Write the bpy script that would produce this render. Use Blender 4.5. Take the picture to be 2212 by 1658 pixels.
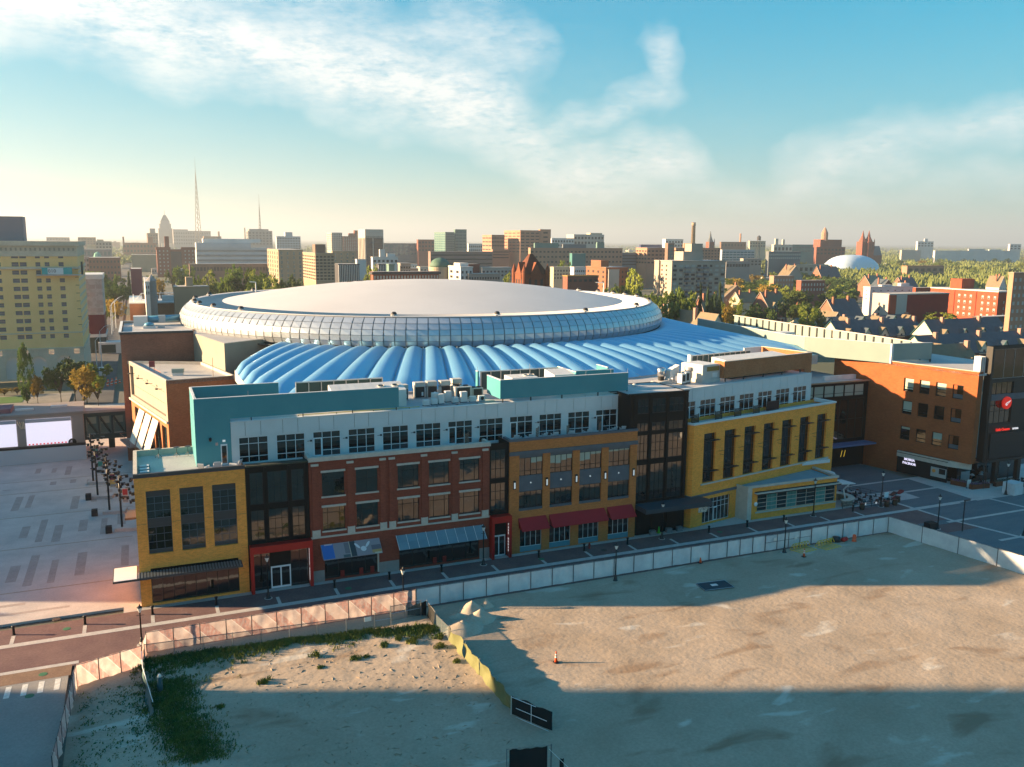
import bpy, math, random
from mathutils import Vector, Matrix
random.seed(7)
R=math.radians; PI=math.pi
scn=bpy.context.scene
for o in list(bpy.data.objects): bpy.data.objects.remove(o)
col=scn.collection
# ---------------------------------------------------------------- camera
# world: X runs along the street front, Y goes back from it, Z up, metres
CH=44.0; FPX=1889.4; YAW=R(23.2); PITCH=R(9.286); ROLL=R(0.45)
CX,CY=1.568,-109.04
cam=bpy.data.cameras.new('camera'); camo=bpy.data.objects.new('camera',cam); col.objects.link(camo)
cam.sensor_width=36; cam.lens=36*FPX/2212.0; cam.clip_start=0.5; cam.clip_end=60000
_rt=Vector((math.cos(YAW),-math.sin(YAW),0)); _f0=Vector((math.sin(YAW),math.cos(YAW),0))
_fw=_f0*math.cos(PITCH)+Vector((0,0,-math.sin(PITCH))); _up=_f0*math.sin(PITCH)+Vector((0,0,math.cos(PITCH)))
_R=_rt*math.cos(ROLL)+_up*math.sin(ROLL); _U=_up*math.cos(ROLL)-_rt*math.sin(ROLL)
m=Matrix((_R,_U,-_fw)).transposed().to_4x4(); m.translation=(CX,CY,CH); camo.matrix_world=m
scn.camera=camo
# ---------------------------------------------------------------- light
SUN_EL=R(13.5); _sd=(_rt*1.0+_f0*0.02).normalized()      # the way the light travels over the ground
sun=bpy.data.lights.new('sun','SUN'); sun.energy=4.4; sun.angle=R(0.6); sun.color=(1.0,0.68,0.38)
suno=bpy.data.objects.new('sun',sun); col.objects.link(suno)
_ld=Vector((_sd.x*math.cos(SUN_EL),_sd.y*math.cos(SUN_EL),-math.sin(SUN_EL)))
suno.rotation_euler=_ld.to_track_quat('-Z','Y').to_euler(); suno.location=(-200,0,200)
SUN_ROT=math.atan2(-_sd.x,-_sd.y)
w=bpy.data.worlds.new('World'); scn.world=w; w.use_nodes=True
N=w.node_tree.nodes; L=w.node_tree.links; N.clear()
wo=N.new('ShaderNodeOutputWorld'); bgn=N.new('ShaderNodeBackground'); sky=N.new('ShaderNodeTexSky')
sky.sky_type='NISHITA'; sky.sun_disc=False; sky.sun_elevation=SUN_EL; sky.sun_rotation=SUN_ROT
sky.altitude=200; sky.air_density=1.25; sky.dust_density=.25; sky.ozone_density=3.0
bgn.inputs[1].default_value=0.05
def mth(op,a,b=None,c=None,clamp=False):
    n=N.new('ShaderNodeMath'); n.operation=op; n.use_clamp=clamp
    for i,v in enumerate((a,b,c)):
        if v is None: continue
        if isinstance(v,(int,float)): n.inputs[i].default_value=v
        else: L.new(v,n.inputs[i])
    return n.outputs[0]
tc=N.new('ShaderNodeTexCoord'); sep=N.new('ShaderNodeSeparateXYZ'); L.new(tc.outputs['Generated'],sep.inputs[0])
dx,dy,dz=sep.outputs
ox=mth('ADD',mth('MULTIPLY',dx,_rt.x),mth('MULTIPLY',dy,_rt.y)); oy=mth('ADD',mth('MULTIPLY',dx,_f0.x),mth('MULTIPLY',dy,_f0.y))
az=mth('MULTIPLY',mth('ARCTAN2',ox,oy),180/PI); el=mth('MULTIPLY',mth('ARCSINE',dz),180/PI)
comb=N.new('ShaderNodeCombineXYZ'); L.new(az,comb.inputs[0]); L.new(el,comb.inputs[1])
def noise(scale,det,rough,stretch=(1,1,1),rot=0,vec=None):
    mp=N.new('ShaderNodeMapping'); L.new(vec or comb.outputs[0],mp.inputs[0]); mp.inputs['Scale'].default_value=stretch; mp.inputs['Rotation'].default_value=(0,0,rot)
    n=N.new('ShaderNodeTexNoise'); n.inputs['Scale'].default_value=scale; n.inputs['Detail'].default_value=det; n.inputs['Roughness'].default_value=rough
    L.new(mp.outputs[0],n.inputs['Vector']); return n
# cirrus: bands in the sky, given as polylines of (azimuth, elevation) in degrees, frayed by noise
wn=noise(0.16,3,0.6); wv=N.new('ShaderNodeVectorMath'); wv.operation='SUBTRACT'; L.new(wn.outputs['Color'],wv.inputs[0]); wv.inputs[1].default_value=(.5,.5,.5)
ws=N.new('ShaderNodeVectorMath'); ws.operation='SCALE'; L.new(wv.outputs[0],ws.inputs[0]); ws.inputs['Scale'].default_value=5.5
wp=N.new('ShaderNodeVectorMath'); wp.operation='ADD'; L.new(comb.outputs[0],wp.inputs[0]); L.new(ws.outputs[0],wp.inputs[1])
def AE(x,y): return (math.degrees(math.atan((x-1106)/FPX)), math.degrees(math.atan((829-y)/FPX))-9.286)
def seg(p,q,wd,amp):
    a=Vector((*p,0)); b=Vector((*q,0)); ab=b-a
    s=N.new('ShaderNodeVectorMath'); s.operation='SUBTRACT'; L.new(wp.outputs[0],s.inputs[0]); s.inputs[1].default_value=a
    d=N.new('ShaderNodeVectorMath'); d.operation='DOT_PRODUCT'; L.new(s.outputs[0],d.inputs[0]); d.inputs[1].default_value=ab/ab.length_squared
    t=mth('MINIMUM',mth('MAXIMUM',d.outputs['Value'],0.0),1.0)
    k=N.new('ShaderNodeVectorMath'); k.operation='SCALE'; k.inputs[0].default_value=ab; L.new(t,k.inputs['Scale'])
    e=N.new('ShaderNodeVectorMath'); e.operation='DISTANCE'; L.new(s.outputs[0],e.inputs[0]); L.new(k.outputs[0],e.inputs[1])
    return mth('MULTIPLY',mth('SUBTRACT',1.0,mth('DIVIDE',e.outputs['Value'],wd),None,True),amp)
def chain(pts,wd,amp):
    q=[AE(*p) for p in pts]; r=None
    for a,b in zip(q,q[1:]):
        s=seg(a,b,wd,amp); r=s if r is None else mth('MAXIMUM',r,s)
    return r
ch=[chain([(-900,20),(330,70),(700,150),(1060,240)],3.8,1.15),chain([(1060,240),(1190,385),(1450,355)],2.4,.72),
    chain([(1190,290),(1420,190),(1400,90)],1.7,.5),chain([(1700,380),(2300,262),(3000,200)],2.2,.55),
    chain([(600,30),(1120,110)],2.4,.5),chain([(1450,420),(2600,395)],1.5,.3)]
mask=ch[0]
for c_ in ch[1:]: mask=mth('MAXIMUM',mask,c_)
n1=noise(0.24,6,0.66,(1,2.6,1),R(16)); n2=noise(1.3,3,0.7,(1,3.4,1),R(-20)); gen=noise(0.05,4,0.62,(1,3,1),R(6))
fb=mth('ADD',mth('MULTIPLY',n1.outputs[0],.65),mth('MULTIPLY',n2.outputs[0],.35))
dens=mth('MULTIPLY',mask,mth('MULTIPLY_ADD',fb,3.6,-1.1,True))
thin=mth('MULTIPLY',mth('MULTIPLY_ADD',gen.outputs[0],3.0,-1.55,True),mth('MULTIPLY_ADD',fb,2.0,-.6,True))
dens=mth('MINIMUM',mth('ADD',mth('POWER',dens,.85),mth('MULTIPLY',thin,.16)),.8)
dens=mth('MULTIPLY',dens,mth('MULTIPLY',mth('ADD',el,1.0),.3,None,True))
# sky colour grade (the photograph's cyan cast) on the whole sky, and clouds lit by the same sky and sun
hs=N.new('ShaderNodeHueSaturation'); hs.inputs['Hue'].default_value=.49; hs.inputs['Saturation'].default_value=1.45; hs.inputs['Value'].default_value=1.0
gr=N.new('ShaderNodeVectorMath'); gr.operation='MULTIPLY'; L.new(sky.outputs[0],gr.inputs[0]); gr.inputs[1].default_value=(.50,.90,1.27)
dn=N.new('ShaderNodeVectorMath'); dn.operation='MULTIPLY_ADD'; L.new(gr.outputs[0],dn.inputs[0]); dn.inputs[1].default_value=(.20,.20,.20); dn.inputs[2].default_value=(.72,.72,.72)
dv=N.new('ShaderNodeVectorMath'); dv.operation='DIVIDE'; L.new(gr.outputs[0],dv.inputs[0]); L.new(dn.outputs[0],dv.inputs[1]); L.new(dv.outputs[0],hs.inputs['Color'])
mx=N.new('ShaderNodeMix'); mx.data_type='RGBA'; L.new(dens,mx.inputs['Factor']); L.new(hs.outputs[0],mx.inputs[6]); mx.inputs[7].default_value=(4.6,4.5,4.3,1)
L.new(mx.outputs[2],bgn.inputs[0]); L.new(bgn.outputs[0],wo.inputs[0])
w.cycles.sampling_method='MANUAL'; w.cycles.sample_map_resolution=256
vs=scn.view_settings; vs.view_transform='Standard'; vs.look='None'; vs.exposure=2.35; vs.gamma=1.0
scn.render.engine='CYCLES'
cy=scn.cycles; cy.max_bounces=5; cy.diffuse_bounces=2; cy.glossy_bounces=3; cy.transmission_bounces=2; cy.transparent_max_bounces=6; cy.volume_bounces=0; cy.caustics_reflective=False; cy.caustics_refractive=False
# ---------------------------------------------------------------- pixel <-> place (only used to measure positions)
def ray(x,y): return _fw+_R*((x-1106)/FPX)-_U*((y-829)/FPX)
def G(x,y,z=0.0):
    d=ray(x,y); t=(z-CH)/d.z; return Vector((CX,CY,CH))+d*t
def atD(x,y,D):
    d=ray(x,y); return Vector((CX,CY,CH))+d*(D/d.dot(_f0))
def hor(x): return 829-FPX*math.tan(PITCH)+(x-1106)*math.tan(ROLL)
# ---------------------------------------------------------------- materials
MATS={}
def mat(name,c,rough=.8,c2=None,ns=1.0,nd=5,lo=.35,hi=.65,bump=0,bs=None,spec=.4,metal=0,objrand=0,stretch=None,ior=None,trans=0,fine=0):
    if name in MATS: return MATS[name]
    M=bpy.data.materials.new(name); M.use_nodes=True; n=M.node_tree.nodes; l=M.node_tree.links; b=n['Principled BSDF']
    b.inputs['Roughness'].default_value=rough; b.inputs['Specular IOR Level'].default_value=spec; b.inputs['Metallic'].default_value=metal
    if ior: b.inputs['IOR'].default_value=ior
    b.inputs['Base Color'].default_value=(*c,1)
    g=n.new('ShaderNodeNewGeometry'); vec=g.outputs['Position']
    if stretch:
        mp=n.new('ShaderNodeMapping'); l.new(vec,mp.inputs[0]); mp.inputs['Scale'].default_value=stretch; vec=mp.outputs[0]
    out=None
    if c2:
        t=n.new('ShaderNodeTexNoise'); t.inputs['Scale'].default_value=ns; t.inputs['Detail'].default_value=nd; t.inputs['Roughness'].default_value=.6; l.new(vec,t.inputs['Vector'])
        r=n.new('ShaderNodeMapRange'); r.inputs[1].default_value=lo; r.inputs[2].default_value=hi; l.new(t.outputs[0],r.inputs[0])
        x=n.new('ShaderNodeMix'); x.data_type='RGBA'; x.inputs[6].default_value=(*c,1); x.inputs[7].default_value=(*c2,1); l.new(r.outputs[0],x.inputs['Factor']); out=x.outputs[2]
    if fine:
        t=n.new('ShaderNodeTexNoise'); t.inputs['Scale'].default_value=4.0; t.inputs['Detail'].default_value=6; l.new(g.outputs['Position'],t.inputs['Vector'])
        r=n.new('ShaderNodeMapRange'); r.inputs[3].default_value=1-fine; r.inputs[4].default_value=1+fine; r.inputs[1].default_value=.25; r.inputs[2].default_value=.75; l.new(t.outputs[0],r.inputs[0])
        x=n.new('ShaderNodeVectorMath'); x.operation='SCALE'; l.new(r.outputs[0],x.inputs['Scale'])
        if out is None: x.inputs[0].default_value=c
        else: l.new(out,x.inputs[0])
        out=x.outputs[0]
    if objrand:
        oi=n.new('ShaderNodeObjectInfo'); r=n.new('ShaderNodeMapRange'); r.inputs[3].default_value=1-objrand; r.inputs[4].default_value=1+objrand; l.new(oi.outputs['Random'],r.inputs[0])
        x=n.new('ShaderNodeVectorMath'); x.operation='SCALE'; l.new(r.outputs[0],x.inputs['Scale'])
        if out is None: x.inputs[0].default_value=c
        else: l.new(out,x.inputs[0])
        out=x.outputs[0]
    if out is not None: l.new(out,b.inputs['Base Color'])
    if bump:
        t=n.new('ShaderNodeTexNoise'); t.inputs['Scale'].default_value=bs or ns*4; t.inputs['Detail'].default_value=6; l.new(vec,t.inputs['Vector'])
        bp=n.new('ShaderNodeBump'); bp.inputs['Strength'].default_value=1; bp.inputs['Distance'].default_value=bump; l.new(t.outputs[0],bp.inputs['Height']); l.new(bp.outputs[0],b.inputs['Normal'])
    if trans: b.inputs['Transmission Weight'].default_value=trans
    MATS[name]=M; return M
def brick(name,c,c2,mort=(.32,.28,.24),amt=.35):
    if name in MATS: return MATS[name]
    M=mat(name,c,.88,c2,.35,6,.3,.7,spec=.25,fine=.10); n=M.node_tree.nodes; l=M.node_tree.links; b=n['Principled BSDF']
    src=b.inputs['Base Color'].links[0].from_socket; g=n.new('ShaderNodeNewGeometry'); s=n.new('ShaderNodeSeparateXYZ'); l.new(g.outputs['Position'],s.inputs[0])
    a=n.new('ShaderNodeMath'); a.operation='ADD'; l.new(s.outputs[0],a.inputs[0]); l.new(s.outputs[1],a.inputs[1])
    k=n.new('ShaderNodeCombineXYZ'); l.new(a.outputs[0],k.inputs[0]); l.new(s.outputs[2],k.inputs[1])
    t=n.new('ShaderNodeTexBrick'); l.new(k.outputs[0],t.inputs['Vector']); t.inputs['Scale'].default_value=1.0
    t.inputs['Brick Width'].default_value=.42; t.inputs['Row Height'].default_value=.15; t.inputs['Mortar Size'].default_value=.012
    t.inputs['Color1'].default_value=(.82,.82,.82,1); t.inputs['Color2'].default_value=(1.12,1.1,1.08,1); t.inputs['Mortar'].default_value=(1.25,1.22,1.18,1)
    x=n.new('ShaderNodeMix'); x.data_type='RGBA'; x.blend_type='MULTIPLY'; x.inputs['Factor'].default_value=.75; l.new(src,x.inputs[6]); l.new(t.outputs[0],x.inputs[7]); l.new(x.outputs[2],b.inputs['Base Color'])
    return M
def glass(name,c,rough=.04,ior=1.9,wav=.02,spec=.5):
    if name in MATS: return MATS[name]
    M=mat(name,c,rough,spec=spec,ior=ior); n=M.node_tree.nodes; l=M.node_tree.links; b=n['Principled BSDF']
    g=n.new('ShaderNodeNewGeometry'); t=n.new('ShaderNodeTexNoise'); t.inputs['Scale'].default_value=.9; t.inputs['Detail'].default_value=2; l.new(g.outputs['Position'],t.inputs['Vector'])
    bp=n.new('ShaderNodeBump'); bp.inputs['Strength'].default_value=1; bp.inputs['Distance'].default_value=wav; l.new(t.outputs[0],bp.inputs['Height']); l.new(bp.outputs[0],b.inputs['Normal'])
    return M
def emit(name,c,s):
    if name in MATS: return MATS[name]
    M=mat(name,c,.5); b=M.node_tree.nodes['Principled BSDF']; b.inputs['Emission Color'].default_value=(*c,1); b.inputs['Emission Strength'].default_value=s; return M
# ---------------------------------------------------------------- mesh helpers
class MB:
    def __init__(s): s.v=[]; s.f=[]
    def quad(s,a,b,c,d):
        i=len(s.v); s.v+= [a,b,c,d]; s.f.append((i,i+1,i+2,i+3)); return s
    def tri(s,a,b,c):
        i=len(s.v); s.v+=[a,b,c]; s.f.append((i,i+1,i+2)); return s
    def box(s,x0,x1,y0,y1,z0,z1):
        i=len(s.v); s.v+=[(x0,y0,z0),(x1,y0,z0),(x1,y1,z0),(x0,y1,z0),(x0,y0,z1),(x1,y0,z1),(x1,y1,z1),(x0,y1,z1)]
        s.f+=[(i+q[0],i+q[1],i+q[2],i+q[3]) for q in ((0,1,5,4),(1,2,6,5),(2,3,7,6),(3,0,4,7),(4,5,6,7),(3,2,1,0))]; return s
    def prism(s,pts,z0,z1):                  # pts counter-clockwise, z0/z1 numbers or lists
        k=len(pts); i=len(s.v); a=z0 if isinstance(z0,(list,tuple)) else [z0]*k; b=z1 if isinstance(z1,(list,tuple)) else [z1]*k
        s.v+=[(p[0],p[1],a[j]) for j,p in enumerate(pts)]+[(p[0],p[1],b[j]) for j,p in enumerate(pts)]
        for j in range(k): s.f.append((i+j,i+(j+1)%k,i+k+(j+1)%k,i+k+j))
        s.f.append(tuple(i+k+j for j in range(k))); s.f.append(tuple(i+k-1-j for j in range(k))); return s
    def bar(s,p,q,r=.05,n=4,r2=None):
        p=Vector(p); q=Vector(q); d=(q-p)
        if d.length<1e-6: return s
        d.normalize(); a=d.orthogonal().normalized() if abs(d.z)<.999 else Vector((1,0,0)); b=d.cross(a); r2=r if r2 is None else r2
        i=len(s.v)
        for c,rr in ((p,r),(q,r2)):
            for k in range(n):
                t=2*PI*(k+.5)/n; s.v.append(tuple(c+a*math.cos(t)*rr+b*math.sin(t)*rr))
        for k in range(n): s.f.append((i+k,i+(k+1)%n,i+n+(k+1)%n,i+n+k))
        s.f.append(tuple(i+n-1-k for k in range(n))); s.f.append(tuple(i+n+k for k in range(n))); return s
    def lathe(s,prof,n=12,c=(0,0,0),cap=True):
        i=len(s.v)
        for r,z in prof:
            for k in range(n): t=2*PI*k/n; s.v.append((c[0]+r*math.cos(t),c[1]+r*math.sin(t),c[2]+z))
        for j in range(len(prof)-1):
            for k in range(n): s.f.append((i+j*n+k,i+j*n+(k+1)%n,i+(j+1)*n+(k+1)%n,i+(j+1)*n+k))
        if cap: s.f.append(tuple(i+n-1-k for k in range(n))); j=(len(prof)-1)*n; s.f.append(tuple(i+j+k for k in range(n)))
        return s
    def data(s,name,mt,smooth=False):
        me=bpy.data.meshes.new(name); me.from_pydata(s.v,[],s.f); me.update()
        if mt: me.materials.append(mt)
        if smooth:
            for p in me.polygons: p.use_smooth=True
        return me
    def build(s,name,mt,parent=None,smooth=False,loc=None):
        return put(name,s.data(name,mt,smooth),parent,loc)
def put(name,me,parent=None,loc=None,scale=None,rot=None):
    o=bpy.data.objects.new(name,me); col.objects.link(o)
    if parent: o.parent=parent
    if loc is not None: o.location=loc
    if scale is not None: o.scale=scale
    if rot is not None: o.rotation_euler=rot
    return o
def tag(o,label=None,cat=None,group=None,kind=None):
    if label: o['label']=label
    if cat: o['category']=cat
    if group: o['group']=group
    if kind: o['kind']=kind
    return o
def thing(name,label,cat,loc=(0,0,0),rz=0,group=None):
    o=bpy.data.objects.new(name,None); col.objects.link(o); o.empty_display_size=.5; o.location=loc; o.rotation_euler=(0,0,rz)
    return tag(o,label,cat,group)
UB={}
def ubox(mt):                                # shared unit box, one per material, centred in x,y,z
    if mt.name not in UB: UB[mt.name]=MB().box(-.5,.5,-.5,.5,-.5,.5).data('box_'+mt.name,mt)
    return UB[mt.name]
def bx(name,x0,x1,y0,y1,z0,z1,mt,parent=None,rot=None):
    return put(name,ubox(mt),parent,((x0+x1)/2,(y0+y1)/2,(z0+z1)/2),(x1-x0,y1-y0,z1-z0),rot)
UQ={}
def pane(x0,x1,z0,z1,y,mt,parent,name='pane',jit=.0025):
    if mt.name not in UQ: UQ[mt.name]=MB().box(-.5,.5,0,1,-.5,.5).data('pane_'+mt.name,mt)
    return put(name,UQ[mt.name],parent,((x0+x1)/2,y,(z0+z1)/2),(x1-x0,.02,z1-z0),(random.uniform(-jit,jit),0,random.uniform(-jit,jit)))
def copy_tree(o,parent=None):
    c=o.copy(); col.objects.link(c)
    if parent: c.parent=parent
    for k in list(o.children): copy_tree(k,c)
    return c
def wall(mb,x0,x1,z0,z1,ops,y=0.0,d=.25):    # wall face at y looking to -Y, with real openings and reveals d deep
    xs=sorted({x0,x1,*[q for o in ops for q in o[:2]]}); zs=sorted({z0,z1,*[q for o in ops for q in o[2:4]]})
    for i in range(len(xs)-1):
        for j in range(len(zs)-1):
            cx=(xs[i]+xs[i+1])/2; cz=(zs[j]+zs[j+1])/2
            if any(o[0]<cx<o[1] and o[2]<cz<o[3] for o in ops): continue
            mb.quad((xs[i],y,zs[j]),(xs[i+1],y,zs[j]),(xs[i+1],y,zs[j+1]),(xs[i],y,zs[j+1]))
    for a,b,c,e in [o[:4] for o in ops]:
        mb.quad((a,y,c),(a,y,e),(a,y+d,e),(a,y+d,c)); mb.quad((b,y,e),(b,y,c),(b,y+d,c),(b,y+d,e))
        mb.quad((a,y,e),(b,y,e),(b,y+d,e),(a,y+d,e)); mb.quad((b,y,c),(a,y,c),(a,y+d,c),(b,y+d,c))
    return mb
def window(parent,x0,x1,z0,z1,y,xs,zs,fm,gm,bar=.06,name='window',gms=None,proud=.05,pj=.0025):
    """frame bars with one pane per light; xs, zs are the fractions of the inner bars"""
    mb=MB(); X=[x0]+[x0+(x1-x0)*f for f in xs]+[x1]; Zz=[z0]+[z0+(z1-z0)*f for f in zs]+[z1]; h=bar/2
    for k,x in enumerate(X):
        a=x if k==0 else (x-bar if k==len(X)-1 else x-h); mb.box(a,a+bar,y-proud,y+.04,z0,z1)
    for k,z in enumerate(Zz):
        a=z if k==0 else (z-bar if k==len(Zz)-1 else z-h)
        for i in range(len(X)-1): mb.box(X[i]+bar,X[i+1]-h if i<len(X)-2 else X[i+1]-bar,y-proud+.006,y+.036,a,a+bar)
    wd=mb.build(name,fm,parent)
    for i in range(len(X)-1):
        for j in range(len(Zz)-1):
            g=gms(i,j) if gms else gm
            pane(X[i],X[i+1],Zz[j],Zz[j+1],y,g,wd,jit=pj)
    return wd
def text_mesh(txt,size,mt,depth=.03,spacing=1.0,bold=0):
    c=bpy.data.curves.new('txt','FONT'); c.body=txt; c.size=size; c.extrude=depth; c.align_x='CENTER'; c.align_y='CENTER'; c.space_character=spacing; c.offset=bold; c.resolution_u=2
    o=bpy.data.objects.new('txt',c); col.objects.link(o); dg=bpy.context.evaluated_depsgraph_get(); me=bpy.data.meshes.new_from_object(o.evaluated_get(dg)); bpy.data.objects.remove(o)
    me.materials.clear(); me.materials.append(mt); return me
ORD=['first','second','third','fourth','fifth','sixth','seventh','eighth','ninth','tenth','eleventh','twelfth','thirteenth','fourteenth','fifteenth','sixteenth','seventeenth','eighteenth','nineteenth','twentieth','twenty-first','twenty-second','twenty-third','twenty-fourth','twenty-fifth','twenty-sixth']
# ================================================================ THE SETTING
m_ground=mat('city_ground',(.085,.095,.055),.95,(.16,.15,.13),.012,8,.42,.6,fine=.25)
m_asph=mat('asphalt',(.06,.062,.066),.9,(.1,.1,.1),.12,6,fine=.15)
m_conc=mat('concrete_pale',(.50,.47,.45),.85,(.40,.38,.37),.25,7,fine=.12,bump=.01,bs=3)
m_concd=mat('concrete_band',(.52,.49,.46),.85,(.42,.40,.38),.8,6,fine=.12)
m_bar=mat('paving_bar_brown',(.30,.265,.25),.85,(.36,.32,.30),.5,6,fine=.1)
m_brickp=mat('brick_paving_plum',(.135,.075,.075),.85,(.185,.11,.10),.3,7,bump=.012,bs=9,fine=.22)
m_brickt=mat('brick_paving_tan',(.24,.155,.10),.85,(.19,.115,.08),.6,7,bump=.02,bs=6,fine=.2)
m_plazd=mat('plaza_slate',(.095,.125,.145),.75,(.14,.165,.175),.35,8,.3,.7,fine=.2,stretch=(.35,1.6,1))
m_white=mat('white_paint',(.75,.74,.7),.7,(.55,.54,.5),2.5,5)
m_black=mat('black_metal',(.012,.012,.014),.45,spec=.5)
m_steel=mat('galvanised',(.42,.44,.46),.4,metal=.7)
def sheet(name,pts,z,mt):
    o=MB().prism(pts,z-.3,z).build(name,mt); return tag(o,kind='structure')
def rect(name,x0,x1,y0,y1,z,mt): return sheet(name,[(x0,y0),(x1,y0),(x1,y1),(x0,y1)],z,mt)
g=MB().quad((-45000,-45000,-.35),(45000,-45000,-.35),(45000,45000,-.35),(-45000,45000,-.35)).build('ground',m_ground); tag(g,kind='structure')
# streets on the grid north of the arena
rect('street',-16,-6,90,2500,-.02,m_asph); rect('street',150,172,-200,2500,-.03,m_asph)
rect('street',-400,-17,145,168,-.03,mat('street_pale',(.27,.25,.22),.9,(.2,.19,.17),.2,6,fine=.1))
rect('street',-140,420,262,274,-.05,m_asph); rect('street',-140,420,360,374,-.06,m_asph)
rect('street',-300,-7,-400,-15.1,0.0,mat('road_concrete',(.30,.285,.265),.85,(.24,.23,.22),.2,7,fine=.12))
# paving along the street front
rect('plaza_pavement',-140,13,0.9,145,0.0,m_conc)
rect('street_paving',-140,108,-13,-6.0,0.004,m_brickp); rect('sidewalk_paving',-140,112,-5.2,-.9,0.008,m_brickp)
rect('street_paving',-140,-6.8,-15.1,-12.6,0.01,m_brickt); rect('pavement_band',-140,-6.2,-12.64,-12.0,0.014,m_concd)
rect('pavement_band',-140,130,-6.0,-5.1,0.016,m_concd); rect('pavement',-2,126,-.9,4,0.012,m_conc)
rect('court_pavement',108,134.2,-18,22,.003,m_plazd); rect('street_pavement',108,260,-60,-6,.006,m_plazd); rect('pavement',134,260,-6,9,.009,m_conc)
rect('street_paving',108,112.5,-12,-6.1,.018,m_brickp); rect('sidewalk_paving',112,119.8,-5.1,-2.0,.02,m_brickp); rect('street_paving',112.4,120,-11.6,-6.1,.02,m_brickp)
rect('street_paving',114.5,121.4,-16.5,-13.2,.02,m_brickp)
for y in (9.3,2.7,-5.3,-12.7,-22.0,-31): rect('pavement_band',119,139,y-.3,y+.3,.024,m_concd)
for k,(a,b,c,d) in enumerate([(119.6,-2.2,120.4,-12),(120.4,-12,123.3,-22),(123.3,-22,126,-34),(135,2.6,138.2,-11.6),(138.2,-11.6,142,-31),(119.6,-2.2,117.5,7.5)]):
    o=MB(); v=Vector((c-a,d-b,0)).normalized(); q=Vector((-v.y,v.x,0))*.32; A=Vector((a,b,0)); B=Vector((c,d,0))
    if v.y>0: q=-q
    o.prism([(A-q)[:2],(B-q)[:2],(B+q)[:2],(A+q)[:2]][::-1] if False else [(A+q)[:2],(A-q)[:2],(B-q)[:2],(B+q)[:2]],-.2,.027); tag(o.build('pavement_band',m_concd),kind='structure')
for k in range(-3,17):                       # cross bands beside the bollards
    x=-6.03+7.19*k; rect('pavement_band',x-.2,x+.2,-5.06,-2.9,.0165,m_concd)
rng=random.Random(3)
for row,(y0,y1) in enumerate([(12.5,25.5),(29.5,42),(46,57.5),(61,66.5),(69,79)]):   # brown bars in the plaza paving
    x=-58+rng.uniform(0,2)
    while x<-2.5 if row else x<-1.5:
        wd=rng.uniform(.8,1.25); a=y0+rng.uniform(0,4.5); b=y1-rng.uniform(0,4.5)
        if rng.random()<.72: rect('paving_bar',x,x+wd,a,b,.005,m_bar)
        x+=wd+rng.uniform(.8,2.3)
for y in (10.8,28.3,44.4,59.2,67.4): rect('pavement_band',-60,-1,y-.16,y+.16,.007,mat('paving_line_tan',(.36,.315,.25),.85,(.3,.27,.23),1.,5))
rect('paving_bar',-40,-13,6.2,6.9,.005,m_bar); rect('paving_bar',-24,-8,3.4,4.0,.006,m_bar); rect('pavement',-2.2,-.1,1,14,.009,m_conc)
for k in range(9):                           # crosswalk strokes
    x=-7.9-1.45*k; MBs=MB().prism([(x-.25,-17.9),(x+.25,-17.9),(x+.25,-15.5),(x-.25,-15.5)],-.2,.012)
    tag(MBs.build('crosswalk_marking',m_white),kind='structure')
for k,(x,y,mt) in enumerate([(-9.2,.2,'brown'),(-7.9,-3.1,'green'),(-10.2,-18.2,'green'),(24.3,-3.5,'green'),(51.6,-3.3,'green'),(82,-3.0,'green'),(61.5,-3.4,'brown'),(-9.4,-13.9,'green')]):
    c=mat('manhole_'+mt,(.05,.16,.08) if mt=='green' else (.07,.045,.035),.7)
    o=MB().lathe([(.42,-.1),(.42,.02),(.34,.026)],16,(x,y,.004)).build('manhole_cover',c)
    tag(o,['rusty round manhole cover in the pale plaza beside the brick street','green round cover in the brick sidewalk left of the yellow corner building','green and dark round cover in the road below the crosswalk','green round cover in the brick sidewalk below the painted awning','green round cover in the brick sidewalk before the first red awning','small green cover in the sidewalk left of the restaurant wing','dark round cover near the hydrant on the brick sidewalk','green cover in the tan brick beside the crosswalk'][k],'manhole cover')
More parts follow.
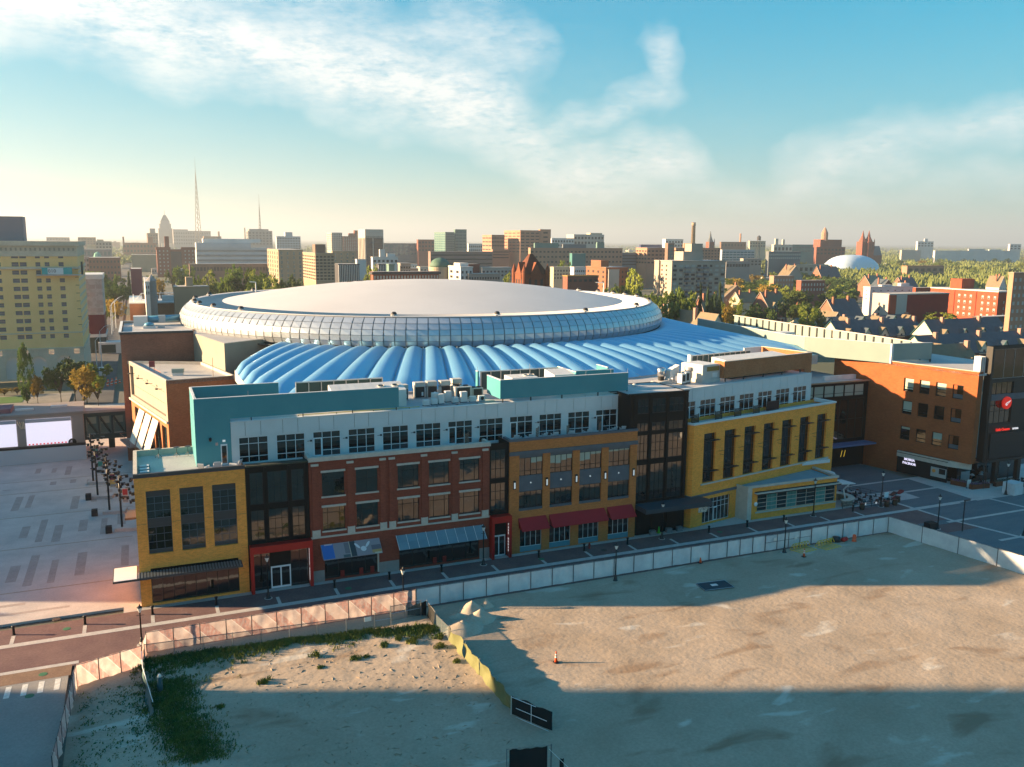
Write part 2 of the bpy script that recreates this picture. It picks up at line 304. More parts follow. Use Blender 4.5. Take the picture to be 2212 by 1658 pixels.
# ---------------------------------------------------------------- the vacant lot
from mathutils import noise as mnoise
def lot_h(x,y):
    p=Vector((x,y,0)); h=.10*mnoise.noise(p*.09)+.05*mnoise.noise(p*.35)
    if x<31.5: h+=.045*mnoise.noise(p*1.1)+.03*mnoise.noise(p*2.6)
    else: h+=.012*mnoise.noise(p*1.3)+.02*mnoise.noise(Vector((x*.25-y*.2,y*1.6+x*.9,0)))
    return h+.08
m_sand=mat('lot_sand',(.33,.255,.185),.95,(.43,.345,.265),.10,9,.3,.72,bump=.06,bs=1.6,fine=.13)
def patches(M):
    n=M.node_tree.nodes; l=M.node_tree.links; b=n['Principled BSDF']; s=b.inputs['Base Color'].links[0].from_socket
    g=n.new('ShaderNodeNewGeometry'); mp=n.new('ShaderNodeMapping'); mp.inputs['Scale'].default_value=(.5,1.2,1); mp.inputs['Rotation'].default_value=(0,0,.5); l.new(g.outputs['Position'],mp.inputs[0])
    t=n.new('ShaderNodeTexNoise'); t.inputs['Scale'].default_value=.22; t.inputs['Detail'].default_value=7; t.inputs['Distortion'].default_value=.6; l.new(mp.outputs[0],t.inputs['Vector'])
    r=n.new('ShaderNodeMapRange'); r.inputs[1].default_value=.62; r.inputs[2].default_value=.70; l.new(t.outputs[0],r.inputs[0])
    x=n.new('ShaderNodeMix'); x.data_type='RGBA'; l.new(r.outputs[0],x.inputs['Factor']); l.new(s,x.inputs[6]); x.inputs[7].default_value=(.52,.47,.40,1)
    r2=n.new('ShaderNodeMapRange'); r2.inputs[1].default_value=.42; r2.inputs[2].default_value=.3; l.new(t.outputs[0],r2.inputs[0])
    y=n.new('ShaderNodeMix'); y.data_type='RGBA'; l.new(r2.outputs[0],y.inputs['Factor']); l.new(x.outputs[2],y.inputs[6]); y.inputs[7].default_value=(.26,.18,.12,1); l.new(y.outputs[2],b.inputs['Base Color'])
patches(m_sand)
mb=MB(); nx,ny=300,190; X0,X1,Y0,Y1=-6.4,112,-88,-12.9
def lot_x1(y): return min(112,106.2+(-12.9-y)*.17)
for j in range(ny+1):
    y=Y0+(Y1-Y0)*j/ny; x1=106.2+(-12.9-y)*.17
    for i in range(nx+1):
        x=X0+(x1-X0)*i/nx; e=min(1,(x-X0)/2,(Y1-y)/1.2,(x1-x)/1.5); mb.v.append((x,y,.01+max(0,lot_h(x,y))*max(0,e)))
for j in range(ny):
    for i in range(nx): a=j*(nx+1)+i; mb.f.append((a,a+1,a+nx+2,a+nx+1))
tag(mb.build('lot_ground',m_sand,smooth=True),kind='structure')
# sand piles
m_pile=mat('pile_sand',(.40,.33,.25),.95,(.48,.41,.32),.8,7,bump=.03,bs=4,fine=.1)
for k,(x,y,r,h,sx) in enumerate([(36.6,-15.6,1.75,1.15,1.1),(38.6,-15.2,1.2,.95,.9),(36.5,-18.6,1.9,1.3,1.2),(33.6,-20.6,2.3,1.25,1.25),(34.4,-16.9,1.0,.45,1.5)]):
    mb=MB(); n=26
    for j in range(9):
        q=j/8
        for i in range(n):
            t=2*PI*i/n; rr=r*q*(1+.16*mnoise.noise(Vector((math.cos(t)*1.3+k*5,math.sin(t)*1.3,q)))); z=h*(1-q)**1.0*(1-.15*(1-q)) if q>0 else h*.85
            z=h*(1-q*q*.35)*(1-q) + .0; z+=.07*mnoise.noise(Vector((rr*math.cos(t)*2+k*9,rr*math.sin(t)*2,0)))*(1-q)
            mb.v.append((x+rr*math.cos(t)*sx,y+rr*math.sin(t),.06+z-.12*q))
    for j in range(8):
        for i in range(n): mb.f.append((j*n+i,j*n+(i+1)%n,(j+1)*n+(i+1)%n,(j+1)*n+i))
    mb.f=[f[::-1] for f in mb.f]; o=mb.build('sand_pile',m_pile,smooth=True)
    tag(o,['tall sand pile close to the white fence','small sand pile, right of the tallest one by the white fence','broad sand pile in the middle of the heap, behind the front one','frontmost rounded sand pile beside the green mesh fence','low spill of rubble left of the sand piles'][k],'sand pile','sand piles beside the white fence')
# clods, sticks and rubble left of the green fence: too many and small to count
mb=MB(); rg=random.Random(5)
for k in range(900):
    x=rg.uniform(6,31); y=-rg.uniform(19,50)
    if x<14 and rg.random()<.5: continue
    z=.06+lot_h(x,y); s=rg.uniform(.02,.06)*(1.8 if rg.random()<.06 else 1); a=rg.uniform(0,6.3); l=s*rg.choice([1,2,4,8])
    c,si=math.cos(a)*l,math.sin(a)*l; i=len(mb.v)
    mb.v+=[(x-c,y-si,z-.05),(x+c,y+si,z-.05),(x+si/l*s,y-c/l*s,z-.05),(x-si/l*s,y+c/l*s,z-.05),(x+rg.uniform(-.3,.3)*s,y+rg.uniform(-.3,.3)*s,z+s*rg.uniform(.5,1.1))]
    mb.f+=[(i,i+2,i+4),(i+2,i+1,i+4),(i+1,i+3,i+4),(i+3,i,i+4)]
tag(mb.build('rubble',mat('rubble',(.25,.185,.13),.95,(.36,.29,.21),3,4)),'clods, sticks and rubble strewn over the sandy lot left of the green fence','rubble',kind='stuff')
# weeds along the chain-link fence: uncountable
m_grass=mat('weeds',(.06,.11,.02),.8,(.15,.16,.025),.5,5,.4,.62,fine=.3)
mb=MB(); rg=random.Random(8)
def tuft(x,y,h,n,sp):
    z=.03+max(0,lot_h(x,y))*.8
    for k in range(n):
        a=rg.uniform(0,6.3); px=x+rg.gauss(0,sp); py=y+rg.gauss(0,sp); hh=h*rg.uniform(.45,1.1); w=rg.uniform(.03,.075); q=rg.uniform(.1,.5)*hh; b=rg.uniform(0,6.3)
        mb.tri((px-w*math.cos(a),py-w*math.sin(a),z),(px+w*math.cos(a),py+w*math.sin(a),z),(px+q*math.cos(b),py+q*math.sin(b),z+hh))
        mb.tri((px+q*.3*math.cos(b)-w*1.3*math.cos(b+1),py+q*.3*math.sin(b)-w*1.3*math.sin(b+1),z+hh*.5),(px+q*.5*math.cos(b)+w*1.6,py+q*.5*math.sin(b),z+hh*.72),(px+q*math.cos(b),py+q*math.sin(b),z+hh*.95))
for k in range(1700):
    x=rg.uniform(-1,30.5); wd=2.2+1.2*math.sin(x*.7)+ (2.2 if x<10 else 0)
    y=-(16.7+.09*(x-24)) - abs(rg.gauss(0,.55))*wd*.75
    if x>24: y-=rg.uniform(0,1.5)
    tuft(x,y,rg.uniform(.15,.5),8,.2)
for k in range(1500):
    x=rg.gauss(2.2,1.3); y=-rg.uniform(20,36); tuft(x+.25*max(0,-26-y),y,rg.uniform(.1,.3),10,.3)
for k in range(260):
    x=rg.uniform(-5.6,0); y=-rg.uniform(19,42); tuft(x,y,rg.uniform(.08,.22),6,.2)
for (x,y,s) in [(27.4,-21.4,.6),(30.2,-19.4,.8),(30.6,-21.7,.7),(29.9,-23.6,.5),(20.6,-22.9,.45),(21.8,-22.9,.3),(11.0,-24.6,.55),(17.0,-20.6,.55),(6.6,-27.5,.3),(30.4,-27.5,.35),(16.8,-23.4,.25),(24.2,-21,.5),(26,-20,.55)]:
    for q in range(9): tuft(x+rg.gauss(0,s*.5),y+rg.gauss(0,s*.4),s*.9,14,.14)
tag(mb.build('weeds',m_grass),'green weeds growing along the chain-link fence and over the lot edge','weeds',kind='stuff')
# ================================================================ STREET FRONT
m_yel=brick('yellow_brick',(.88,.36,.075),(.80,.31,.06)); m_orb=brick('orange_brown_brick',(.52,.185,.055),(.45,.155,.045)); m_red=brick('red_brick',(.26,.068,.04),(.21,.05,.03))
m_org=brick('orange_brick',(.90,.36,.065),(.82,.31,.052)); m_rust=brick('rust_brick',(.40,.165,.075),(.34,.13,.055))
m_cream=mat('limestone_trim',(.56,.50,.43),.8,(.48,.43,.37),1.2,5,fine=.06); m_slate=mat('slate_panel',(.105,.125,.15),.55,(.085,.10,.12),.7,4)
m_dgrey=mat('dark_grey_panel',(.05,.052,.055),.6); m_blk=mat('black_cladding',(.008,.0075,.007),.6,spec=.18); m_pgrey=mat('pale_grey_panel',(.64,.66,.66),.6,(.59,.61,.61),.4,4)
m_teal=mat('teal_panel',(.055,.265,.305),.6,(.045,.24,.28),.25,4); m_roof=mat('roof_membrane',(.46,.45,.44),.85,(.36,.36,.37),.15,7,fine=.12); m_stone=mat('grey_stone_base',(.3,.28,.26),.8,(.25,.235,.22),.8,5)
m_gl=glass('window_glass',(.006,.008,.010),.03,2.05,.012); m_glb=glass('black_glass',(.004,.0045,.005),.03,2.1,.012); m_glt=glass('blue_glass',(.01,.03,.04),.05,1.7)
m_redp=mat('red_portal_paint',(.42,.012,.008),.45); m_awn=mat('red_awning',(.34,.008,.014),.7); m_alu=mat('window_frame_white',(.72,.75,.77),.45); m_blkf=mat('window_frame_black',(.012,.011,.010),.5)
m_blind=mat('roller_blind',(.42,.42,.34),.9); m_tealp=mat('shopfront_teal',(.10,.25,.30),.6); m_wlamp=emit('lamp_glass_white',(.85,.83,.8),.06); m_dark=mat('dark_interior',(.006,.006,.007),.8)
def flat_roof(p,pts,z,mt,name='roof'):
    return MB().prism(pts,z-.25,z).build(name,mt,p)
def body(p,x0,x1,y0,y1,z0,z1,mt,name='wall'):  # box without its front face (the front is a wall with openings)
    mb=MB(); mb.quad((x1,y0,z0),(x1,y1,z0),(x1,y1,z1),(x1,y0,z1)).quad((x1,y1,z0),(x0,y1,z0),(x0,y1,z1),(x1,y1,z1)).quad((x0,y1,z0),(x0,y0,z0),(x0,y0,z1),(x0,y1,z1))
    return mb
# ---- A: yellow corner building
p=thing('yellow_brick_building','yellow brick corner building with three tall windows and a roof terrace','building',(0,0,0))
W=[(1.21,3.9),(4.94,7.64),(8.67,11.42)]
ops=[(a,b,6.52,14.33) for a,b in W]+[(1.23,11.38,.3,4.72)]
mb=body(p,0,12.58,0,12.7,-.2,16.0,m_yel); wall(mb,0,12.58,-.2,16.0,ops,0,.35); mb.build('wall',m_yel,p)
flat_roof(p,[(0,.1),(12.5,.1),(12.5,12.6),(0,12.6)],15.72,m_roof,'roof_deck')
bx('coping',-.06,12.6,-.06,.34,16.0,16.46,m_dgrey,p); bx('parapet',-.05,.4,.34,12.9,15.4,16.5,m_cream,p); bx('parapet',.4,7.3,12.5,12.95,15.4,16.5,m_cream,p)
for x in (.03,): bx('control_joint',.0,12.58,-.012,0,10.3,10.33,m_dgrey,p)
for a,b in W:
    bx('header_panel',a,b,.25,.36,13.55,14.33,m_dgrey,p); bx('spandrel_panel',a,b,.25,.36,9.79,10.86,m_dgrey,p); bx('base_panel',a,b,.25,.36,6.52,6.98,m_dgrey,p)
    window(p,a,b,10.86,13.55,.3,(1/3,2/3),(.34,.68),m_slate,m_gl,.05); window(p,a,b,6.98,9.79,.3,(1/3,2/3),(.34,.68),m_slate,m_gl,.05)
    bx('sill',a-.15,b+.15,-.05,.02,6.36,6.52,m_yel,p)
window(p,1.23,11.38,.3,4.72,.3,[k/8 for k in range(1,8)],(.72,),m_blkf,m_glb,.07,'storefront')
for k in (2.2,5.1,7.9): bx('bar_counter',k,k+1.1,.9,1.5,.4,1.4,mat('red_shop_fitting',(.25,.02,.015),.6),p)
cn=bx('canopy',-2.9,11.7,-2.1,-.05,4.18,4.40,m_dgrey,p); bx('canopy',-2.9,-.05,-.05,2.6,4.18,4.40,m_dgrey,p); bx('canopy_deck',-2.8,-.3,-2.0,2.5,4.40,4.43,m_alu,p)
m_sl=mat('canopy_slat',(.16,.19,.22),.4,metal=.4)
for k in range(34): x=-.2+k*.35; bx('slat',x,x+.2,-2.05,-.1,4.41,4.47,m_sl,p)
bx('side_canopy',-1.2,-.05,9.4,11.8,8.6,8.85,m_dgrey,p); bx('side_canopy',-1.3,-.05,3.2,5.6,10.1,10.35,m_dgrey,p)
# ---- B1: black glass bay with red portal
p=thing('black_glass_building','black framed glass bay between the yellow and the red brick buildings, red portal below','building',(0,0,0))
C1=[(13.1,14.72,2),(15.25,17.67,3),(18.18,19.75,2)]
mb=body(p,12.6,20.32,.15,10,-.2,16.1,m_blk); wall(mb,12.6,20.32,-.2,16.1,[(a,b,11.24,15.31) for a,b,_ in C1]+[(a,b,6.58,10.45) for a,b,_ in C1],.15,.2); mb.build('wall',m_blk,p)
for a,b,n in C1:
    window(p,a,b,11.24,15.31,.3,[k/n for k in range(1,n)],(.5,),m_blkf,m_glb,.05); window(p,a,b,6.58,10.45,.3,[k/n for k in range(1,n)],(1/3,2/3),m_blkf,m_glb,.05)
for x in (12.85,15.0,17.92,20.0): bx('pilaster',x-.17,x+.17,.02,.16,6.2,15.9,m_blk,p)
mb=MB().box(12.72,20.36,-1.2,.1,16.1-.0,16.28); mb.v=[(v[0],(v[1]+1.15),v[2]) for v in mb.v]; mb.build('coping',mat('moss_coping',(.05,.06,.03),.8,(.03,.03,.03),2,4),p)
pt=MB().box(12.74,13.12,-1.05,.14,0,6.1).box(20.0,20.4,-1.05,.14,0,6.1).box(13.12,20.0,-1.05,.14,5.2,6.1).build('portal',m_redp,p)
bx('portal_back',13.12,20.0,.1,.149,0,5.2,m_blk,p)
d=MB().box(15.25,17.72,.02,.09,.05,2.95).build('double_door',m_alu,p)
for a,b in ((15.4,16.4),(16.57,17.57)): pane(a,b,.3,2.75,.0,m_glb,d)
window(p,13.15,15.2,.1,5.1,.06,(.5,),(.6,),m_blkf,m_glb,.05,'side_light'); window(p,17.75,19.95,.1,5.1,.06,(.5,),(.6,),m_blkf,m_glb,.05,'side_light')
m_sign=emit('sign_letter_white',(.9,.82,.8),.10)
for k,ch in enumerate('DISTRICT MARKET'):
    if ch!=' ': put('letter',text_mesh(ch,.36,m_sign,.02,1,.008),pt,(19.985,-.72,4.85-k*.285),None,(PI/2,0,-PI/2))
# ---- red brick building
p=thing('red_brick_building','red brick building with cream cornice, five bays of paired windows and two shop awnings','building',(0,0,0))
W=[(21.97,24.87),(26.37,29.25),(31.95,34.85),(36.3,39.15),(40.65,43.52)]
ops=[(a,b,11.42,14.55) for a,b in W]+[(a,b,6.82,9.95) for a,b in W]+[(22.05,29.25,.25,4.3),(32.03,43.5,.25,4.3)]
mb=body(p,20.36,45.04,0,10,-.2,16.1,m_red); wall(mb,20.36,45.04,-.2,16.1,ops,0,.3); mb.build('wall',m_red,p)
bx('cornice',20.3,45.12,-.22,.4,16.1,16.66,m_cream,p); bx('cornice',20.3,20.75,.4,2.6,16.1,16.66,m_cream,p); bx('cornice',44.7,45.12,.4,2.2,16.1,16.66,m_cream,p)
bx('belt_course',20.36,45.04,-.12,0,5.92,6.14,m_cream,p); flat_roof(p,[(20.4,.1),(45,.1),(45,9.9),(20.4,9.9)],15.75,m_roof,'roof_deck')
for a,b in ((20.66,21.52),(25.22,26.02),(29.55,30.3),(30.78,31.52),(35.2,35.96),(39.52,40.25),(43.96,44.75)):
    bx('pier',a,b,-.16,-.001,7.05,15.5,m_red,p); bx('pier_cap',a-.05,b+.05,-.2,-.001,15.5,15.78,m_cream,p); bx('pier_base',a-.08,b+.08,-.2,-.001,6.14,7.05,m_cream,p)
for k,(a,b) in enumerate(W):
    for (z0,z1) in ((11.42,14.55),(6.82,9.95)):
        bx('lintel',a-.12,b+.12,-.1,.02,z1,z1+.26,m_cream,p); bx('sill',a-.12,b+.12,-.12,.02,z0-.2,z0,m_cream,p)
        if z0>10 and k<2: window(p,a,b,z0,z1,.24,(.5,),(.6,),m_blkf,m_glb,.04)
        else: window(p,a,b,z0,z1,.24,(.23,.77),(.75,),m_blkf,m_gl,.06)
for a,b in ((20.37,22.0),(29.3,31.98),(43.55,45.03)): bx('stone_base',a,b,-.06,0,0,1.55,m_stone,p)
for a,b,n in ((22.05,29.25,4),(32.03,43.5,6)): window(p,a,b,.25,4.3,.26,[k/n for k in range(1,n)],(.8,),m_blkf,m_glb,.07,'storefront')
bx('jamb',29.05,29.25,-.05,.25,.25,4.3,m_cream,p)
m_shopr=mat('red_shop_fitting',(.25,.02,.015),.6)
for x in (24.1,26.6,28.1,36.8,38.2): bx('shop_stool',x,x+.5,.05,.2,.3,1.1,m_shopr,p)
def awning(p,x0,x1,zt,zb,yo,mt,name='awning',val=.0,thick=.05,sides=True,xs=None):
    mb=MB(); a=(x0,-.03,zt); b=(x1,-.03,zt); c=(x1+.12,-yo,zb); d=(x0+.12,-yo,zb)
    mb.quad(d,c,b,a); t=Vector((0,.0,-thick)); A,B,Cc,D=[tuple(Vector(q)+t) for q in (a,b,c,d)]; mb.quad(A,B,Cc,D); mb.quad(D,Cc,c,d)
    if sides: mb.tri(a,(x0+.12,-.03,zb),d); mb.tri(b,c,(x1+.12,-.03,zb))
    if val: mb.quad((d[0],d[1]-.01,zb-val),(c[0],c[1]-.01,zb-val),c,d)
    return mb.build(name,mt,p)
# painted awning: printed cloth panels, each its own colour
ap=awning(p,21.55,29.3,4.98,3.35,1.35,mat('awning_lilac',(.26,.235,.26),.8),'painted_awning',sides=True)
def on_awn(x0,x1,f0,f1,c,nm,lift=.012,yo=1.35,zt=4.98,zb=3.35,par=None,fx=None):
    P=lambda x,f:(x+.12*f,-.03-(yo-.03)*f-.0,zt+(zb-zt)*f+lift)
    MB().quad(P(x0,f1),P(x1,f1),P(x1,f0),P(x0,f0)).build('printed_patch',mat(nm,c,.8),par or ap)
on_awn(21.6,23.1,.03,.97,(.02,.13,.42),'awn_blue'); on_awn(22.0,23.0,.01,.1,(.5,.42,.45),'awn_pink',.02); on_awn(24.5,25.2,.05,.75,(.16,.15,.17),'awn_grey'); on_awn(25.25,25.95,.01,.99,(.035,.05,.06),'awn_dark')
on_awn(25.15,25.24,.0,1,(.45,.4,.3),'awn_rope',.02); on_awn(28.0,29.25,.42,.72,(.13,.12,.15),'awn_slate'); on_awn(28.0,29.25,.72,.93,(.45,.27,.10),'awn_tan'); on_awn(28.3,29.2,.9,1.0,(.5,.45,.35),'awn_cream',.02); on_awn(24.2,25.1,.82,1,(.07,.1,.11),'awn_teal',.02)
def blob(cx,cf,rx,rf,rot,par,yo=1.35,zt=4.98,zb=3.35,n=14):
    mb=MB(); i=0; pts=[]
    for k in range(n):
        t=2*PI*k/n; a=rx*math.cos(t); b=rf*math.sin(t); x=cx+a*math.cos(rot)-b*math.sin(rot)*2.2; f=cf+(a*math.sin(rot)/2.2+b*math.cos(rot))
        pts.append((x+.12*f,-.03-(yo-.03)*f,zt+(zb-zt)*f+.026))
    mb.v=pts; mb.f=[tuple(range(n))]; return mb.build('printed_shape',mat('awn_white',(.62,.62,.64),.8),par)
blob(26.2,.35,.5,.075,.9,ap); blob(26.95,.58,.38,.17,0,ap); blob(27.6,.32,.5,.075,-.9,ap)
# blue glass awning
ab=MB().quad((31.7,-1.35,3.3),(44.2,-1.35,3.3),(44.05,-.03,4.95),(31.55,-.03,4.95)).build('glass_awning',mat('awning_blue_grey',(.13,.22,.27),.5),p)
m_awg=mat('awning_glass',(.14,.235,.285),.35,(.12,.2,.25),.4,4,objrand=.08)
for i in range(9):
    for j in range(2):
        P=lambda s,f:(31.6+12.4*s+.12*f,-.04-1.3*f,4.96-1.64*f+.03)
        s0,s1=i/9+.004,(i+1)/9-.004; f0,f1=j/2+.02,(j+1)/2-.02
        MB().quad(P(s0,f1),P(s1,f1),P(s1,f0),P(s0,f0)).build('awning_panel',m_awg,ab)
for i in range(10): 
    s=i/9; MB().bar((31.6+12.4*s,-.04,4.99),(31.72+12.4*s,-1.34,3.35),.03).build('awning_rib',m_alu,ab)
# ---- B2: slim black bay with red portal
p=thing('slim_black_bay','slim black glass bay between red brick and orange brick buildings, with small red portal','building',(0,0,0))
mb=body(p,45.06,48.02,.2,6,-.2,16.3,m_blk); wall(mb,45.06,48.02,-.2,16.3,[(45.3,47.5,11.3,15.4),(45.3,47.5,6.6,10.65)],.2,.15); mb.build('wall',m_blk,p)
window(p,45.3,47.5,11.3,15.4,.3,(1/3,2/3),(1/3,2/3),m_blkf,m_gl,.06); window(p,45.3,47.5,6.6,10.65,.3,(1/3,2/3),(.4,.7),m_blkf,m_gl,.06)
pt=MB().box(45.08,45.42,-1.05,.18,0,6.1).box(47.65,48.02,-1.05,.18,0,6.1).box(45.42,47.65,-1.05,.18,5.2,6.1).build('portal',m_redp,p)
bx('portal_back',45.42,47.65,.12,.19,0,5.2,m_blk,p); d=MB().box(45.5,47.45,.03,.1,.05,3.1).build('double_door',m_alu,p)
for a,b in ((45.62,46.4),(46.55,47.33)): pane(a,b,.25,2.9,.01,m_glb,d)
for k,ch in enumerate('PARK HOUSE'):
    if ch!=' ': put('letter',text_mesh(ch,.42,m_sign,.02,1,.008),pt,(47.635,-.7,4.75-k*.42),None,(PI/2,0,-PI/2))
# ---- C: orange-brown building with red awnings
p=thing('orange_brown_brick_building','orange-brown brick building with slate panels, four bays and three red awnings','building',(0,0,0))
W=[(49.52,53.2),(54.32,57.92),(59.05,62.68),(63.8,67.45)]; S=[(49.72,53.1),(54.35,57.75),(59.05,62.4),(64.0,67.5)]
ops=[(a,b,6.2,14.35) for a,b in W]+[(a,b,.12,4.2) for a,b in S]
mb=body(p,48.03,68.6,0,12,-.2,16.35,m_orb); wall(mb,48.03,68.6,-.2,16.35,ops,0,.3); mb.build('wall',m_orb,p)
bx('coping',47.98,68.66,-.1,.45,16.35,16.66,m_slate,p); bx('cornice_band',47.98,68.66,-.18,0,14.35,14.9,m_slate,p); flat_roof(p,[(48.1,.1),(68.5,.1),(68.5,11.9),(48.1,11.9)],15.75,m_roof,'roof_deck'); bx('coping',47.98,48.4,.45,2.4,16.35,16.66,m_slate,p)
for k,(a,b) in enumerate(W):
    bx('header_panel',a,b,.16,.32,13.88,14.35,m_slate,p); bx('spandrel_panel',a,b,.16,.32,9.0,11.27,m_slate,p); bx('sill_panel',a,b,.1,.32,6.2,6.55,m_slate,p)
    q=MB().lathe([(.11,0),(.11,.06)],10).build('panel_light',m_wlamp,p); q.location=((a+b)/2,.14,10.2); q.rotation_euler=(PI/2,0,0)
    u=window(p,a,b,11.27,13.88,.26,(.25,.5,.75),(.28,),m_blkf,m_gl,.07); v=window(p,a,b,6.55,9.0,.26,(.25,.5,.75),(.72,),m_blkf,m_gl,.07)
    for i,h in ((((2,.75),(3,.65)) ,((0,1.1),(1,1.2),(2,.8),(3,.6)),((0,1.2),(1,1.1),(2,.35),(3,.35)),((0,.25),(1,.25),(2,.2),(3,.2)))[k]):
        c0=a+(b-a)*i/4+.07; c1=a+(b-a)*(i+1)/4-.05; bx('blind',c0,c1,.235,.255,13.8-h,13.8,m_blind,u)
for x in (48.78,53.78,58.5,63.25,68.05):
    l=bx('wall_lamp',x-.17,x+.17,-.16,-.002,9.5,10.75,m_blkf,p); bx('lamp_glass',x-.11,x+.11,-.2,-.161,9.65,10.5,m_wlamp,p)
for a,b in S:
    bx('bulkhead',a,b,.1,.3,.0,.85,m_tealp,p); window(p,a,b,.85,4.2,.2,(.25,.5,.75),(.9,),m_alu,m_glb,.05,'shop_window')
for a,b in ((49.4,53.72),(54.22,63.25),(63.72,67.95)): awning(p,a,b,5.2,3.72,1.35,m_awn,val=.12)
# ---- black tower
p=thing('black_glass_tower','tall black framed glass tower above a dark entrance canopy','building',(0,0,0))
C3=[(68.75,70.7),(71.3,73.7),(74.3,76.88)]; RZ=[(18.75,20.97,(.5,)),(16.06,17.36,()),(11.72,15.5,(1/3,2/3)),(5.4,10.95,(.25,.5,.75))]
mb=body(p,67.5,77.64,.4,10,-.2,21.7,m_blk); wall(mb,67.5,77.64,-.2,21.7,[(a,b,c,e) for a,b in C3 for c,e,_ in RZ],.4,.18); mb.build('wall',m_blk,p)
for a,b in C3:
    for c,e,zz in RZ: window(p,a,b,c,e,.52,(1/3,2/3),zz,m_blkf,m_gl,.06)
bx('coping',67.4,77.74,.3,.8,21.7,21.82,m_blk,p); flat_roof(p,[(67.55,.8),(77.6,.8),(77.6,9.9),(67.55,9.9)],21.6,m_roof)
for x in (68.2,71.0,74.0,77.25): bx('pilaster',x-.2,x+.2,.27,.399,5.1,21.6,m_blk,p)
MB().prism([(68.7,-2.9),(80.4,-2.9),(80.9,-1.8),(80.2,.35),(68.7,.35)],4.3,5.0).build('canopy',mat('canopy_slate',(.03,.05,.065),.6),p)
for a,b in ((69.1,71.2),(71.6,74.0),(74.4,77.2)):
    d=bx('door_panel',a,b,.25,.395,.05,3.9,m_blk,p); 
for a in (71.2,74.1,76.0): bx('planter_box',a,a+.9,-.5,.1,0,.7,mat('planter_grey',(.16,.18,.19),.8),p)
lg=put('letter_sign',text_mesh('OPEN',.0001,m_sign),p,(0,0,-5)) if False else None
bx('hanging_sign',78.1,79.7,-2.75,-2.65,3.45,4.25,mat('cream_sign',(.6,.56,.48),.6,(.2,.18,.15),6,3,.5,.56),p)
# ---- long pale penthouse behind the terraces
p=thing('penthouse_storey','long pale grey penthouse storey set back behind the roof terraces','building',(0,4,0))
W=[(12.4+4.668*k,16.02+4.668*k) for k in range(12)]
mb=body(p,11.5,67.45,0,12,15.4,21.1,m_pgrey); wall(mb,11.5,67.45,15.4,19.25,[(a,b,15.72,19.05) for a,b in W],.04,.2); mb.build('wall',m_pgrey,p)
mb=MB().box(11.6,67.4,.1,.2,19.2,21.0).build('panel_backing',m_dgrey,p)
xs=[11.5]
for a,b in W: xs+=[a+.85,b-.85]
xs.append(67.45); 
for a,b in zip(xs,xs[1:]): bx('panel',a+.025,b-.025,0,.12,19.26,21.08,m_pgrey,p)
bx('roof_edge',11.45,67.5,-.06,.5,21.09,21.2,m_pgrey,p); flat_roof(p,[(11.6,.5),(67.4,.5),(67.4,12),(11.6,12)],21.15,m_roof)
m_dl=mat('dark_lamp',(.03,.025,.025),.6)
for k,(a,b) in enumerate(W):
    wd=window(p,a,b,15.72,19.05,.16,(1/3,2/3),(.24,.74),m_alu,m_gl,.075,'window')
    if k in (2,6,8,11): bx('door_leaf',a+.08,a+1.16,.08,.12,15.75,18.25,m_alu,wd); pane(a+.2,a+1.02,15.95,18.1,.07,m_glb,wd,'door_pane')
    if k in (1,2,3,4,5,6,8,10): MB().bar((b+.3,-.02,17.9),(b+.75,-.3,18.0),.03).box(b+.6,b+.85,-.4,-.22,17.9,18.12).build('wall_light',m_dl,p)
# ---- teal roof screens
def screen_wall(p,segs,z0,z1,t=.25,mt=None,name='screen_wall'):
    for (a,b) in segs:
        A=Vector((*a,0)); B=Vector((*b,0)); d=(B-A).normalized(); q=Vector((-d.y,d.x,0))*t/2
        MB().prism([(A-q)[:2],(B-q)[:2],(B+q)[:2],(A+q)[:2]],z0,z1).build(name,mt or m_teal,p); cq=q*1.25
        MB().prism([(A-cq)[:2],(B-cq)[:2],(B+cq)[:2],(A+cq)[:2]],z1,z1+.07).build('coping',m_pgrey,p)
p=thing('teal_roof_screen','long dark teal screen wall above the penthouse at the left end, with a terrace door','roof screen',(0,0,0))
MB().box(7.26,11.5,4.05,4.35,15.5,21.6).box(7.26,7.6,4.35,13.4,15.5,21.6).build('wall',m_teal,p)
screen_wall(p,[((7.26,4.2),(33.4,4.2)),((7.42,4.35),(7.42,13.6)),((7.3,13.6),(18.9,13.6))],21.6,24.3)
for x in (14,20.5,27,33): bx('post',x,x+.12,4.1,4.3,21.15,21.6,m_dgrey,p)
d=bx('door',10.2,11.0,3.98,4.04,15.75,18.4,m_alu,p); pane(10.32,10.9,15.95,18.2,3.97,m_gl,p,'door_pane'); bx('exit_sign',10.45,10.8,3.98,4.04,18.7,18.95,m_wlamp,p); bx('wall_notice',9.6,9.9,4.0,4.045,18.3,18.65,mat('notice_pink',(.5,.35,.3),.7),p)
MB().lathe([(.12,0),(.17,.12),(.17,.4),(.05,.5)],10,(9.0,3.9,18.9)).build('wall_lamp',m_black,p)
for x in (7.42,13.8,31,33.2): bx('lightning_rod',x-.02,x+.02,4.18,4.22,24.37,25.0,m_steel,p)
p=thing('teal_roof_screen','teal box-shaped screen wall above the penthouse beside the black tower','roof screen',(0,0,0))
screen_wall(p,[((48.25,4.2),(69.15,4.2)),((48.4,4.35),(48.4,9.3)),((48.4,13.2),(48.4,14.0))],21.75,24.42)
screen_wall(p,[((62.1,13.8),(62.1,7.5)),((69.1,13.8),(69.1,10.2)),((62.1,8.5),(68.9,8.2))],22.6,24.4,.2)
m_scr=mat('screen_mesh_dark_teal',(.025,.06,.065),.6)
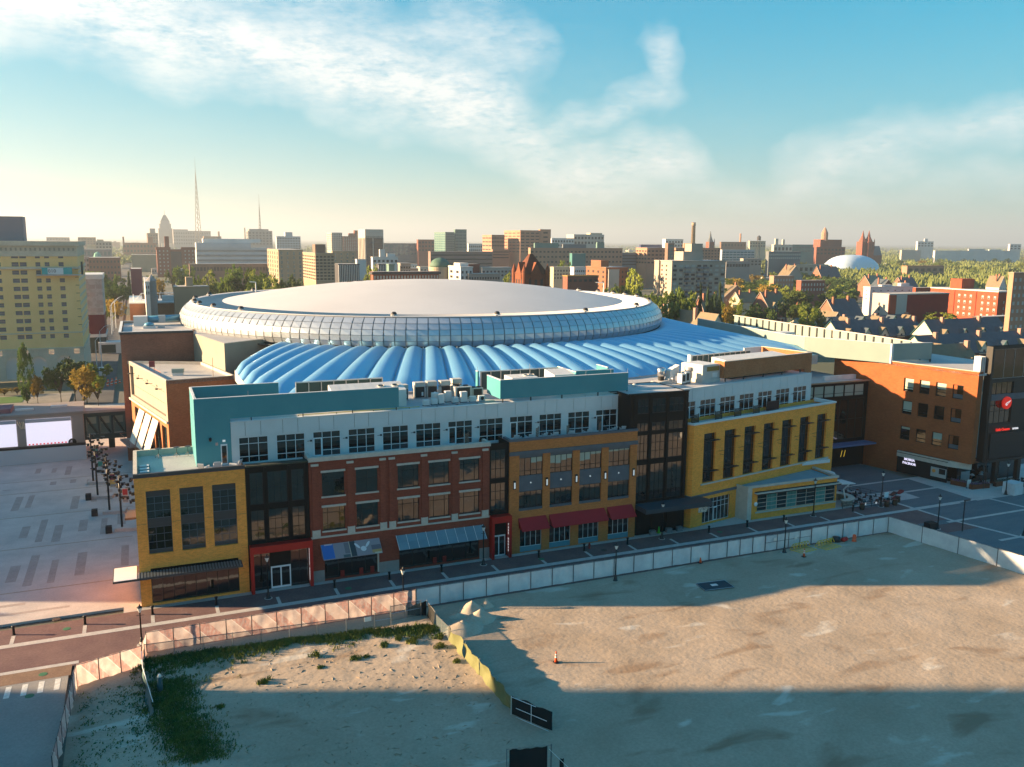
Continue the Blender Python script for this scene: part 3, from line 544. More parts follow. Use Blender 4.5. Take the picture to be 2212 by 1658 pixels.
for k in range(8):
    x0=49.0+k*1.63; bx('screen_panel',x0+.06,x0+1.57,13.75,13.83,21.6,24.2,m_scr,p); bx('screen_post',x0-.06,x0+.06,13.6,13.9,21.2,24.35,m_steel,p)
bx('screen_rail',48.9,62.1,13.66,13.74,24.2,24.36,m_pgrey,p)
for x in (48.6,53,58,64,69): bx('post',x,x+.15,4.12,4.3,21.15,21.75,m_dgrey,p)
for x in (48.4,52.2,57.1,62.0,66.2,69.1): bx('lightning_rod',x-.02,x+.02,13.6 if x<62 else 4.2,13.64 if x<62 else 4.24,24.42,25.1,m_steel,p)
p=thing('panelled_roof_screen','row of dark green framed screen panels behind the left teal wall','roof screen',(0,0,0))
for k in range(7):
    x0=21.3+k*1.76; bx('screen_panel',x0+.06,x0+1.7,13.65,13.73,21.6,24.1,mat('screen_mesh_green',(.035,.075,.065),.6),p); bx('screen_post',x0-.06,x0+.06,13.5,13.8,21.2,24.25,m_steel,p)
bx('screen_post',33.56,33.7,13.5,13.8,21.2,24.3,m_steel,p); bx('screen_rail',21.2,33.7,13.55,13.63,24.1,24.28,m_pgrey,p)
# ---- rooftop plant
m_unit=mat('plant_beige',(.52,.50,.46),.6,(.45,.43,.4),.8,4); m_unitw=mat('plant_white',(.68,.67,.65),.55,(.6,.59,.57),.7,4); m_grill=mat('grille_black',(.02,.022,.024),.6)
def ahu(label,x,y,z,w,d,h,rz=0,fans=2,slope=.5,seams=6):
    p=thing('air_handling_unit',label,'air unit',(x,y,z),rz)
    mb=MB().prism([(-w/2,-d/2),(w/2,-d/2),(w/2,d/2),(-w/2,d/2)],.0,[h,h,h+slope,h+slope]); mb.build('casing',m_unitw,p)
    for k in range(1,seams): 
        xx=-w/2+w*.68*k/seams; MB().quad((xx-.03,-d/2,h+.02),(xx+.03,-d/2,h+.02),(xx+.03,d/2,h+slope+.02),(xx-.03,d/2,h+slope+.02)).build('roof_seam',m_pgrey,p)
    for k in range(fans):
        xx=w*(.27+.2*k)-w*.08; f=MB().lathe([(.5,-.1),(.5,.1),(.42,.1),(.42,-.05)],16).build('fan_guard',m_unit,p); f.location=(xx,0,h+slope/2+.06); f.rotation_euler=(math.atan2(slope,d),0,0)
        k2=MB()
        for q in range(5):
            a=2*PI*q/5; k2.tri((0,0,0),(.4*math.cos(a),.4*math.sin(a),0),(.4*math.cos(a+.7),.4*math.sin(a+.7),.05))
        b=k2.build('fan_blades',m_grill,f)
    return p
ahu('long white air handler with sloping seamed roof and two fans behind the left teal wall',30.2,8.6,21.15,10.2,3.4,2.3,0,2,.7)
ahu('flat white fan unit inside the box-shaped teal screen',53.6,8.9,21.6,4.2,3.0,2.45,0,2,.1,2)
ahu('white sloping unit behind the box-shaped teal screen',60.3,9.4,21.6,3.6,3.6,2.5,0,0,.45,3)
ahu('small white unit deep inside the left teal enclosure',9.6,8.4,21.3,2.4,2.6,2.1,0,1,.05,2)
for k,(x,y,h) in enumerate([(35.9,11.2,2.3),(38.7,12.2,2.35),(40.5,11.9,2.45),(42.4,11.4,2.5),(44.6,12.6,2.5)]):
    p=thing('condenser_unit',f'tall grey roof condenser with dark grille, {ORD[k]} from the left of its row','condenser',(x,y,21.15),0,'tall condensers on the penthouse roof')
    MB().box(-.75,.75,-.6,.6,1.7*h/2.3,h).box(-.75,-.68,-.6,.6,.15,1.7).box(.68,.75,-.6,.6,.15,1.7).box(-.75,.75,.5,.6,.15,1.7).build('casing',m_unit,p)
    bx('grille',-.68,.68,-.58,-.52,.15,1.7,m_grill,p); bx('control_box',.25,.5,-.66,-.59,.4,.95,m_pgrey,p); bx('skid',-.8,.8,-.65,.65,0,.14,m_steel,p); bx('pipe',-.95,-.85,-.2,-.1,.1,1.5,m_unitw,p)
for k,(x,y,w,d,h) in enumerate([(37.8,5.9,.85,.6,.85),(39.1,6.2,.85,.6,.85),(40.2,6.5,.75,.7,1.45),(39.6,7.4,.9,.7,1.5),(41.6,7.6,.9,.7,1.6),(42.3,6.5,.85,.6,.85),(43.6,6.6,.95,.7,1.55),(44.9,6.3,.85,.6,.85),(46.3,6.4,.9,.6,.85),(44.6,10.2,2.6,1.9,1.75),(47.1,10.8,1.7,1.6,1.3)]):
    p=thing('split_air_unit',['low pale box unit leftmost on the penthouse roof front row','second low pale box unit of the roof front row','tall pale cabinet right of the two low front box units','tall pale cabinet behind the leftmost roof units','tall pale cabinet in the second row, middle of the units','low pale box unit before the big brown fan unit','tall pale cabinet with a door seam before the brown fan unit','low pale box unit right of the door-seam cabinet','low box unit with round fan near the teal screen','big brown roof unit with top fans among the pale cabinets','square brown roof unit beside the teal screen'][k],'air unit',(x,y,21.15),0,'small plant on the penthouse roof')
    MB().box(-w/2,w/2,-d/2,d/2,.12,h).build('casing',m_unitw if k<9 else m_unit,p); bx('base_rail',-w/2,w/2,-d/2+.02,d/2-.02,0,.12,m_dgrey,p)
    if h<1 or k>=9: bx('grille',-w*.38,w*.38,-d/2-.02,-d/2-.005,.22,h-.12,m_grill if k>=9 else m_pgrey,p)
    if k>=9:
        for q in (-.25,.25):
            f=MB().lathe([(.38,0),(.38,.12),(.3,.12),(.3,.02)],14,(q*w,0,h)).build('fan_guard',m_grill,p)
    if k==8:
        f=MB().lathe([(.26,0),(.26,.05)],14).build('fan_guard',m_grill,p); f.location=(0,-d/2-.03,.5); f.rotation_euler=(PI/2,0,0)
p=thing('roof_pipe_run','bundle of dark pipes lying along the roof edge beside the air units','pipes',(0,0,0))
for k in range(4): MB().bar((37.5+k*.3,4.9+k*.13,21.26),(48.0,5.3+k*.2,21.26),.05,5).build('pipe',m_dgrey if k%2 else m_steel,p)
for x in (39,42,45): bx('pipe_support',x,x+.2,4.8,5.9,21.15,21.22,m_dgrey,p)
p=thing('roof_gas_pipe','thin yellow gas pipe along the edge of the penthouse roof','pipe',(0,0,0))
MB().bar((20,4.75,21.32),(36.5,4.75,21.32),.045,5).build('pipe',mat('pipe_yellow',(.55,.42,.06),.5),p)
for x in (20,25,30,35): bx('pipe_support',x,x+.1,4.65,4.85,21.15,21.28,m_dgrey,p)
p=thing('roof_gas_pipe','thin pale pipe along the roof edge below the box-shaped teal screen','pipe',(0,0,0))
MB().bar((58,4.45,21.32),(69.5,4.45,21.5),.045,5).build('pipe',m_unit,p); bx('pipe_support',62,62.1,4.4,4.5,21.15,21.28,m_dgrey,p)
# ---- D: angled orange building
RD=math.atan2(7.2,34.53)
p=thing('orange_brick_building','orange brick building with seven tall dark windows, turned away at an angle','building',(78.66,.09,0),RD)
W=[(2.3+4.68*k,4.95+4.68*k) for k in range(7)]
mb=body(p,0,35.3,0,4.2,-.2,16.35,m_org); wall(mb,0,35.3,-.2,16.35,[(a,b,6.85,14.75) for a,b in W]+[(2.6,8.9,.25,4.15)],0,.45)
mb.quad((-.6,1.6,-.2),(0,0,-.2),(0,0,16.35),(-.6,1.6,16.35)); mb.build('wall',m_org,p)
MB().box(-.05,35.4,-.12,.4,16.35,16.62).box(34.95,35.4,.4,4.3,16.0,16.62).build('coping',m_pgrey,p); MB().prism([(-.75,1.6),(-.12,-.1),(.3,-.05),(-.3,1.7)],16.35,16.615).build('coping',m_pgrey,p)
flat_roof(p,[(0,.2),(35.1,.2),(35.1,30),(0,30)],15.75,m_roof,'roof_deck')
bx('belt_course',-.02,11,-.1,-.001,4.72,5.15,m_slate,p); MB().prism([(-.68,1.6),(-.1,-.1),(0,0),(-.6,1.6)],4.72,5.148).build('belt_course',m_slate,p); bx('sill_band',1.9,34,-.16,-.001,6.6,6.85,m_cream,p)
m_fin=mat('fin_black',(.02,.014,.014),.5)
for k,(a,b) in enumerate(W):
    window(p,a,b,6.85,14.75,.4,(.25,.5,.75),(.3,.62,.88),m_blkf,m_glb,.05)
    for z in (8.65,13.55): bx('sun_shelf',a+.05,b+.45,-.55,.3,z,z+.1,m_fin,p)
    bx('brick_panel',a-.1,b+.1,-.035,-.001,15.0,15.75,m_org,p)
    if k: MB().bar((a-1.3,-.02,11.6),(a-.6,-.5,11.75),.03).bar((a-1.0,-.02,11.1),(a-.5,-.45,11.0),.03).build('banner_bracket',m_fin,p)
st=window(p,2.6,8.9,.25,4.15,.3,[k/7 for k in range(1,8-1)],(.58,.8),m_alu,m_glb,.05,'storefront'); bx('door_leaf',5.4,6.2,.2,.24,.28,2.5,m_alu,st); pane(5.5,6.1,.45,2.35,.19,m_glb,st,'door_pane')
q=thing('corner_penthouse','pale grey penthouse storey above the angled orange building','building',(78.66,.09,0),RD)
W=[(1.15+4.68*k,4.75+4.68*k) for k in range(7)]
mb=body(q,-1.0,34.0,4.3,11,15.4,21.1,m_pgrey); wall(mb,-1.0,34,15.4,19.2,[(a,b,15.72,19.05) for a,b in W],4.34,.2); mb.build('wall',m_pgrey,q); MB().box(-.9,33.9,4.4,4.5,19.2,21).build('panel_backing',m_dgrey,q)
xs=[-1.0]
for a,b in W: xs+=[a+.85,b-.85]
xs.append(34.0)
for a,b in zip(xs,xs[1:]): bx('panel',a+.025,b-.025,4.3,4.42,19.21,21.08,m_pgrey,q)
bx('roof_edge',-1.0,34.05,4.24,4.8,21.09,21.2,m_pgrey,q); flat_roof(q,[(-3,4.8),(33.9,4.8),(33.9,24),(-3,24)],21.15,m_roof)
for k,(a,b) in enumerate(W):
    wd=window(q,a,b,15.72,19.05,4.46,(1/3,2/3),(.24,.74),m_alu,m_gl,.075)
    if k in (0,4,6): bx('door_leaf',a+1.2,a+2.3,4.37,4.42,15.75,18.2,m_alu,wd); pane(a+1.32,a+2.18,15.95,18.05,4.36,m_glb,wd,'door_pane')
    if k<6: MB().bar((b+.3,4.28,17.9),(b+.7,4.0,18.0),.03).box(b+.55,b+.8,3.9,4.08,17.9,18.12).build('wall_light',m_dl,q)
q=thing('rust_brick_plant_screen','rust brick screen wall enclosing roof plant above the angled orange building','roof screen',(78.66,.09,0),RD)
MB().box(12.9,36.0,5.95,6.35,21.75,24.5).box(34.05,36.0,5.95,6.36,15.4,21.75).box(35.6,36.0,6.35,17,15.4,24.5).box(12.9,13.3,6.35,8.2,21.75,24.5).build('wall',m_rust,q); MB().box(12.85,36.05,5.9,6.45,24.5,24.6).box(35.5,36.05,6.45,17,24.5,24.6).build('coping',m_cream,q)
for x in (13.4,18,23,28,33): bx('post',x,x+.15,6.05,6.25,21.15,21.75,m_dgrey,q)
screen_wall(q,[((35.2,16.8),(30.5,16.9))],22,24.5,.2,m_pgrey,'return_wall')
for k in range(11):
    x0=15.2+k*1.42; bx('screen_panel',x0+.05,x0+1.37,15.6,15.68,21.6,24.2,m_scr,q); bx('screen_post',x0-.05,x0+.05,15.45,15.75,21.15,24.35,m_steel,q)
bx('screen_post',14.6,15.1,15.2,15.9,21.15,24.5,m_pgrey,q); bx('screen_rail',15.1,31,15.5,15.58,24.2,24.36,m_pgrey,q)
c,s=math.cos(RD),math.sin(RD)
def DL(x,y,z,c=math.cos(RD),s=math.sin(RD)): return (78.66+c*x-s*y,.09+s*x+c*y,z)
ahu('long white louvred roof unit behind the rust brick screen',*DL(24,9.5,21.4),16,4.2,2.75,RD,0,.35,9)
p=thing('air_handling_unit','big cream air handler with open louvred top left of the rust brick screen','air unit',DL(11.3,9.2,21.15),RD)
MB().box(-2.6,1.5,-2.4,2.4,.6,2.9).box(-2.7,1.6,-2.5,2.5,0,.6).build('casing',m_unit,p); MB().box(-1.6,1.3,-2.44,-2.41,1.9,2.65).build('louvre',mat('louvre_gold',(.25,.17,.05),.6),p); MB().lathe([(.5,0),(.5,.5)],12).build('duct_elbow',m_unitw,p).location=(-2.9,.5,1.9); bx('hatch',-.3,.9,-2.46,-2.415,.8,1.6,m_unitw,p)
MB().box(-2.4,1.3,-2.2,2.2,2.9,2.98).build('roof_lip',m_unitw,p)
for k,(x,y,h) in enumerate([(5.4,8.2,1.75),(6.7,8.6,1.9),(4.6,10.0,2.6),(6.8,11.2,2.7)]):
    p=thing('condenser_unit',['white cabinet with dark side grille, left of the pair near the cream air handler','white cabinet with dark side grille, right of the pair near the cream air handler','white hooded vent with sloping top behind the white cabinets','white hooded vent next to the screen post, right of its twin'][k],'condenser',DL(x,y,21.15),RD)
    if k<2: MB().box(-.5,.5,-.5,.5,.2,h).build('casing',m_unitw,p); bx('grille',-.3,.3,-.53,-.505,.5,h-.2,m_grill,p); bx('skid',-.6,.6,-.6,.6,0,.2,m_dgrey,p)
    else: MB().prism([(-.55,-.5),(.55,-.5),(.55,.5),(-.55,.5)],.9,[h-.5,h,h,h-.5]).build('hood',m_unitw,p); MB().prism([(-.8,-.4),(-.2,-.4),(-.2,.4),(-.8,.4)],0,.9).build('stem',m_unitw,p)
p=thing('roof_vent_stack','shiny round metal exhaust stack on a black base above the black tower','vent',(79.6,11.2,21.15)); MB().lathe([(.65,1.2),(.65,2.5),(.55,2.55),(.55,2.3)],18).build('steel_drum',mat('chrome',(.6,.6,.6),.25,metal=.9),p,True); MB().lathe([(.5,.5),(.55,1.2)],14).build('black_neck',m_grill,p); MB().prism([(-1.3,-1),(1.6,-1),(1.6,1),(-1.3,1)],0,[.3,.7,.7,.3]).build('curb',m_roof,p)
for k,(x,y) in enumerate([(70.6,8.5),(72.4,7.6),(82.6,10.2)]):
    p=thing('roof_vent',['small white round vent cap right of the box-shaped teal screen','second small white vent cap right of the teal screen','small white box vent right of the shiny exhaust stack'][k],'vent',(x,y,21.15)); MB().lathe([(.22,0),(.22,.5),(.34,.5),(.34,.8),(.2,.9)],12).build('cap',m_unitw,p); MB().lathe([(.4,0),(.4,.12)],12).build('flashing',m_roof,p)
p=thing('main_roof','grey membrane roof between the penthouse plant and the arena skirt','roof',(0,0,0)); MB().prism([(16,16),(78,16),(112,22),(112,26),(60,20),(16,20)],20.6,20.9).build('membrane',m_roof,p); MB().prism([(67.6,4.5),(80,4.5),(80,20),(67.6,18)],20.8,21.1).build('membrane',m_roof,p); MB().box(11.6,67.4,15.8,16.1,20.9,21.5).build('parapet',m_roof,p)
# ---- W: restaurant wing
p=thing('restaurant_wing','low wedge-shaped orange restaurant wing with ribbon window and pale coping','building',(0,0,0))
P4=[(88.7,2.9),(89.35,.25),(107.7,-.25),(108.1,6.9)]
mb=MB(); wall(mb,89.35,107.7,-.1,5.3,[(91.3,107.45,1.25,3.95)],.0,.25); mb.quad((88.7,2.9,-.1),(89.35,.0,-.1),(89.35,.0,5.3),(88.7,2.9,5.3)).quad((107.7,0,-.1),(108.1,6.9,-.1),(108.1,6.9,5.3),(107.7,0,5.3)); mb.build('wall',m_org,p)
MB().box(89.3,89.36,-.05,-.02,0,5.3).prism([(88.6,2.9),(89.26,-.12),(90.1,-.12),(90.1,-.02),(89.36,-.02),(88.72,2.9)],0,5.55).build('corner_pier',m_cream,p)
MB().prism([(88.9,2.9),(89.7,.4),(107.4,.3),(107.6,6.9)],5.0,5.2).build('roof',mat('roof_blue_grey',(.2,.33,.38),.7,(.16,.28,.33),.3,5),p)
MB().box(89.3,107.9,-.2,.25,5.3,5.62).prism([(107.4,.25),(107.9,.25),(108.4,6.9),(107.8,6.9)],5.3,5.615).build('coping',m_cream,p)
MB().box(90.6,107.95,-.75,-.01,4.35,4.5).build('sun_ledge',m_cream,p); MB().box(90.6,107.95,-.78,-.7,4.2,4.36).box(90.65,107.9,-.3,-.05,4.5,4.62).build('ledge_trim',m_blkf,p)
m_curt=mat('curtain_teal',(.10,.30,.27),.85,(.05,.17,.16),1.0,2,stretch=(9,.1,.1)); m_glr=glass('ribbon_glass',(.008,.03,.035),.05,1.6)
rw=window(p,91.3,107.45,1.25,3.95,.2,[k/8 for k in range(1,8)],(.25,.5,.75),m_cream,m_glr,.07,'ribbon_window',lambda i,j:m_curt if i in (1,3,6) else m_glr)
bx('sill',91.0,107.6,-.12,.02,1.0,1.25,m_cream,p); l=MB().lathe([(.32,0),(.36,.1),(.1,.22)],14).build('round_sign',m_alu,p); l.location=(90.9,-.1,2.6); l.rotation_euler=(PI/2,0,0); bx('belt_course',89.4,90.6,-.3,-.02,4.6,4.9,m_cream,p) if False else None
MB().box(104.2,111.2,5.6,6.9,6.2,6.75).build('roof_fin',m_pgrey,p)
p=thing('round_bar','round open-air bar with white ring canopy beside the restaurant wing','bar',(110.2,2.2,0))
def arc_ring(mb,r0,r1,a0,a1,z0,z1,n=18):
    i=len(mb.v)
    for k in range(n+1):
        a=a0+(a1-a0)*k/n; c_,s_=math.cos(a),math.sin(a); mb.v+=[(r0*c_,r0*s_,z0),(r1*c_,r1*s_,z0),(r1*c_,r1*s_,z1),(r0*c_,r0*s_,z1)]
    for k in range(n):
        b=i+4*k; mb.f+=[(b+1,b+5,b+6,b+2),(b+2,b+6,b+7,b+3),(b+3,b+7,b+4,b),(b,b+4,b+5,b+1)]
    mb.f+=[(i,i+1,i+2,i+3),(i+4*n+3,i+4*n+2,i+4*n+1,i+4*n)]; return mb
m_stonew=mat('fieldstone',(.22,.16,.12),.9,(.34,.29,.25),2.5,3,.4,.6,bump=.04,bs=4)
arc_ring(MB(),2.0,2.5,R(-115),R(60),0,1.05).build('stone_front',m_stonew,p); arc_ring(MB(),1.7,2.75,R(-120),R(62),1.05,1.18).build('counter_top',m_cream,p); arc_ring(MB(),1.0,2.1,R(-100),R(100),4.6,4.85).build('ring_canopy',m_pgrey,p).location=(-1.3,2.6,0)
MB().prism([(-1.9,-1.4),(1.6,-2.2),(1.2,.6),(-1.9,1.2)],3.7,3.85).build('wing_canopy',m_pgrey,p); MB().bar((.8,-1.2,0),(.2,-1.0,2.6),.12,8).bar((.2,-1.0,2.6),(1.1,-1.5,3.7),.1,8).build('curved_post',m_pgrey,p)
# ---- patio: rail, tables, chairs, umbrellas folded, barrels
p=thing('patio_railing','black metal railing round the restaurant patio','railing',(0,0,0))
RP=[(108.4,-.9),(112.2,-1.6),(119.2,-2.1),(119.9,-.4),(119.3,1.5),(117.6,7.0)]
for a,b in zip(RP,RP[1:]):
    for z in (.15,.55,1.0): MB().bar((*a,z),(*b,z),.035).build('rail',m_black,p)
    n=max(1,int(math.dist(a,b)/1.6))
    for k in range(n+1): MB().bar((a[0]+(b[0]-a[0])*k/n,a[1]+(b[1]-a[1])*k/n,0),(a[0]+(b[0]-a[0])*k/n,a[1]+(b[1]-a[1])*k/n,1.05),.045).build('post',m_black,p)
for k in range(3): 
    q=MB().lathe([(.2,0),(.2,.03)],14).build('round_badge',m_wlamp,p); q.location=(112.6+k*2.25,-1.62-.17*k-.05,.6); q.rotation_euler=(PI/2,0,0)
m_tab=mat('table_grey',(.3,.31,.32),.6); m_chr=mat('chair_dark_red',(.09,.02,.02),.6)
TAB=[(112.6,.7),(114.4,.2),(116.3,-.3),(118.0,-.5),(113.4,2.6),(115.3,2.2),(117.2,1.7),(113.2,5.0),(115.2,4.4),(116.6,4.4),(111.4,6.4)]
def chair_mesh(mt):
    return MB().box(-.22,.22,-.22,.22,.42,.47).box(-.22,.22,.18,.22,.47,.9).data('seat',mt),MB().box(-.22,-.18,-.22,-.18,0,.42).box(.18,.22,-.22,-.18,0,.42).box(-.22,-.18,.18,.22,0,.42).box(.18,.22,.18,.22,0,.42).data('legs',m_black)
cs,cl=chair_mesh(m_chr); cs2,_=chair_mesh(mat('chair_black',(.02,.02,.025),.6))
tt=MB().lathe([(.45,.72),(.45,.76)],14).data('table_top',m_tab); tl=MB().lathe([(.28,0),(.28,.03),(.04,.05),(.04,.72)],10).data('pedestal',m_black)
for k,(x,y) in enumerate(TAB):
    t=thing('patio_table','round grey patio table behind the black railing by the restaurant','table',(x,y,.03),0,'patio tables by the restaurant'); put('table_top',tt,t); put('pedestal',tl,t)
    for q in range(3):
        a=q*2.1+k; e=thing('patio_chair','dark patio chair at a round table behind the black railing','chair',(x+.72*math.cos(a),y+.72*math.sin(a),.03),a-PI/2,'patio chairs by the restaurant'); put('seat',cs if (q+k)%2 else cs2,e); put('legs',cl,e)
for k,(x,y) in enumerate([(116.4,-2.7),(118.3,-2.6),(120.2,-1.4),(111.3,-2.3)]):
    t=thing('wooden_barrel','dark wooden barrel with a flat lid outside the patio railing','barrel',(x,y,.02),0,'barrels outside the patio railing'); MB().lathe([(.36,0),(.46,.45),(.36,.95)],14).build('staves',mat('barrel_wood',(.06,.035,.02),.7),t,True); MB().lathe([(.48,.95),(.48,1.0)],14).build('lid',m_black,t)
t=thing('menu_board','white menu board standing on the patio by the lamp post','sign',(118.7,-.3,.03)); bx('board',-.45,.45,-.03,.03,.6,1.6,m_alu,t); bx('leg',-.4,-.34,-.25,.25,0,.6,m_black,t); bx('leg',.34,.4,-.25,.25,0,.6,m_black,t)
for k,(x,y,c_) in enumerate([(121.3,.2,0),(123.0,2.2,1),(125.0,2.6,0)]):
    t=thing('cornhole_board',['red cornhole board lying nearest the patio','black cornhole board lying between the two red ones','red cornhole board farthest from the patio'][k],'game board',(x,y,.03),.4); MB().prism([(-1.0,-.35),(1.0,-.35),(1.0,.35),(-1.0,.35)],0,[.08,.35,.35,.08]).build('deck',mat('board_red',(.22,.02,.02),.6) if not c_ else m_black,t); MB().lathe([(.1,.33),(.1,.36)],10,(.6,0,0)).build('hole',m_dark,t)
# ================================================================ ARENA
AC=(67.2,97.8); RR=[56.7,57.2,57.25,56.9,56.15,54.9]; RZ=[24.6,25.65,26.7,27.75,28.8,29.8]
m_drum=mat('drum_panel',(.56,.60,.64),.32,(.5,.55,.6),.2,3,metal=.5,spec=.6,objrand=.05); m_memb=mat('dome_membrane',(.56,.56,.57),.8,(.51,.51,.52),.05,8,fine=.04); m_etfe=mat('foil_cushion',(.26,.55,.76),.36,(.22,.5,.73),.08,4,spec=.7,metal=.55)
p=thing('arena','round arena with pale domed roof, panelled drum ring and ribbed blue foil skirt','arena',(AC[0],AC[1],0))
prof=[(49.8*math.sin(PI/2*k/16)/1.0,0) for k in range(17)]
mb=MB(); n=128; pr=[]
for k in range(18):
    r=.5+49.5*k/17; pr.append((r,29.45+4.85*(1-(r/50)**2)))
pr+= [(50.6,29.3),(52.6,29.35),(53.6,29.75),(54.6,30.02),(54.95,29.85)]
mb.lathe(pr,n); mb.build('dome_roof',m_memb,p,True)
mb=MB(); mb.lathe([(r-.25,z) for r,z in zip(RR,RZ)],n,(0,0,0),False); mb.build('drum_backing',mat('drum_joint',(.36,.39,.42),.6),p,True)
mb=MB(); mb.lathe([(56.4,24.7),(56.4,24.15),(58.2,24.15),(58.2,24.4),(57.9,24.4),(57.9,24.25),(56.7,24.25)],n,(0,0,0),False); mb.build('ring_gutter',mat('gutter_dark',(.03,.045,.05),.6),p)
NC=176; da=2*PI/NC
def panel(row,mb,ang=0.0):
    g=.0017; a0=-da/2+g; a1=da/2-g; z0=RZ[row]+.035; z1=RZ[row+1]-.035; r0,r1=RR[row],RR[row+1]
    def P(r,a,z): return (r*math.sin(a+ang),-r*math.cos(a+ang),z)
    sh=(-.25 if row%2 else .25)*da*0
    A=P(r0,a0,z0);B=P(r0+.07,a1,z0);Cc=P(r1,a1,z1);D=P(r1+.05,a0,z1)
    mb.tri(A,B,D); mb.tri(B,Cc,D); q=.12
    mb.quad(P(r0-.3,a0,z0),P(r0-.3,a1,z0),B,A); mb.quad(P(r0-.3,a0,z0),A,D,P(r1-.3,a0,z1)); return mb
pm=[panel(r,MB()).data('panel',m_drum) for r in range(5)]; rest=MB()
for k in range(NC):
    a=(k-NC/2)*da
    for r in range(5):
        if abs(k-NC/2+2)<=29.6: put('panel',pm[r],p,None,None,(0,0,a))
        else: panel(r,rest,a)
tag(rest.build('rear_panels',m_drum,p),kind='stuff')
NCU=118; dc=2*PI/NCU; X0,X1,Y1=16.5-AC[0],131.0-AC[0],16.25-AC[1]
def reach(a):
    s,c_=math.sin(a),-math.cos(a); t=1e9
    if c_<-1e-6: t=min(t,Y1/c_)
    if s>1e-6: t=min(t,X1/s)
    if s<-1e-6: t=min(t,X0/s)
    q=-13.5*s+54*c_
    if q<-1e-6: t=min(t,(-13.5*(78-AC[0])+54*(17.3-AC[1]))/q)
    return t
def skz(f,L): 
    return 24.35-(3.25)*(f**1.7)
br=MB().box(-.09,.09,-58.3,-58.05,24.2,24.75).data('bracket',m_unitw)
k0,k1=int(-51/180*PI/dc)+1,int(97/180*PI/dc)
for k in range(k0,k1):
    a0,a1=k*dc,(k+1)*dc; mb=MB(); ns,nt=18,12
    for i in range(ns+1):
        f=i/ns
        for j in range(nt+1):
            t=j/nt; a=a0+(a1-a0)*t; Lq=reach(a)*(1-t*0)+0; La,Lb=reach(a0),reach(a1); L_=La+(Lb-La)*t; r=56.9+(L_-56.9)*f
            wloc=r*dc; u=2*t-1; h=min(1.25,.33*wloc)*(1-u*u)**.8*min(1,(f*7+.02)**.5)*min(1,((1-f)*9+.02)**.5)
            mb.v.append((r*math.sin(a),-r*math.cos(a),skz(f,L_)+h))
    for i in range(ns):
        for j in range(nt): b=i*(nt+1)+j; mb.f.append((b,b+nt+1,b+nt+2,b+1))
    mb.build('foil_cushion',m_etfe,p,True)
    mb=MB(); s=math.sin(a0); c_=math.cos(a0); La=reach(a0)
    for i in range(12):
        f0,f1=i/12,(i+1)/12; ra=56.9+(La-56.9)*f0; rb=56.9+(La-56.9)*f1
        mb.bar((ra*s,-ra*c_,skz(f0,La)+.1),(rb*s,-rb*c_,skz(f1,La)+.1),.07,4)
    mb.build('seam_cable',m_unitw,p); put('bracket',br,p,None,None,(0,0,a0))
mb=MB(); pts=[]
for k in range(k0,k1+1): t=reach(k*dc); pts.append((t*math.sin(k*dc),-t*math.cos(k*dc)))
for a,b in zip(pts,pts[1:]): mb.quad((*a,19.5),(*b,19.5),(*b,21.35),(*a,21.35))
mb.build('skirt_edge',m_roof,p)
rg=random.Random(4); m_camd=mat('fixture_black',(.02,.02,.022),.5)
for k in range(20):                          # lights on the rim
    a=[-2.4,-2.0,-1.75,-1.55,-1.42,-1.25,-1.05,-.42,-.06,.32,.7,1.05,1.35,1.5,1.62,1.75,1.9,2.1,2.4,2.8][k]
    q=MB().lathe([(.18,0),(.2,.25),(.5,.4),(.55,.7),(.3,1.0)],10).build('rim_light',m_camd,p,True); q.location=(54.0*math.sin(a),-54.0*math.cos(a),29.8); MB().lathe([(.6,.3),(.7,.42),(.6,.5)],10).build('light_rim',m_unitw,q)
def domez(x,y): return 29.45+4.85*(1-(x*x+y*y)/2500)
m_tear=mat('exposed_underlay',(.03,.02,.016),.9)
for k in range(34):                          # peeled strips of membrane toward the back of the dome
    if k<8: x=-17+k*3.1+rg.uniform(-.5,.5); y=8+rg.uniform(-.4,.4)+k*.25; Lh,wd,an=rg.uniform(.7,1.4),.28,rg.uniform(-.1,.2)
    else: x=rg.uniform(-14,34); y=rg.uniform(24,37) if x<20 else rg.uniform(12,30); Lh,wd,an=rg.uniform(.6,2.6),rg.uniform(.12,.4),rg.uniform(-.6,.1)
    mb=MB(); ca,sa=math.cos(an),math.sin(an); T=[];B=[]
    for i in range(7):
        s=(i/6*2-1)*Lh; ww=wd*(1-abs(i/6*2-1)**2)+.03
        for sg,lst in ((1,T),(-1,B)):
            xx=x+ca*s-sa*ww*sg; yy=y+sa*s+ca*ww*sg; lst.append((xx,yy,domez(xx,yy)+.06+(.22*(1-abs(i/6*2-1)) if sg>0 else 0)))
    for i in range(6): mb.quad(B[i],B[i+1],T[i+1],T[i])
    mb.build('membrane_tear',m_tear,p)
for a,h,arm in ((1.62,3.6,2.2),(-2.35,3.2,1.5)):
    MB().bar((51*math.sin(a),-51*math.cos(a),29.3),(51*math.sin(a),-51*math.cos(a),29.3+h),.14,8).bar((51*math.sin(a),-51*math.cos(a),29.3+h),(51*math.sin(a)-arm,-51*math.cos(a)+.4,29.3+h+.1),.12,8).build('davit_arm',m_unitw,p)
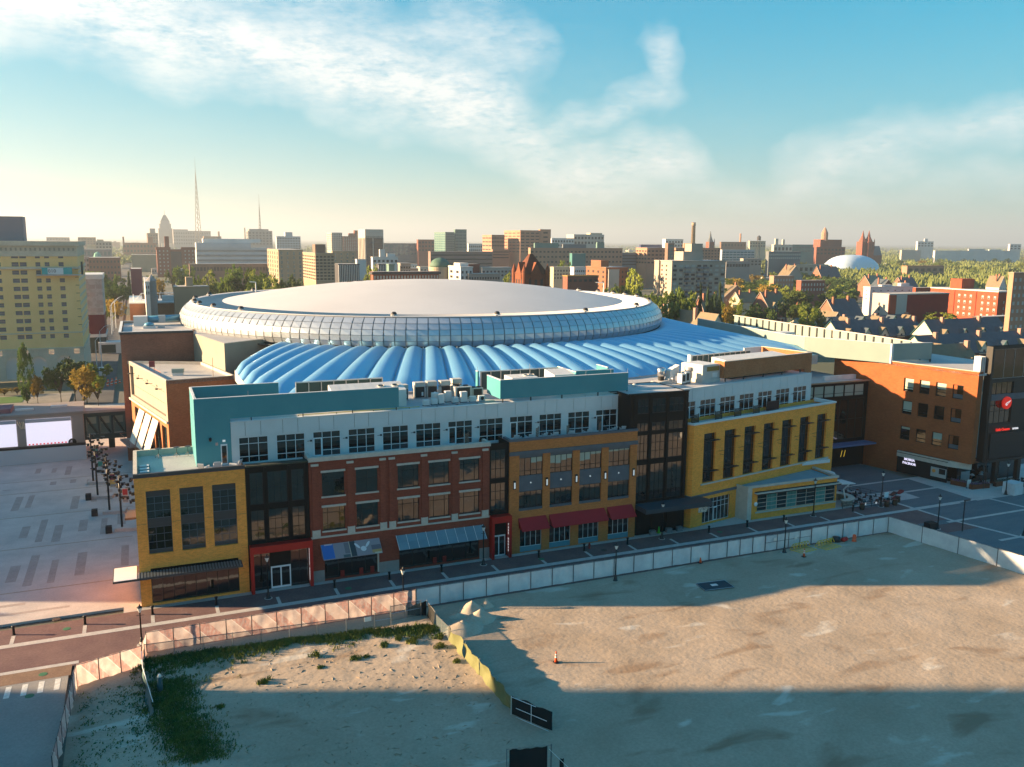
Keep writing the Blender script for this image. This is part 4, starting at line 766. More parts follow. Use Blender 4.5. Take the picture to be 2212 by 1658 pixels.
# ================================================================ LEFT WING
m_cwall=mat('cream_panel',(.33,.29,.24),.75,(.30,.27,.22),.5,4); m_grn=mat('olive_panel',(.27,.27,.22),.7,(.24,.24,.20),.3,4)
a_=math.atan2(-28.1,6.0); p=thing('west_wing','brick wing with sunlit cream west wall, slanted white shades and flat roof','building',(-.7,77,0),a_)
c,s=math.cos(a_),math.sin(a_)
def LL(x,y): dx_,dy_=x+.7,y-77; return (c*dx_+s*dy_,-s*dx_+c*dy_)
Q=[LL(-.7,77),LL(5.3,48.9),LL(16.7,50.6),LL(12.6,70.6)]
mb=MB()
for i in (1,2,3): A,B=Q[i],Q[(i+1)%4]; mb.quad((*A,-.1),(*B,-.1),(*B,20),(*A,20))
Wn=[(3.2+5.2*k,6.6+5.2*k,1.8,11.6) for k in range(5)]
wall(mb,0,28.73,-.1,12.8,Wn,0,.5); mb.build('wall',m_rust,p)
mb=MB(); wall(mb,0,28.73,12.8,20,[(1.2,27.6,13.6,19.4)],-.02,.5); mb.quad((1.2,.48,13.6),(27.6,.48,13.6),(27.6,.48,19.4),(1.2,.48,19.4)); mb.build('cream_fascia',m_cwall,p)
bx('cornice',-.1,28.9,-.35,.0,12.55,12.95,m_cream,p); MB().prism([(q[0],q[1]) for q in Q],19.4,19.6).build('roof',m_roof,p)
for i in range(4):
    A=Vector((*Q[i],0)); B=Vector((*Q[(i+1)%4],0)); d_=(B-A).normalized(); q=Vector((-d_.y,d_.x,0))*.35; MB().prism([A[:2],B[:2],(B+q)[:2],(A+q)[:2]],19.55,20.12).build('parapet',m_cream,p)
for z in (15.5,17.5): bx('panel_joint',1.2,27.6,.44,.479,z,z+.04,m_dgrey,p)
for k,w_ in enumerate(Wn):
    window(p,w_[0],w_[1],w_[2],w_[3],.42,(.5,),(.33,.66),m_blkf,m_glt,.07)
    if k<4 and k>0:
        o=MB().prism([(w_[0]-.3,-.12),(w_[1]+.3,-.12),(w_[1]+.3,0),(w_[0]-.3,0)],-6.4,0).build('slanted_shade',mat('shade_white',(.7,.66,.58),.8),p); o.location=(0,-.1,11.9); o.rotation_euler=(R(-19),0,0)
for x in (5,12,19,26): MB().bar((x,-.02,18.2),(x,-.9,18.3),.05).box(x-.3,x+.3,-1.2,-.8,18.2,18.4).build('flood_light',m_dl,p)
MB().box(1.0,9,-2.6,0,4.6,4.9).build('balcony_slab',m_stone,p)
for k in range(9): MB().bar((1.05+k*.99,-2.55,4.9),(1.05+k*.99,-2.55,6.0),.04).build('balcony_post',m_fin,p)
MB().bar((1,-2.55,6.0),(9,-2.55,6.0),.06).bar((1,-2.55,6.0),(1,0,6),.05).build('balcony_rail',mat('rail_rust',(.25,.09,.05),.6),p)
p=thing('roof_unit','pale green box fan unit on the west wing roof','air unit',(7.6,57.5,19.6),-.2); MB().box(-1,1,-.5,.5,.5,1.2).build('casing',mat('unit_green',(.25,.31,.28),.6),p); MB().box(-.9,.9,-.45,.45,0,.5).build('curb',m_unitw,p)
p=thing('roof_hoist','red roof hoist frame on the west wing roof','hoist',(3.4,63.5,19.6)); MB().box(-.5,.5,-.1,.1,.9,2.0).build('panel',mat('hoist_red',(.3,.05,.05),.6),p); MB().bar((-.4,0,0),(-.4,0,1),.05).bar((.4,0,0),(.4,0,1),.05).bar((.2,0,.6),(1.4,-2.2,.15),.06).build('frame',mat('hoist_orange',(.5,.2,.15),.6),p)
p=thing('antenna_pole','thin rust pole on the west wing roof edge','pole',(13.2,52.3,19.6)); MB().bar((0,0,0),(0,0,3.6),.05).build('mast',mat('rail_rust',(.25,.09,.05),.6),p); MB().box(-.15,.15,-.15,.15,0,.2).build('foot',m_steel,p)
p=thing('brick_stair_block','tall plum brick block with olive wedge wall left of the arena drum','building',(0,0,0))
m_plum=brick('plum_brick',(.27,.125,.085),(.22,.10,.07))
MB().prism([(-1.85,77),(11.5,76.7),(13.3,100.5),(-1.75,101.6)],-.1,25.3).build('wall',m_plum,p); MB().prism([(11.52,76.6),(15.65,56.6),(26.2,64),(30,85),(13.4,100.4)],15,25.1).build('wedge_wall',m_grn,p)
MB().prism([(-1.5,77.4),(11.3,77.1),(13,100.1),(-1.4,101.2)],25.3,25.32).build('roof',m_roof,p); MB().prism([(11.7,76.4),(15.7,57.2),(25.9,64.2),(29.6,84.7),(13.5,100)],25.1,25.14).build('roof',m_roof,p)
for A,B in (((-1.9,76.9),(11.5,76.6)),((-1.9,76.9),(-1.8,101.7)),((-1.8,101.5),(13.3,100.4))): screen_wall(p,[(A,B)],25.3,25.75,.4,m_dgrey if A[1]<77 and B[1]<77 else m_cwall,'parapet')
p=thing('duct_unit','long blue wrapped air duct lying on the plum brick block roof','duct',(0,0,0))
MB().bar((3.4,95,26.6),(10.2,97.2,26.6),.75,12).build('duct',mat('duct_blue',(.10,.30,.42),.35,metal=.3),p,True); MB().box(.6,3.4,93.4,96.4,25.32,27.4).build('plenum',m_unitw,p); MB().box(5.6,7,95,96.4,25.9,27.4).build('joint_box',m_steel,p)
p=thing('roof_fan','round blue-lidded fan on a pale curb on the plum brick block roof','air unit',(3.6,88.5,25.32)); MB().lathe([(.6,.5),(1.0,.6),(.9,1.0),(.2,1.25)],14).build('hood',mat('duct_blue',(.10,.30,.42),.35),p,True); MB().box(-1.2,1.2,-.9,.9,0,.5).build('curb',m_unitw,p); MB().box(1.6,3.0,-.4,.4,0,.6).build('box',m_steel,p)
# ================================================================ RIGHT WING
a_=math.atan2(-28.7,6.3); p=thing('east_wing','orange brick wing at right with three rows of square windows, top sunlit','building',(133,29,0),a_)
c,s=math.cos(a_),math.sin(a_)
def RL(x,y): dx_,dy_=x-133,y-29; return (c*dx_+s*dy_,-s*dx_+c*dy_)
m_rbr=brick('east_brick',(.33,.10,.035),(.28,.08,.028)); ops=[(15.37+3.17*k,17.36+3.17*k,z,z+2.6) for k in range(4) for z in (16,11.58,6.57)]
mb=MB(); wall(mb,0,29.38,4.4,21.4,ops,0,.4); wall(mb,0,15.4,-.1,4.4,[],0); mb.quad((29.38,0,4.4),(29.38,1.6,4.4),(29.38,1.6,21.4),(29.38,0,21.4)).quad((0,0,-.1),(0,0,21.4),(0,6,21.4),(0,6,-.1)).quad((15.4,0,-.1),(15.4,6,-.1),(15.4,6,4.4),(15.4,0,4.4)).quad((15.4,0,4.4),(15.4,6,4.4),(29.38,6,4.4),(29.38,0,4.4)); mb.build('wall',m_rbr,p)
for k in range(4):
    for j,z in enumerate((16,11.58,6.57)):
        a=15.37+3.17*k; w_=window(p,a,a+1.99,z,z+2.6,.3,(),(.3,),m_blkf,m_glb,.14)
        b=[[2.0,1.2,1.1,0],[1.9,0,0,0],[.4,0,1.2,0]][j][k]
        if b: bx('blind',a+.16,a+1.83,.27,.295,z+2.45-b,z+2.45,mat('blind_sage',(.38,.45,.38),.9),w_)
        if k==3: bx('brick_return',a+.15,a+.75,.2,.29,z+.9,z+2.45,m_rbr,w_); bx('spandrel_glass',a+.15,a+1.85,.2,.29,z+.14,z+.85,m_slate,w_)
Q=[RL(133,29),RL(139.3,.3),RL(141.2,.3),RL(156,10),RL(156,70),RL(131,70)]
MB().prism([(q[0],q[1]) for q in Q],20.7,21.0).build('roof',m_roof,p); bx('parapet',-.05,29.5,-.08,.4,21.4,21.5,m_cream,p)
bx('shop_glass',15.6,27,1.6,1.7,0,4.3,m_glb,p); bx('shop_fascia',15.3,25.4,-.35,0,3.2,4.3,m_cream,p); MB().prism([(25.4,-.35),(29,.9),(29,1.3),(25.4,.4)],3.2,4.28).build('shop_fascia',m_cream,p); bx('fascia_line',15.25,25.45,-.40,-.34,3.95,4.05,m_blkf,p); bx('shop_board',15.45,25.4,-.3,-.1,.1,3.2,m_dark,p)
for t_,z in (('MOSGA',2.95),('PACINOR',2.2)): put('letter_sign',text_mesh(t_,.62,emit('sign_neon_white',(.9,.82,1),.14),.05,1.0,.02),p,(18.0,-.42,z),None,(PI/2,0,0))
bx('poster',22.3,25.3,-.36,-.305,.8,2.6,mat('poster_grey',(.35,.37,.36),.7),p); bx('poster_window',23.9,25.1,-.39,-.361,1.5,2.5,m_dark,p); q=MB().lathe([(.35,0),(.35,.03)],14).build('poster_emblem',mat('emblem_orange',(.6,.25,.05),.6),p); q.location=(22.9,-.37,1.9); q.rotation_euler=(PI/2,0,0)
p=thing('glass_connector','dark glass connector with bright upper panes between the orange building and east wing','building',(0,0,0))
mb=MB(); wall(mb,112.5,134.8,-.1,17,[(118.5+2.55*k,120.9+2.55*k,14.2,16.5) for k in range(6)],21.2,.2); mb.quad((112.5,21.2,17),(134.8,21.2,17),(133,40,17),(112.5,40,17)); mb.build('wall',m_blk,p)
for k in range(6): window(p,118.5+2.55*k,120.9+2.55*k,14.2,16.5,21.35,(),(.3,),m_blkf,m_gl,.08,gms=lambda i,j:mat('upper_pane_green',(.32,.40,.34),.4))
for k in range(5): window(p,113+4.2*k,117+4.2*k,5.6,13.6,21.15,(.5,),(.5,),m_blkf,m_glb,.08,'curtain_wall')
MB().box(114,136.5,18.6,21.2,4.6,4.9).build('canopy',mat('canopy_blue',(.10,.16,.32),.5),p); MB().box(112.4,134.9,20.9,21.5,17,17.2).build('coping',mat('coping_wood',(.3,.2,.12),.7),p); MB().prism([(112.6,21.5),(134.6,21.5),(133,40),(112.6,40)],17.0,17.02).build('roof',m_roof,p); MB().box(126,134.3,24,24.6,17,17.9).build('roof_upstand',m_unitw,p)
for x in (128.5,129.3): MB().bar((x,20.9,2.0),(x+.3,20.9,3.3),.06).build('neon_mark',emit('neon_yellow',(.9,.6,.05),.12),p)
# teal screens on the east roof
p=thing('curved_teal_screen','long pale green screen wall curving over the east roof, ending in a squared corner','roof screen',(0,0,0))
PT=[(132.5,76.7),(130.2,58),(127.9,38),(128.6,33),(135.6,16.9)]
for A,B in zip(PT,PT[1:]): screen_wall(p,[(A,B)],21.0,24.8,.25,m_tealL if 'm_tealL' in globals() else mat('sage_panel',(.22,.29,.27),.6,(.20,.27,.255),.3,4))
screen_wall(p,[((135.6,16.9),(144.8,15.7))],21.6,24.8,.25,mat('sage_panel',(.22,.29,.27),.6)); bx('corner_post',135.4,135.9,16.7,17.2,21.0,24.8,m_pgrey,p)
p=thing('pillared_roof_screen','row of pale screen panels with dark posts along the far edge of the east roof','roof screen',(0,0,0))
A=Vector((145,15.9,0)); B=Vector((150,85,0)); n=26
for k in range(n):
    P=A+(B-A)*(k/n); Q_=A+(B-A)*((k+.86)/n); d_=(B-A).normalized(); q=Vector((-d_.y,d_.x,0))*.1
    MB().prism([(P-q)[:2],(P+q)[:2],(Q_+q)[:2],(Q_-q)[:2]][::-1],21.2,24.4).build('screen_panel',mat('sage_panel',(.22,.29,.27),.6),p); MB().box(P.x-.28,P.x-.05,P.y-.2,P.y+.1,21,24.4).build('screen_post',m_dgrey,p)
MB().prism([(A.x-.3,A.y),(A.x+.2,A.y),(B.x+.2,B.y),(B.x-.3,B.y)],24.4,24.6).build('screen_rail',m_cream,p)
for k,(x,y,w_,d_) in enumerate([(139,36,5,3),(138,52,6,3),(137,64,6,3.5),(141,26,4,2.5)]):
    p=thing('roof_unit',['pale low unit midway between the roof screens on the east roof','second pale low unit from the front on the east roof, behind the lit wall','farthest pale unit on the east roof','frontmost small pale unit between the east roof screens'][k],'air unit',(x,y,21)); MB().box(-w_/2,w_/2,-d_/2,d_/2,.4,2.6).build('casing',m_unitw,p); MB().box(-w_/2+.2,w_/2-.2,-d_/2+.2,d_/2-.2,0,.4).build('curb',m_dgrey,p)
# tower with signs
p=thing('sign_tower','dark corner tower with red round emblem, arena name sign and large dark screen','building',(0,0,0))
m_twr=mat('tower_frame',(.022,.02,.019),.5); m_gold=glass('tower_glass_amber',(.02,.016,.01),.05,2.2,.03)
mb=body(p,141.9,153.5,.0,1.3,4.6,25.9,m_twr); wall(mb,141.9,153.5,4.6,25.9,[(142.4,153.2,20.0,25.4),(142.6,148.2,11.7,19.3)],0,.3); mb.build('wall',m_twr,p)
window(p,142.4,153.2,20.0,25.4,.25,(.28,.52,.76),(),m_steel,m_gl,.06); window(p,142.6,148.2,11.7,19.3,.25,(.25,.5,.75),(.3,.45,.62),m_blkf,m_gold,.08)
bx('spandrel',142.6,152,-.1,.2,16.0,17.1,m_slate,p); bx('media_screen',142.9,151.6,-.45,-.02,5.2,9.95,mat('screen_off',(.02,.021,.023),.35),p); bx('soffit',142.4,152.4,-.6,.4,4.6,5.1,m_twr,p)
em=MB().lathe([(1.15,0),(1.15,.25),(1.0,.32)],28).build('round_emblem',emit('emblem_red',(.75,.02,.01),.10),p); em.location=(146.3,-.25,15.5); em.rotation_euler=(PI/2,0,0)
wv_=[(-.62,-.30),(-.38,-.52),(-.12,-.46),(.0,-.28),(.16,-.12),(.34,0),(.52,.16),(.82,.52),(.5,.42),(.2,.28),(-.1,.2),(-.38,.06),(-.56,-.1)]
MB().prism([(a*.95,b*.95) for a,b in wv_],.33,.37).build('winged_wheel',m_sign,em)
for q in range(3): MB().bar((-.35+q*.22,-.3+q*.1,.375),(-.15+q*.25,.02+q*.1,.375),.03).build('feather_line',emit('emblem_red',(.75,.02,.01),.10),em)
put('letter_sign',text_mesh('Little Caesars',.72,emit('sign_red',(.8,.03,.02),.16),.06,.92,.012),p,(146.05,-.3,10.55),None,(PI/2,0,0)); put('letter_sign',text_mesh('arena',.72,m_sign,.06,.95,.012),p,(149.35,-.3,10.55),None,(PI/2,0,0))
for a,b in ((139.9,141.85),): 
    for z in (5,9.6,14,18.2): bx('balcony_glass',139.6,141.9,2.0,2.1,z,z+1.2,m_slate,p); bx('balcony_slab',139.6,141.9,2.0,8,z-.4,z,m_dgrey,p)
    bx('back_wall',139.6,141.9,7.5,8,-.1,21,m_blk,p)
for k in range(3): bx('white_fin',140.6+k*.5,140.85+k*.5,1.2,2.6,20.6,24,m_unitw,p)
MB().bar((141.5,-1.0,0),(142.0,.4,20),.09,6).bar((142.1,-1.0,0),(142.4,.4,20),.09,6).build('slanted_pole',m_twr,p)
bx('ground_glass',143,156,3,3.2,0,4.6,m_glb,p); bx('column',146,146.8,.4,1.2,0,4.6,m_twr,p); bx('column',152,152.8,.4,1.2,0,4.6,m_twr,p)
# planters and cafe outside the east wing
m_pw=mat('planter_wood',(.16,.05,.02),.75,(.12,.035,.015),2,4)
for k,(x,y,l,rz) in enumerate([(139.0,2.2,2.6,-1.2),(141.0,-.6,4.0,-.12),(147.2,-.7,5,.02)]):
    t=thing('wooden_planter',['reddish wooden planter turned sideways at the cafe corner','reddish wooden planter with purple flowers before the east wing shop','long reddish planter under the sign tower'][k],'planter',(x,y,.02),rz); MB().box(-l/2,l/2,-.35,.35,0,.8).build('box',m_pw,t)
    mb=MB()
    for q in range(int(70*l)):
        a,b=random.uniform(-l/2,l/2),random.uniform(-.3,.3); h=.8+random.uniform(.05,.35); mb.tri((a-.08,b,h-.1),(a+.08,b,h-.1),(a+random.uniform(-.1,.1),b+random.uniform(-.1,.1),h+.1))
    mb.build('plants',mat('flowers_purple',(.16,.05,.2),.8,(.05,.09,.03),3,3) if k<2 else mat('hedge_dark',(.03,.06,.025),.8,(.14,.13,.12),4,3),t)
t=thing('banner_flag','pale cloth banner hung on the cafe corner planter','banner',(139.2,.2,0)); MB().box(-.5,.5,-.04,.04,.3,1.6).build('cloth',m_unitw,t); MB().bar((-.5,0,0),(-.5,0,1.7),.04).build('pole',m_black,t)
for k,(x,y) in enumerate([(141.5,1.5),(143.4,1.2),(144.6,2.0)]):
    t=thing('patio_heater','dark folded parasol and heater cluster at the cafe under the east wing','heater',(x,y,.02),0,'heaters at the cafe'); MB().lathe([(.25,0),(.25,.5),(.05,.55),(.05,1.9)],10).build('stand',m_black,t); MB().lathe([(.45,1.9),(.1,2.2)],12).build('hood',m_steel,t)
t=thing('white_cube_tent','white cloth-covered cube standing by a lamp post on the right plaza','tent',(143.6,-5.2,.02),.1); MB().prism([(-1.25,-1.1),(1.25,-1.1),(1.25,1.1),(-1.25,1.1)],0,[2.1,2.2,2.15,2.1]).build('cover',mat('tent_white',(.6,.63,.66),.7,(.52,.55,.58),1.2,4,bump=.05,bs=1.5),t); MB().box(-1.27,1.27,-1.12,-1.1,0,.12).build('hem',m_pgrey,t)
# ================================================================ STREET FURNITURE
m_lglass=mat('lamp_glass',(.75,.75,.72),.3,spec=.6)
def lamp(x,y,h,label,glow=False):
    p=thing('street_lamp',label,'street lamp',(x,y,.02),0,'black lantern street lamps')
    MB().lathe([(.36,0),(.36,.08),(.26,.1),(.2,.5),(.13,.75),(.10,.9)],12).build('base',m_black,p,True); MB().lathe([(.095,.85),(.07,h-.95),(.11,h-.92),(.11,h-.85)],10).build('post',m_black,p,True)
    MB().lathe([(.10,h-.85),(.26,h-.35),(.26,h-.3)],8).build('lantern',m_lglass,p); MB().lathe([(.32,h-.3),(.30,h-.24),(.10,h-.1),(.03,h+.12)],8).build('lantern_roof',m_black,p)
    MB().bar((-.35,0,h-1.2),(.35,0,h-1.2),.03).build('cross_arm',m_black,p); MB().lathe([(.5,0),(.5,.03)],14).build('footing',m_concd,p)
LB=[(14.45,-2.9,5.6,'black lantern lamp post before the first red portal'),(43.27,-2.3,5.7,'black lantern lamp post before the glass awning at the second red portal'),(71.94,-2.36,5.7,'black lantern lamp post before the dark entrance canopy'),(101.0,-2.2,6.3,'tall black lantern lamp post before the restaurant ribbon window'),(115.4,-2.4,6.2,'black lantern lamp post at the corner of the restaurant patio'),
    (-.08,-10.6,4.6,'lantern lamp post beside the printed fence corner at left'),(29.04,-12.2,5.2,'lantern lamp post where the printed fence meets the white fence'),(57.2,-14.2,5.2,'lantern lamp post standing inside the lot before the white fence, left one'),(85.1,-14.0,5.2,'lantern lamp post inside the lot beside the yellow bike racks'),(114.7,-14.5,5.5,'lantern lamp post on the right plaza beside a black planter box'),(141.8,-5.3,6.0,'lantern lamp post beside the white cube tent'),(124.3,-21.9,5.5,'lantern lamp post at the right edge of the picture')]
for a in LB: lamp(*a)
p=thing('post_light','slim black post with a flat bent head on the right plaza','street lamp',(117.2,-16.9,.02)); MB().bar((0,0,0),(0,0,5),.09,6).build('post',m_black,p); MB().box(-.1,1.1,-.12,.12,4.9,5.02).build('head',m_black,p)
bl=MB().lathe([(.14,0),(.13,.85),(.19,.87),(.19,1.05),(.12,1.08)],10).data('post',m_black,True); bc=MB().lathe([(.2,0),(.2,.05)],10).data('foot_ring',m_dgrey)
kk=0
for k in range(-2,17):
    x=-6.03+7.19*k
    if any(abs(x-a[0])<1.5 and abs(a[1])<4 for a in LB): continue
    t=thing('bollard',f'short black bollard on the brick sidewalk, {ORD[kk]} from the left','bollard',(x,-2.6,.02),0,'bollards along the brick sidewalk'); put('post',bl,t); put('foot_ring',bc,t); kk+=1
for k in range(7):
    t=thing('bollard','black bollard in the cluster at the far right plaza edge','bollard',(149.5+1.5*(k%4),-1.8-2.2*(k//4)+.3*k,.02),0,'bollards at the right plaza edge'); put('post',bl,t,None,(1.5,1.5,1.15)); put('foot_ring',bc,t)
t=thing('planter_box','black planter box beside the right plaza lamp','planter',(113.6,-14.2,.02)); MB().box(-.9,.7,-.6,.6,0,1.1).build('box',m_black,t); MB().box(-.8,.6,-.5,.5,1.1,1.14).build('soil',mat('soil',(.03,.02,.015),.9),t)
t=thing('fire_hydrant','red fire hydrant on the brick sidewalk before the red awnings','hydrant',(59.9,-1.9,.02)); MB().lathe([(.2,0),(.2,.06),(.13,.1),(.13,.5),(.18,.55),(.12,.72),(.03,.8)],10).build('barrel',mat('hydrant_red',(.4,.03,.02),.5),t,True); MB().bar((-.25,0,.42),(.25,0,.42),.07,8).build('nozzles',mat('hydrant_red',(.4,.03,.02),.5),t)
m_corg=mat('cone_orange',(.75,.10,.025),.6); m_cwht=mat('cone_white',(.75,.72,.68),.5)
def cone(x,y,h,label,mt=None,r=.17,stripes=True):
    t=thing('traffic_cone',label,'traffic cone',(x,y,.05+(lot_h(x,y) if y<-13 else 0))); MB().box(-.26,.26,-.26,.26,0,.07).build('rubber_base',mt or m_black,t); MB().lathe([(r,.06),(r*.35,h)],14).build('cone_body',mt or m_corg,t,True)
    if stripes:
        for a,b in ((.45,.58),(.68,.8)): ra=r*(1-.65*a)+.008; rb=r*(1-.65*b)+.008; MB().lathe([(ra,h*a),(rb,h*b)],14,(0,0,0),False).build('white_band',m_cwht,t,True)
cone(40.05,-31.6,1.2,'tall orange and white cone alone in the sunlit lot'); cone(86.3,-16.7,1.2,'tall orange and white cone before the yellow bike racks'); cone(71.3,-13.1,.75,'small orange cone at the foot of the white fence',None,.2,False)
cone(72.9,.0,1.0,'bright green cone before the dark entrance',mat('cone_green',(.12,.55,.05),.6),.18,False)
t=thing('traffic_drum','orange traffic drum with white bands near the white fence corner','traffic drum',(98,-14.2,.08)); MB().lathe([(.36,0),(.36,.1),(.3,.12),(.26,.95),(.14,1.05)],16).build('drum_body',m_corg,t,True)
for z in (.38,.66): MB().lathe([(.292-.05*(z-.3),z),(.285-.05*(z-.2),z+.12)],16,(0,0,0),False).build('white_band',m_cwht,t,True)
t=thing('traffic_drum','red drum lying on its side beside the orange traffic drum','traffic drum',(96.7,-13.6,.36),.3); q=MB().lathe([(.36,-.5),(.3,.5)],16).build('drum_body',mat('drum_red',(.45,.02,.015),.6),t,True); q.rotation_euler=(0,PI/2,0); MB().box(-.3,.3,-.2,.2,-.36,-.3).build('painted_shadow',m_dgrey,t)  # dark slab painted in as the shadow under the lying drum
t=thing('plastic_tub','dark upturned rubber tub beside the red drum','tub',(95.5,-13.2,.05)); MB().lathe([(.62,0),(.55,.7),(.2,.8)],16).build('shell',mat('rubber_dark',(.02,.03,.035),.6),t,True); MB().lathe([(.66,0),(.66,.08)],16).build('rim',m_black,t)
t=thing('warning_marker','small yellow marker lying left of the dark rubber tub','marker',(94.5,-13.1,.05)); MB().lathe([(.22,0),(.1,.5)],8).build('body',mat('rack_yellow',(.65,.42,.03),.5),t); MB().box(-.2,.2,-.2,.2,0,.05).build('foot',m_black,t)
m_rack=mat('rack_yellow',(.65,.42,.03),.5)
for k,(x,y,n) in enumerate([(86.6,-14.6,6),(90.9,-14.9,6)]):
    t=thing('bike_rack',['yellow grid bike rack beside the lamp post','yellow grid bike rack right of the other one'][k],'bike rack',(x,y,.1),.12,'yellow bike racks')
    for q in range(n):
        xx=q*.62; MB().bar((xx,1.0,.05),(xx,.5,1.0),.05).bar((xx,1.0,.05),(xx+.3,-.9,.05),.07).bar((xx,.5,1.0),(xx+.1,.2,.45),.06).build('hoop',m_rack,t)
    MB().bar((0,.5,1.0),((n-1)*.62,.5,1.0),.05).bar((.3,-.9,.05),((n-1)*.62+.3,-.9,.05),.05).bar((0,.75,.5),((n-1)*.62,.75,.5),.04).build('rail',m_rack,t)
t=thing('fence_panel_down','dark fence panel lying flat on the shaded sand','fence panel',(68.2,-20.7,.14),-.1); MB().box(-2.1,2.1,-1.2,1.2,0,.06).build('mesh_sheet',mat('sheet_dark_blue',(.03,.045,.06),.7),t); MB().bar((-2.1,-1.2,.08),(2.1,-1.2,.08),.04).bar((-2.1,1.2,.08),(2.1,1.2,.08),.04).bar((-2.1,-1.2,.08),(-2.1,1.2,.08),.04).bar((2.1,-1.2,.08),(2.1,1.2,.08),.04).build('frame',m_steel,t); MB().box(-.5,.4,-.2,.4,.08,.1).build('paper_sheet',m_cwht,t)
# ---------------------------------------------------------------- fences
m_fw=mat('fence_white_cloth',(.68,.70,.70),.8,(.54,.56,.58),.5,4,bump=.02,bs=2); m_post=mat('fence_post',(.12,.12,.13),.5,metal=.5)
def cloth(w_,h,seed,amp=.06,nx=10,nz=6,sag=0):
    mb=MB(); r=random.Random(seed)
    for j in range(nz+1):
        for i in range(nx+1):
            u=i/nx; v=j/nz; e=math.sin(PI*u)**.5 if 0<u<1 else 0
            y=amp*e*mnoise.noise(Vector((u*3.1+seed*3.7+v*.8,v*2.2+seed,0)))*1.6; mb.v.append((u*w_,y,v*h-(sag*math.sin(PI*u)*v if sag else 0)))
    for j in range(nz):
        for i in range(nx): a=j*(nx+1)+i; mb.f.append((a,a+1,a+nx+2,a+nx+1))
    return mb
def run(p,A,B,n,h,meshes,pm,post=.05,pname='cloth_panel',z0=.06):
    A=Vector((*A,0)); B=Vector((*B,0)); d=(B-A)/n; ang=math.atan2(d.y,d.x)
    for k in range(n):
        P=A+d*k; o=put(pname,meshes[k%len(meshes)],p,(P.x,P.y,z0),(d.length,1,h),(0,0,ang))
    for k in range(n+1): P=A+d*k; put('post',pm,p,(P.x,P.y-.06,0),(1,1,h+.15))
    MB().bar((A.x,A.y-.05,h+.02),(B.x,B.y-.05,h+.02),.035).build('top_rail',m_post,p)
pmesh=MB().lathe([(.05,0),(.05,1)],6).data('post',m_post); fwm=[cloth(1,1,k,.09).data('cloth_panel',m_fw,True) for k in range(6)]
p=thing('white_fence','long white cloth fence along the street side of the lot','fence',(0,0,0)); run(p,(30.55,-12.45),(76.2,-12.45),15,2.35,fwm,pmesh); run(p,(80.6,-12.5),(82.8,-12.5),1,2.35,fwm,pmesh); run(p,(91.2,-12.6),(106.1,-12.75),5,2.45,fwm,pmesh)
g_=thing('fence_gate','white gate panels in the fence behind the yellow bike racks','gate',(0,0,0)); run(g_,(82.8,-12.55),(91.2,-12.55),4,2.3,fwm,pmesh,pname='gate_panel'); MB().bar((82.8,-12.65,1.3),(91.2,-12.65,1.3),.03).build('mid_rail',m_post,g_); MB().box(84.2,84.7,-12.72,-12.68,1.5,1.9).box(88,88.5,-12.72,-12.68,1.2,1.6).build('notice',m_cwht,g_)
run(p,(76.2,-12.45),(80.6,-12.5),2,2.35,fwm,pmesh)
p=thing('white_fence','white cloth fence running along the right side of the lot','fence',(0,0,0)); run(p,(106.1,-12.75),(108.9,-29.3),3,2.5,fwm,pmesh); run(p,(108.9,-29.3),(113,-53),4,2.5,fwm,pmesh)
# printed fence
M=mat('printed_banner',(.58,.47,.45),.8,(.68,.60,.58),1.2,3); n=M.node_tree.nodes; l=M.node_tree.links; b=n['Principled BSDF']; src_=b.inputs['Base Color'].links[0].from_socket
tcn=n.new('ShaderNodeTexCoord'); oi=n.new('ShaderNodeObjectInfo'); sp=n.new('ShaderNodeSeparateXYZ'); l.new(tcn.outputs['Object'],sp.inputs[0])
def mm(op,a,b_=None,c_=None):
    q=n.new('ShaderNodeMath'); q.operation=op
    for i,v in enumerate((a,b_,c_)):
        if v is None: continue
        if isinstance(v,(int,float)): q.inputs[i].default_value=v
        else: l.new(v,q.inputs[i])
    return q.outputs[0]
diag=mm('ADD',mm('MULTIPLY',sp.outputs[0],1.3),mm('ADD',sp.outputs[2],mm('MULTIPLY',oi.outputs['Random'],3.0))); fr=mm('FRACT',mm('MULTIPLY',diag,.62)); band=mm('GREATER_THAN',fr,.52); line=mm('LESS_THAN',mm('ABSOLUTE',mm('SUBTRACT',fr,.52)),.018)
tn=n.new('ShaderNodeTexNoise'); tn.inputs['Scale'].default_value=5; tn.inputs['Detail'].default_value=6; mpn=n.new('ShaderNodeMapping'); mpn.inputs['Scale'].default_value=(2.2,1,1); l.new(tcn.outputs['Object'],mpn.inputs[0]); l.new(oi.outputs['Random'],mpn.inputs['Location']); l.new(mpn.outputs[0],tn.inputs['Vector'])
cr=n.new('ShaderNodeValToRGB'); l.new(tn.outputs[0],cr.inputs[0]); e_=cr.color_ramp.elements; e_[0].position=.3; e_[0].color=(.16,.16,.21,1); e_[1].position=.72; e_[1].color=(.62,.5,.48,1); q=cr.color_ramp.elements.new(.48); q.color=(.52,.2,.16,1); q=cr.color_ramp.elements.new(.56); q.color=(.45,.33,.34,1)
x1=n.new('ShaderNodeMix'); x1.data_type='RGBA'; l.new(mm('MULTIPLY',band,.62),x1.inputs['Factor']); l.new(src_,x1.inputs[6]); l.new(cr.outputs[0],x1.inputs[7]); x2=n.new('ShaderNodeMix'); x2.data_type='RGBA'; l.new(line,x2.inputs['Factor']); l.new(x1.outputs[2],x2.inputs[6]); x2.inputs[7].default_value=(.75,.7,.68,1); l.new(x2.outputs[2],b.inputs['Base Color'])
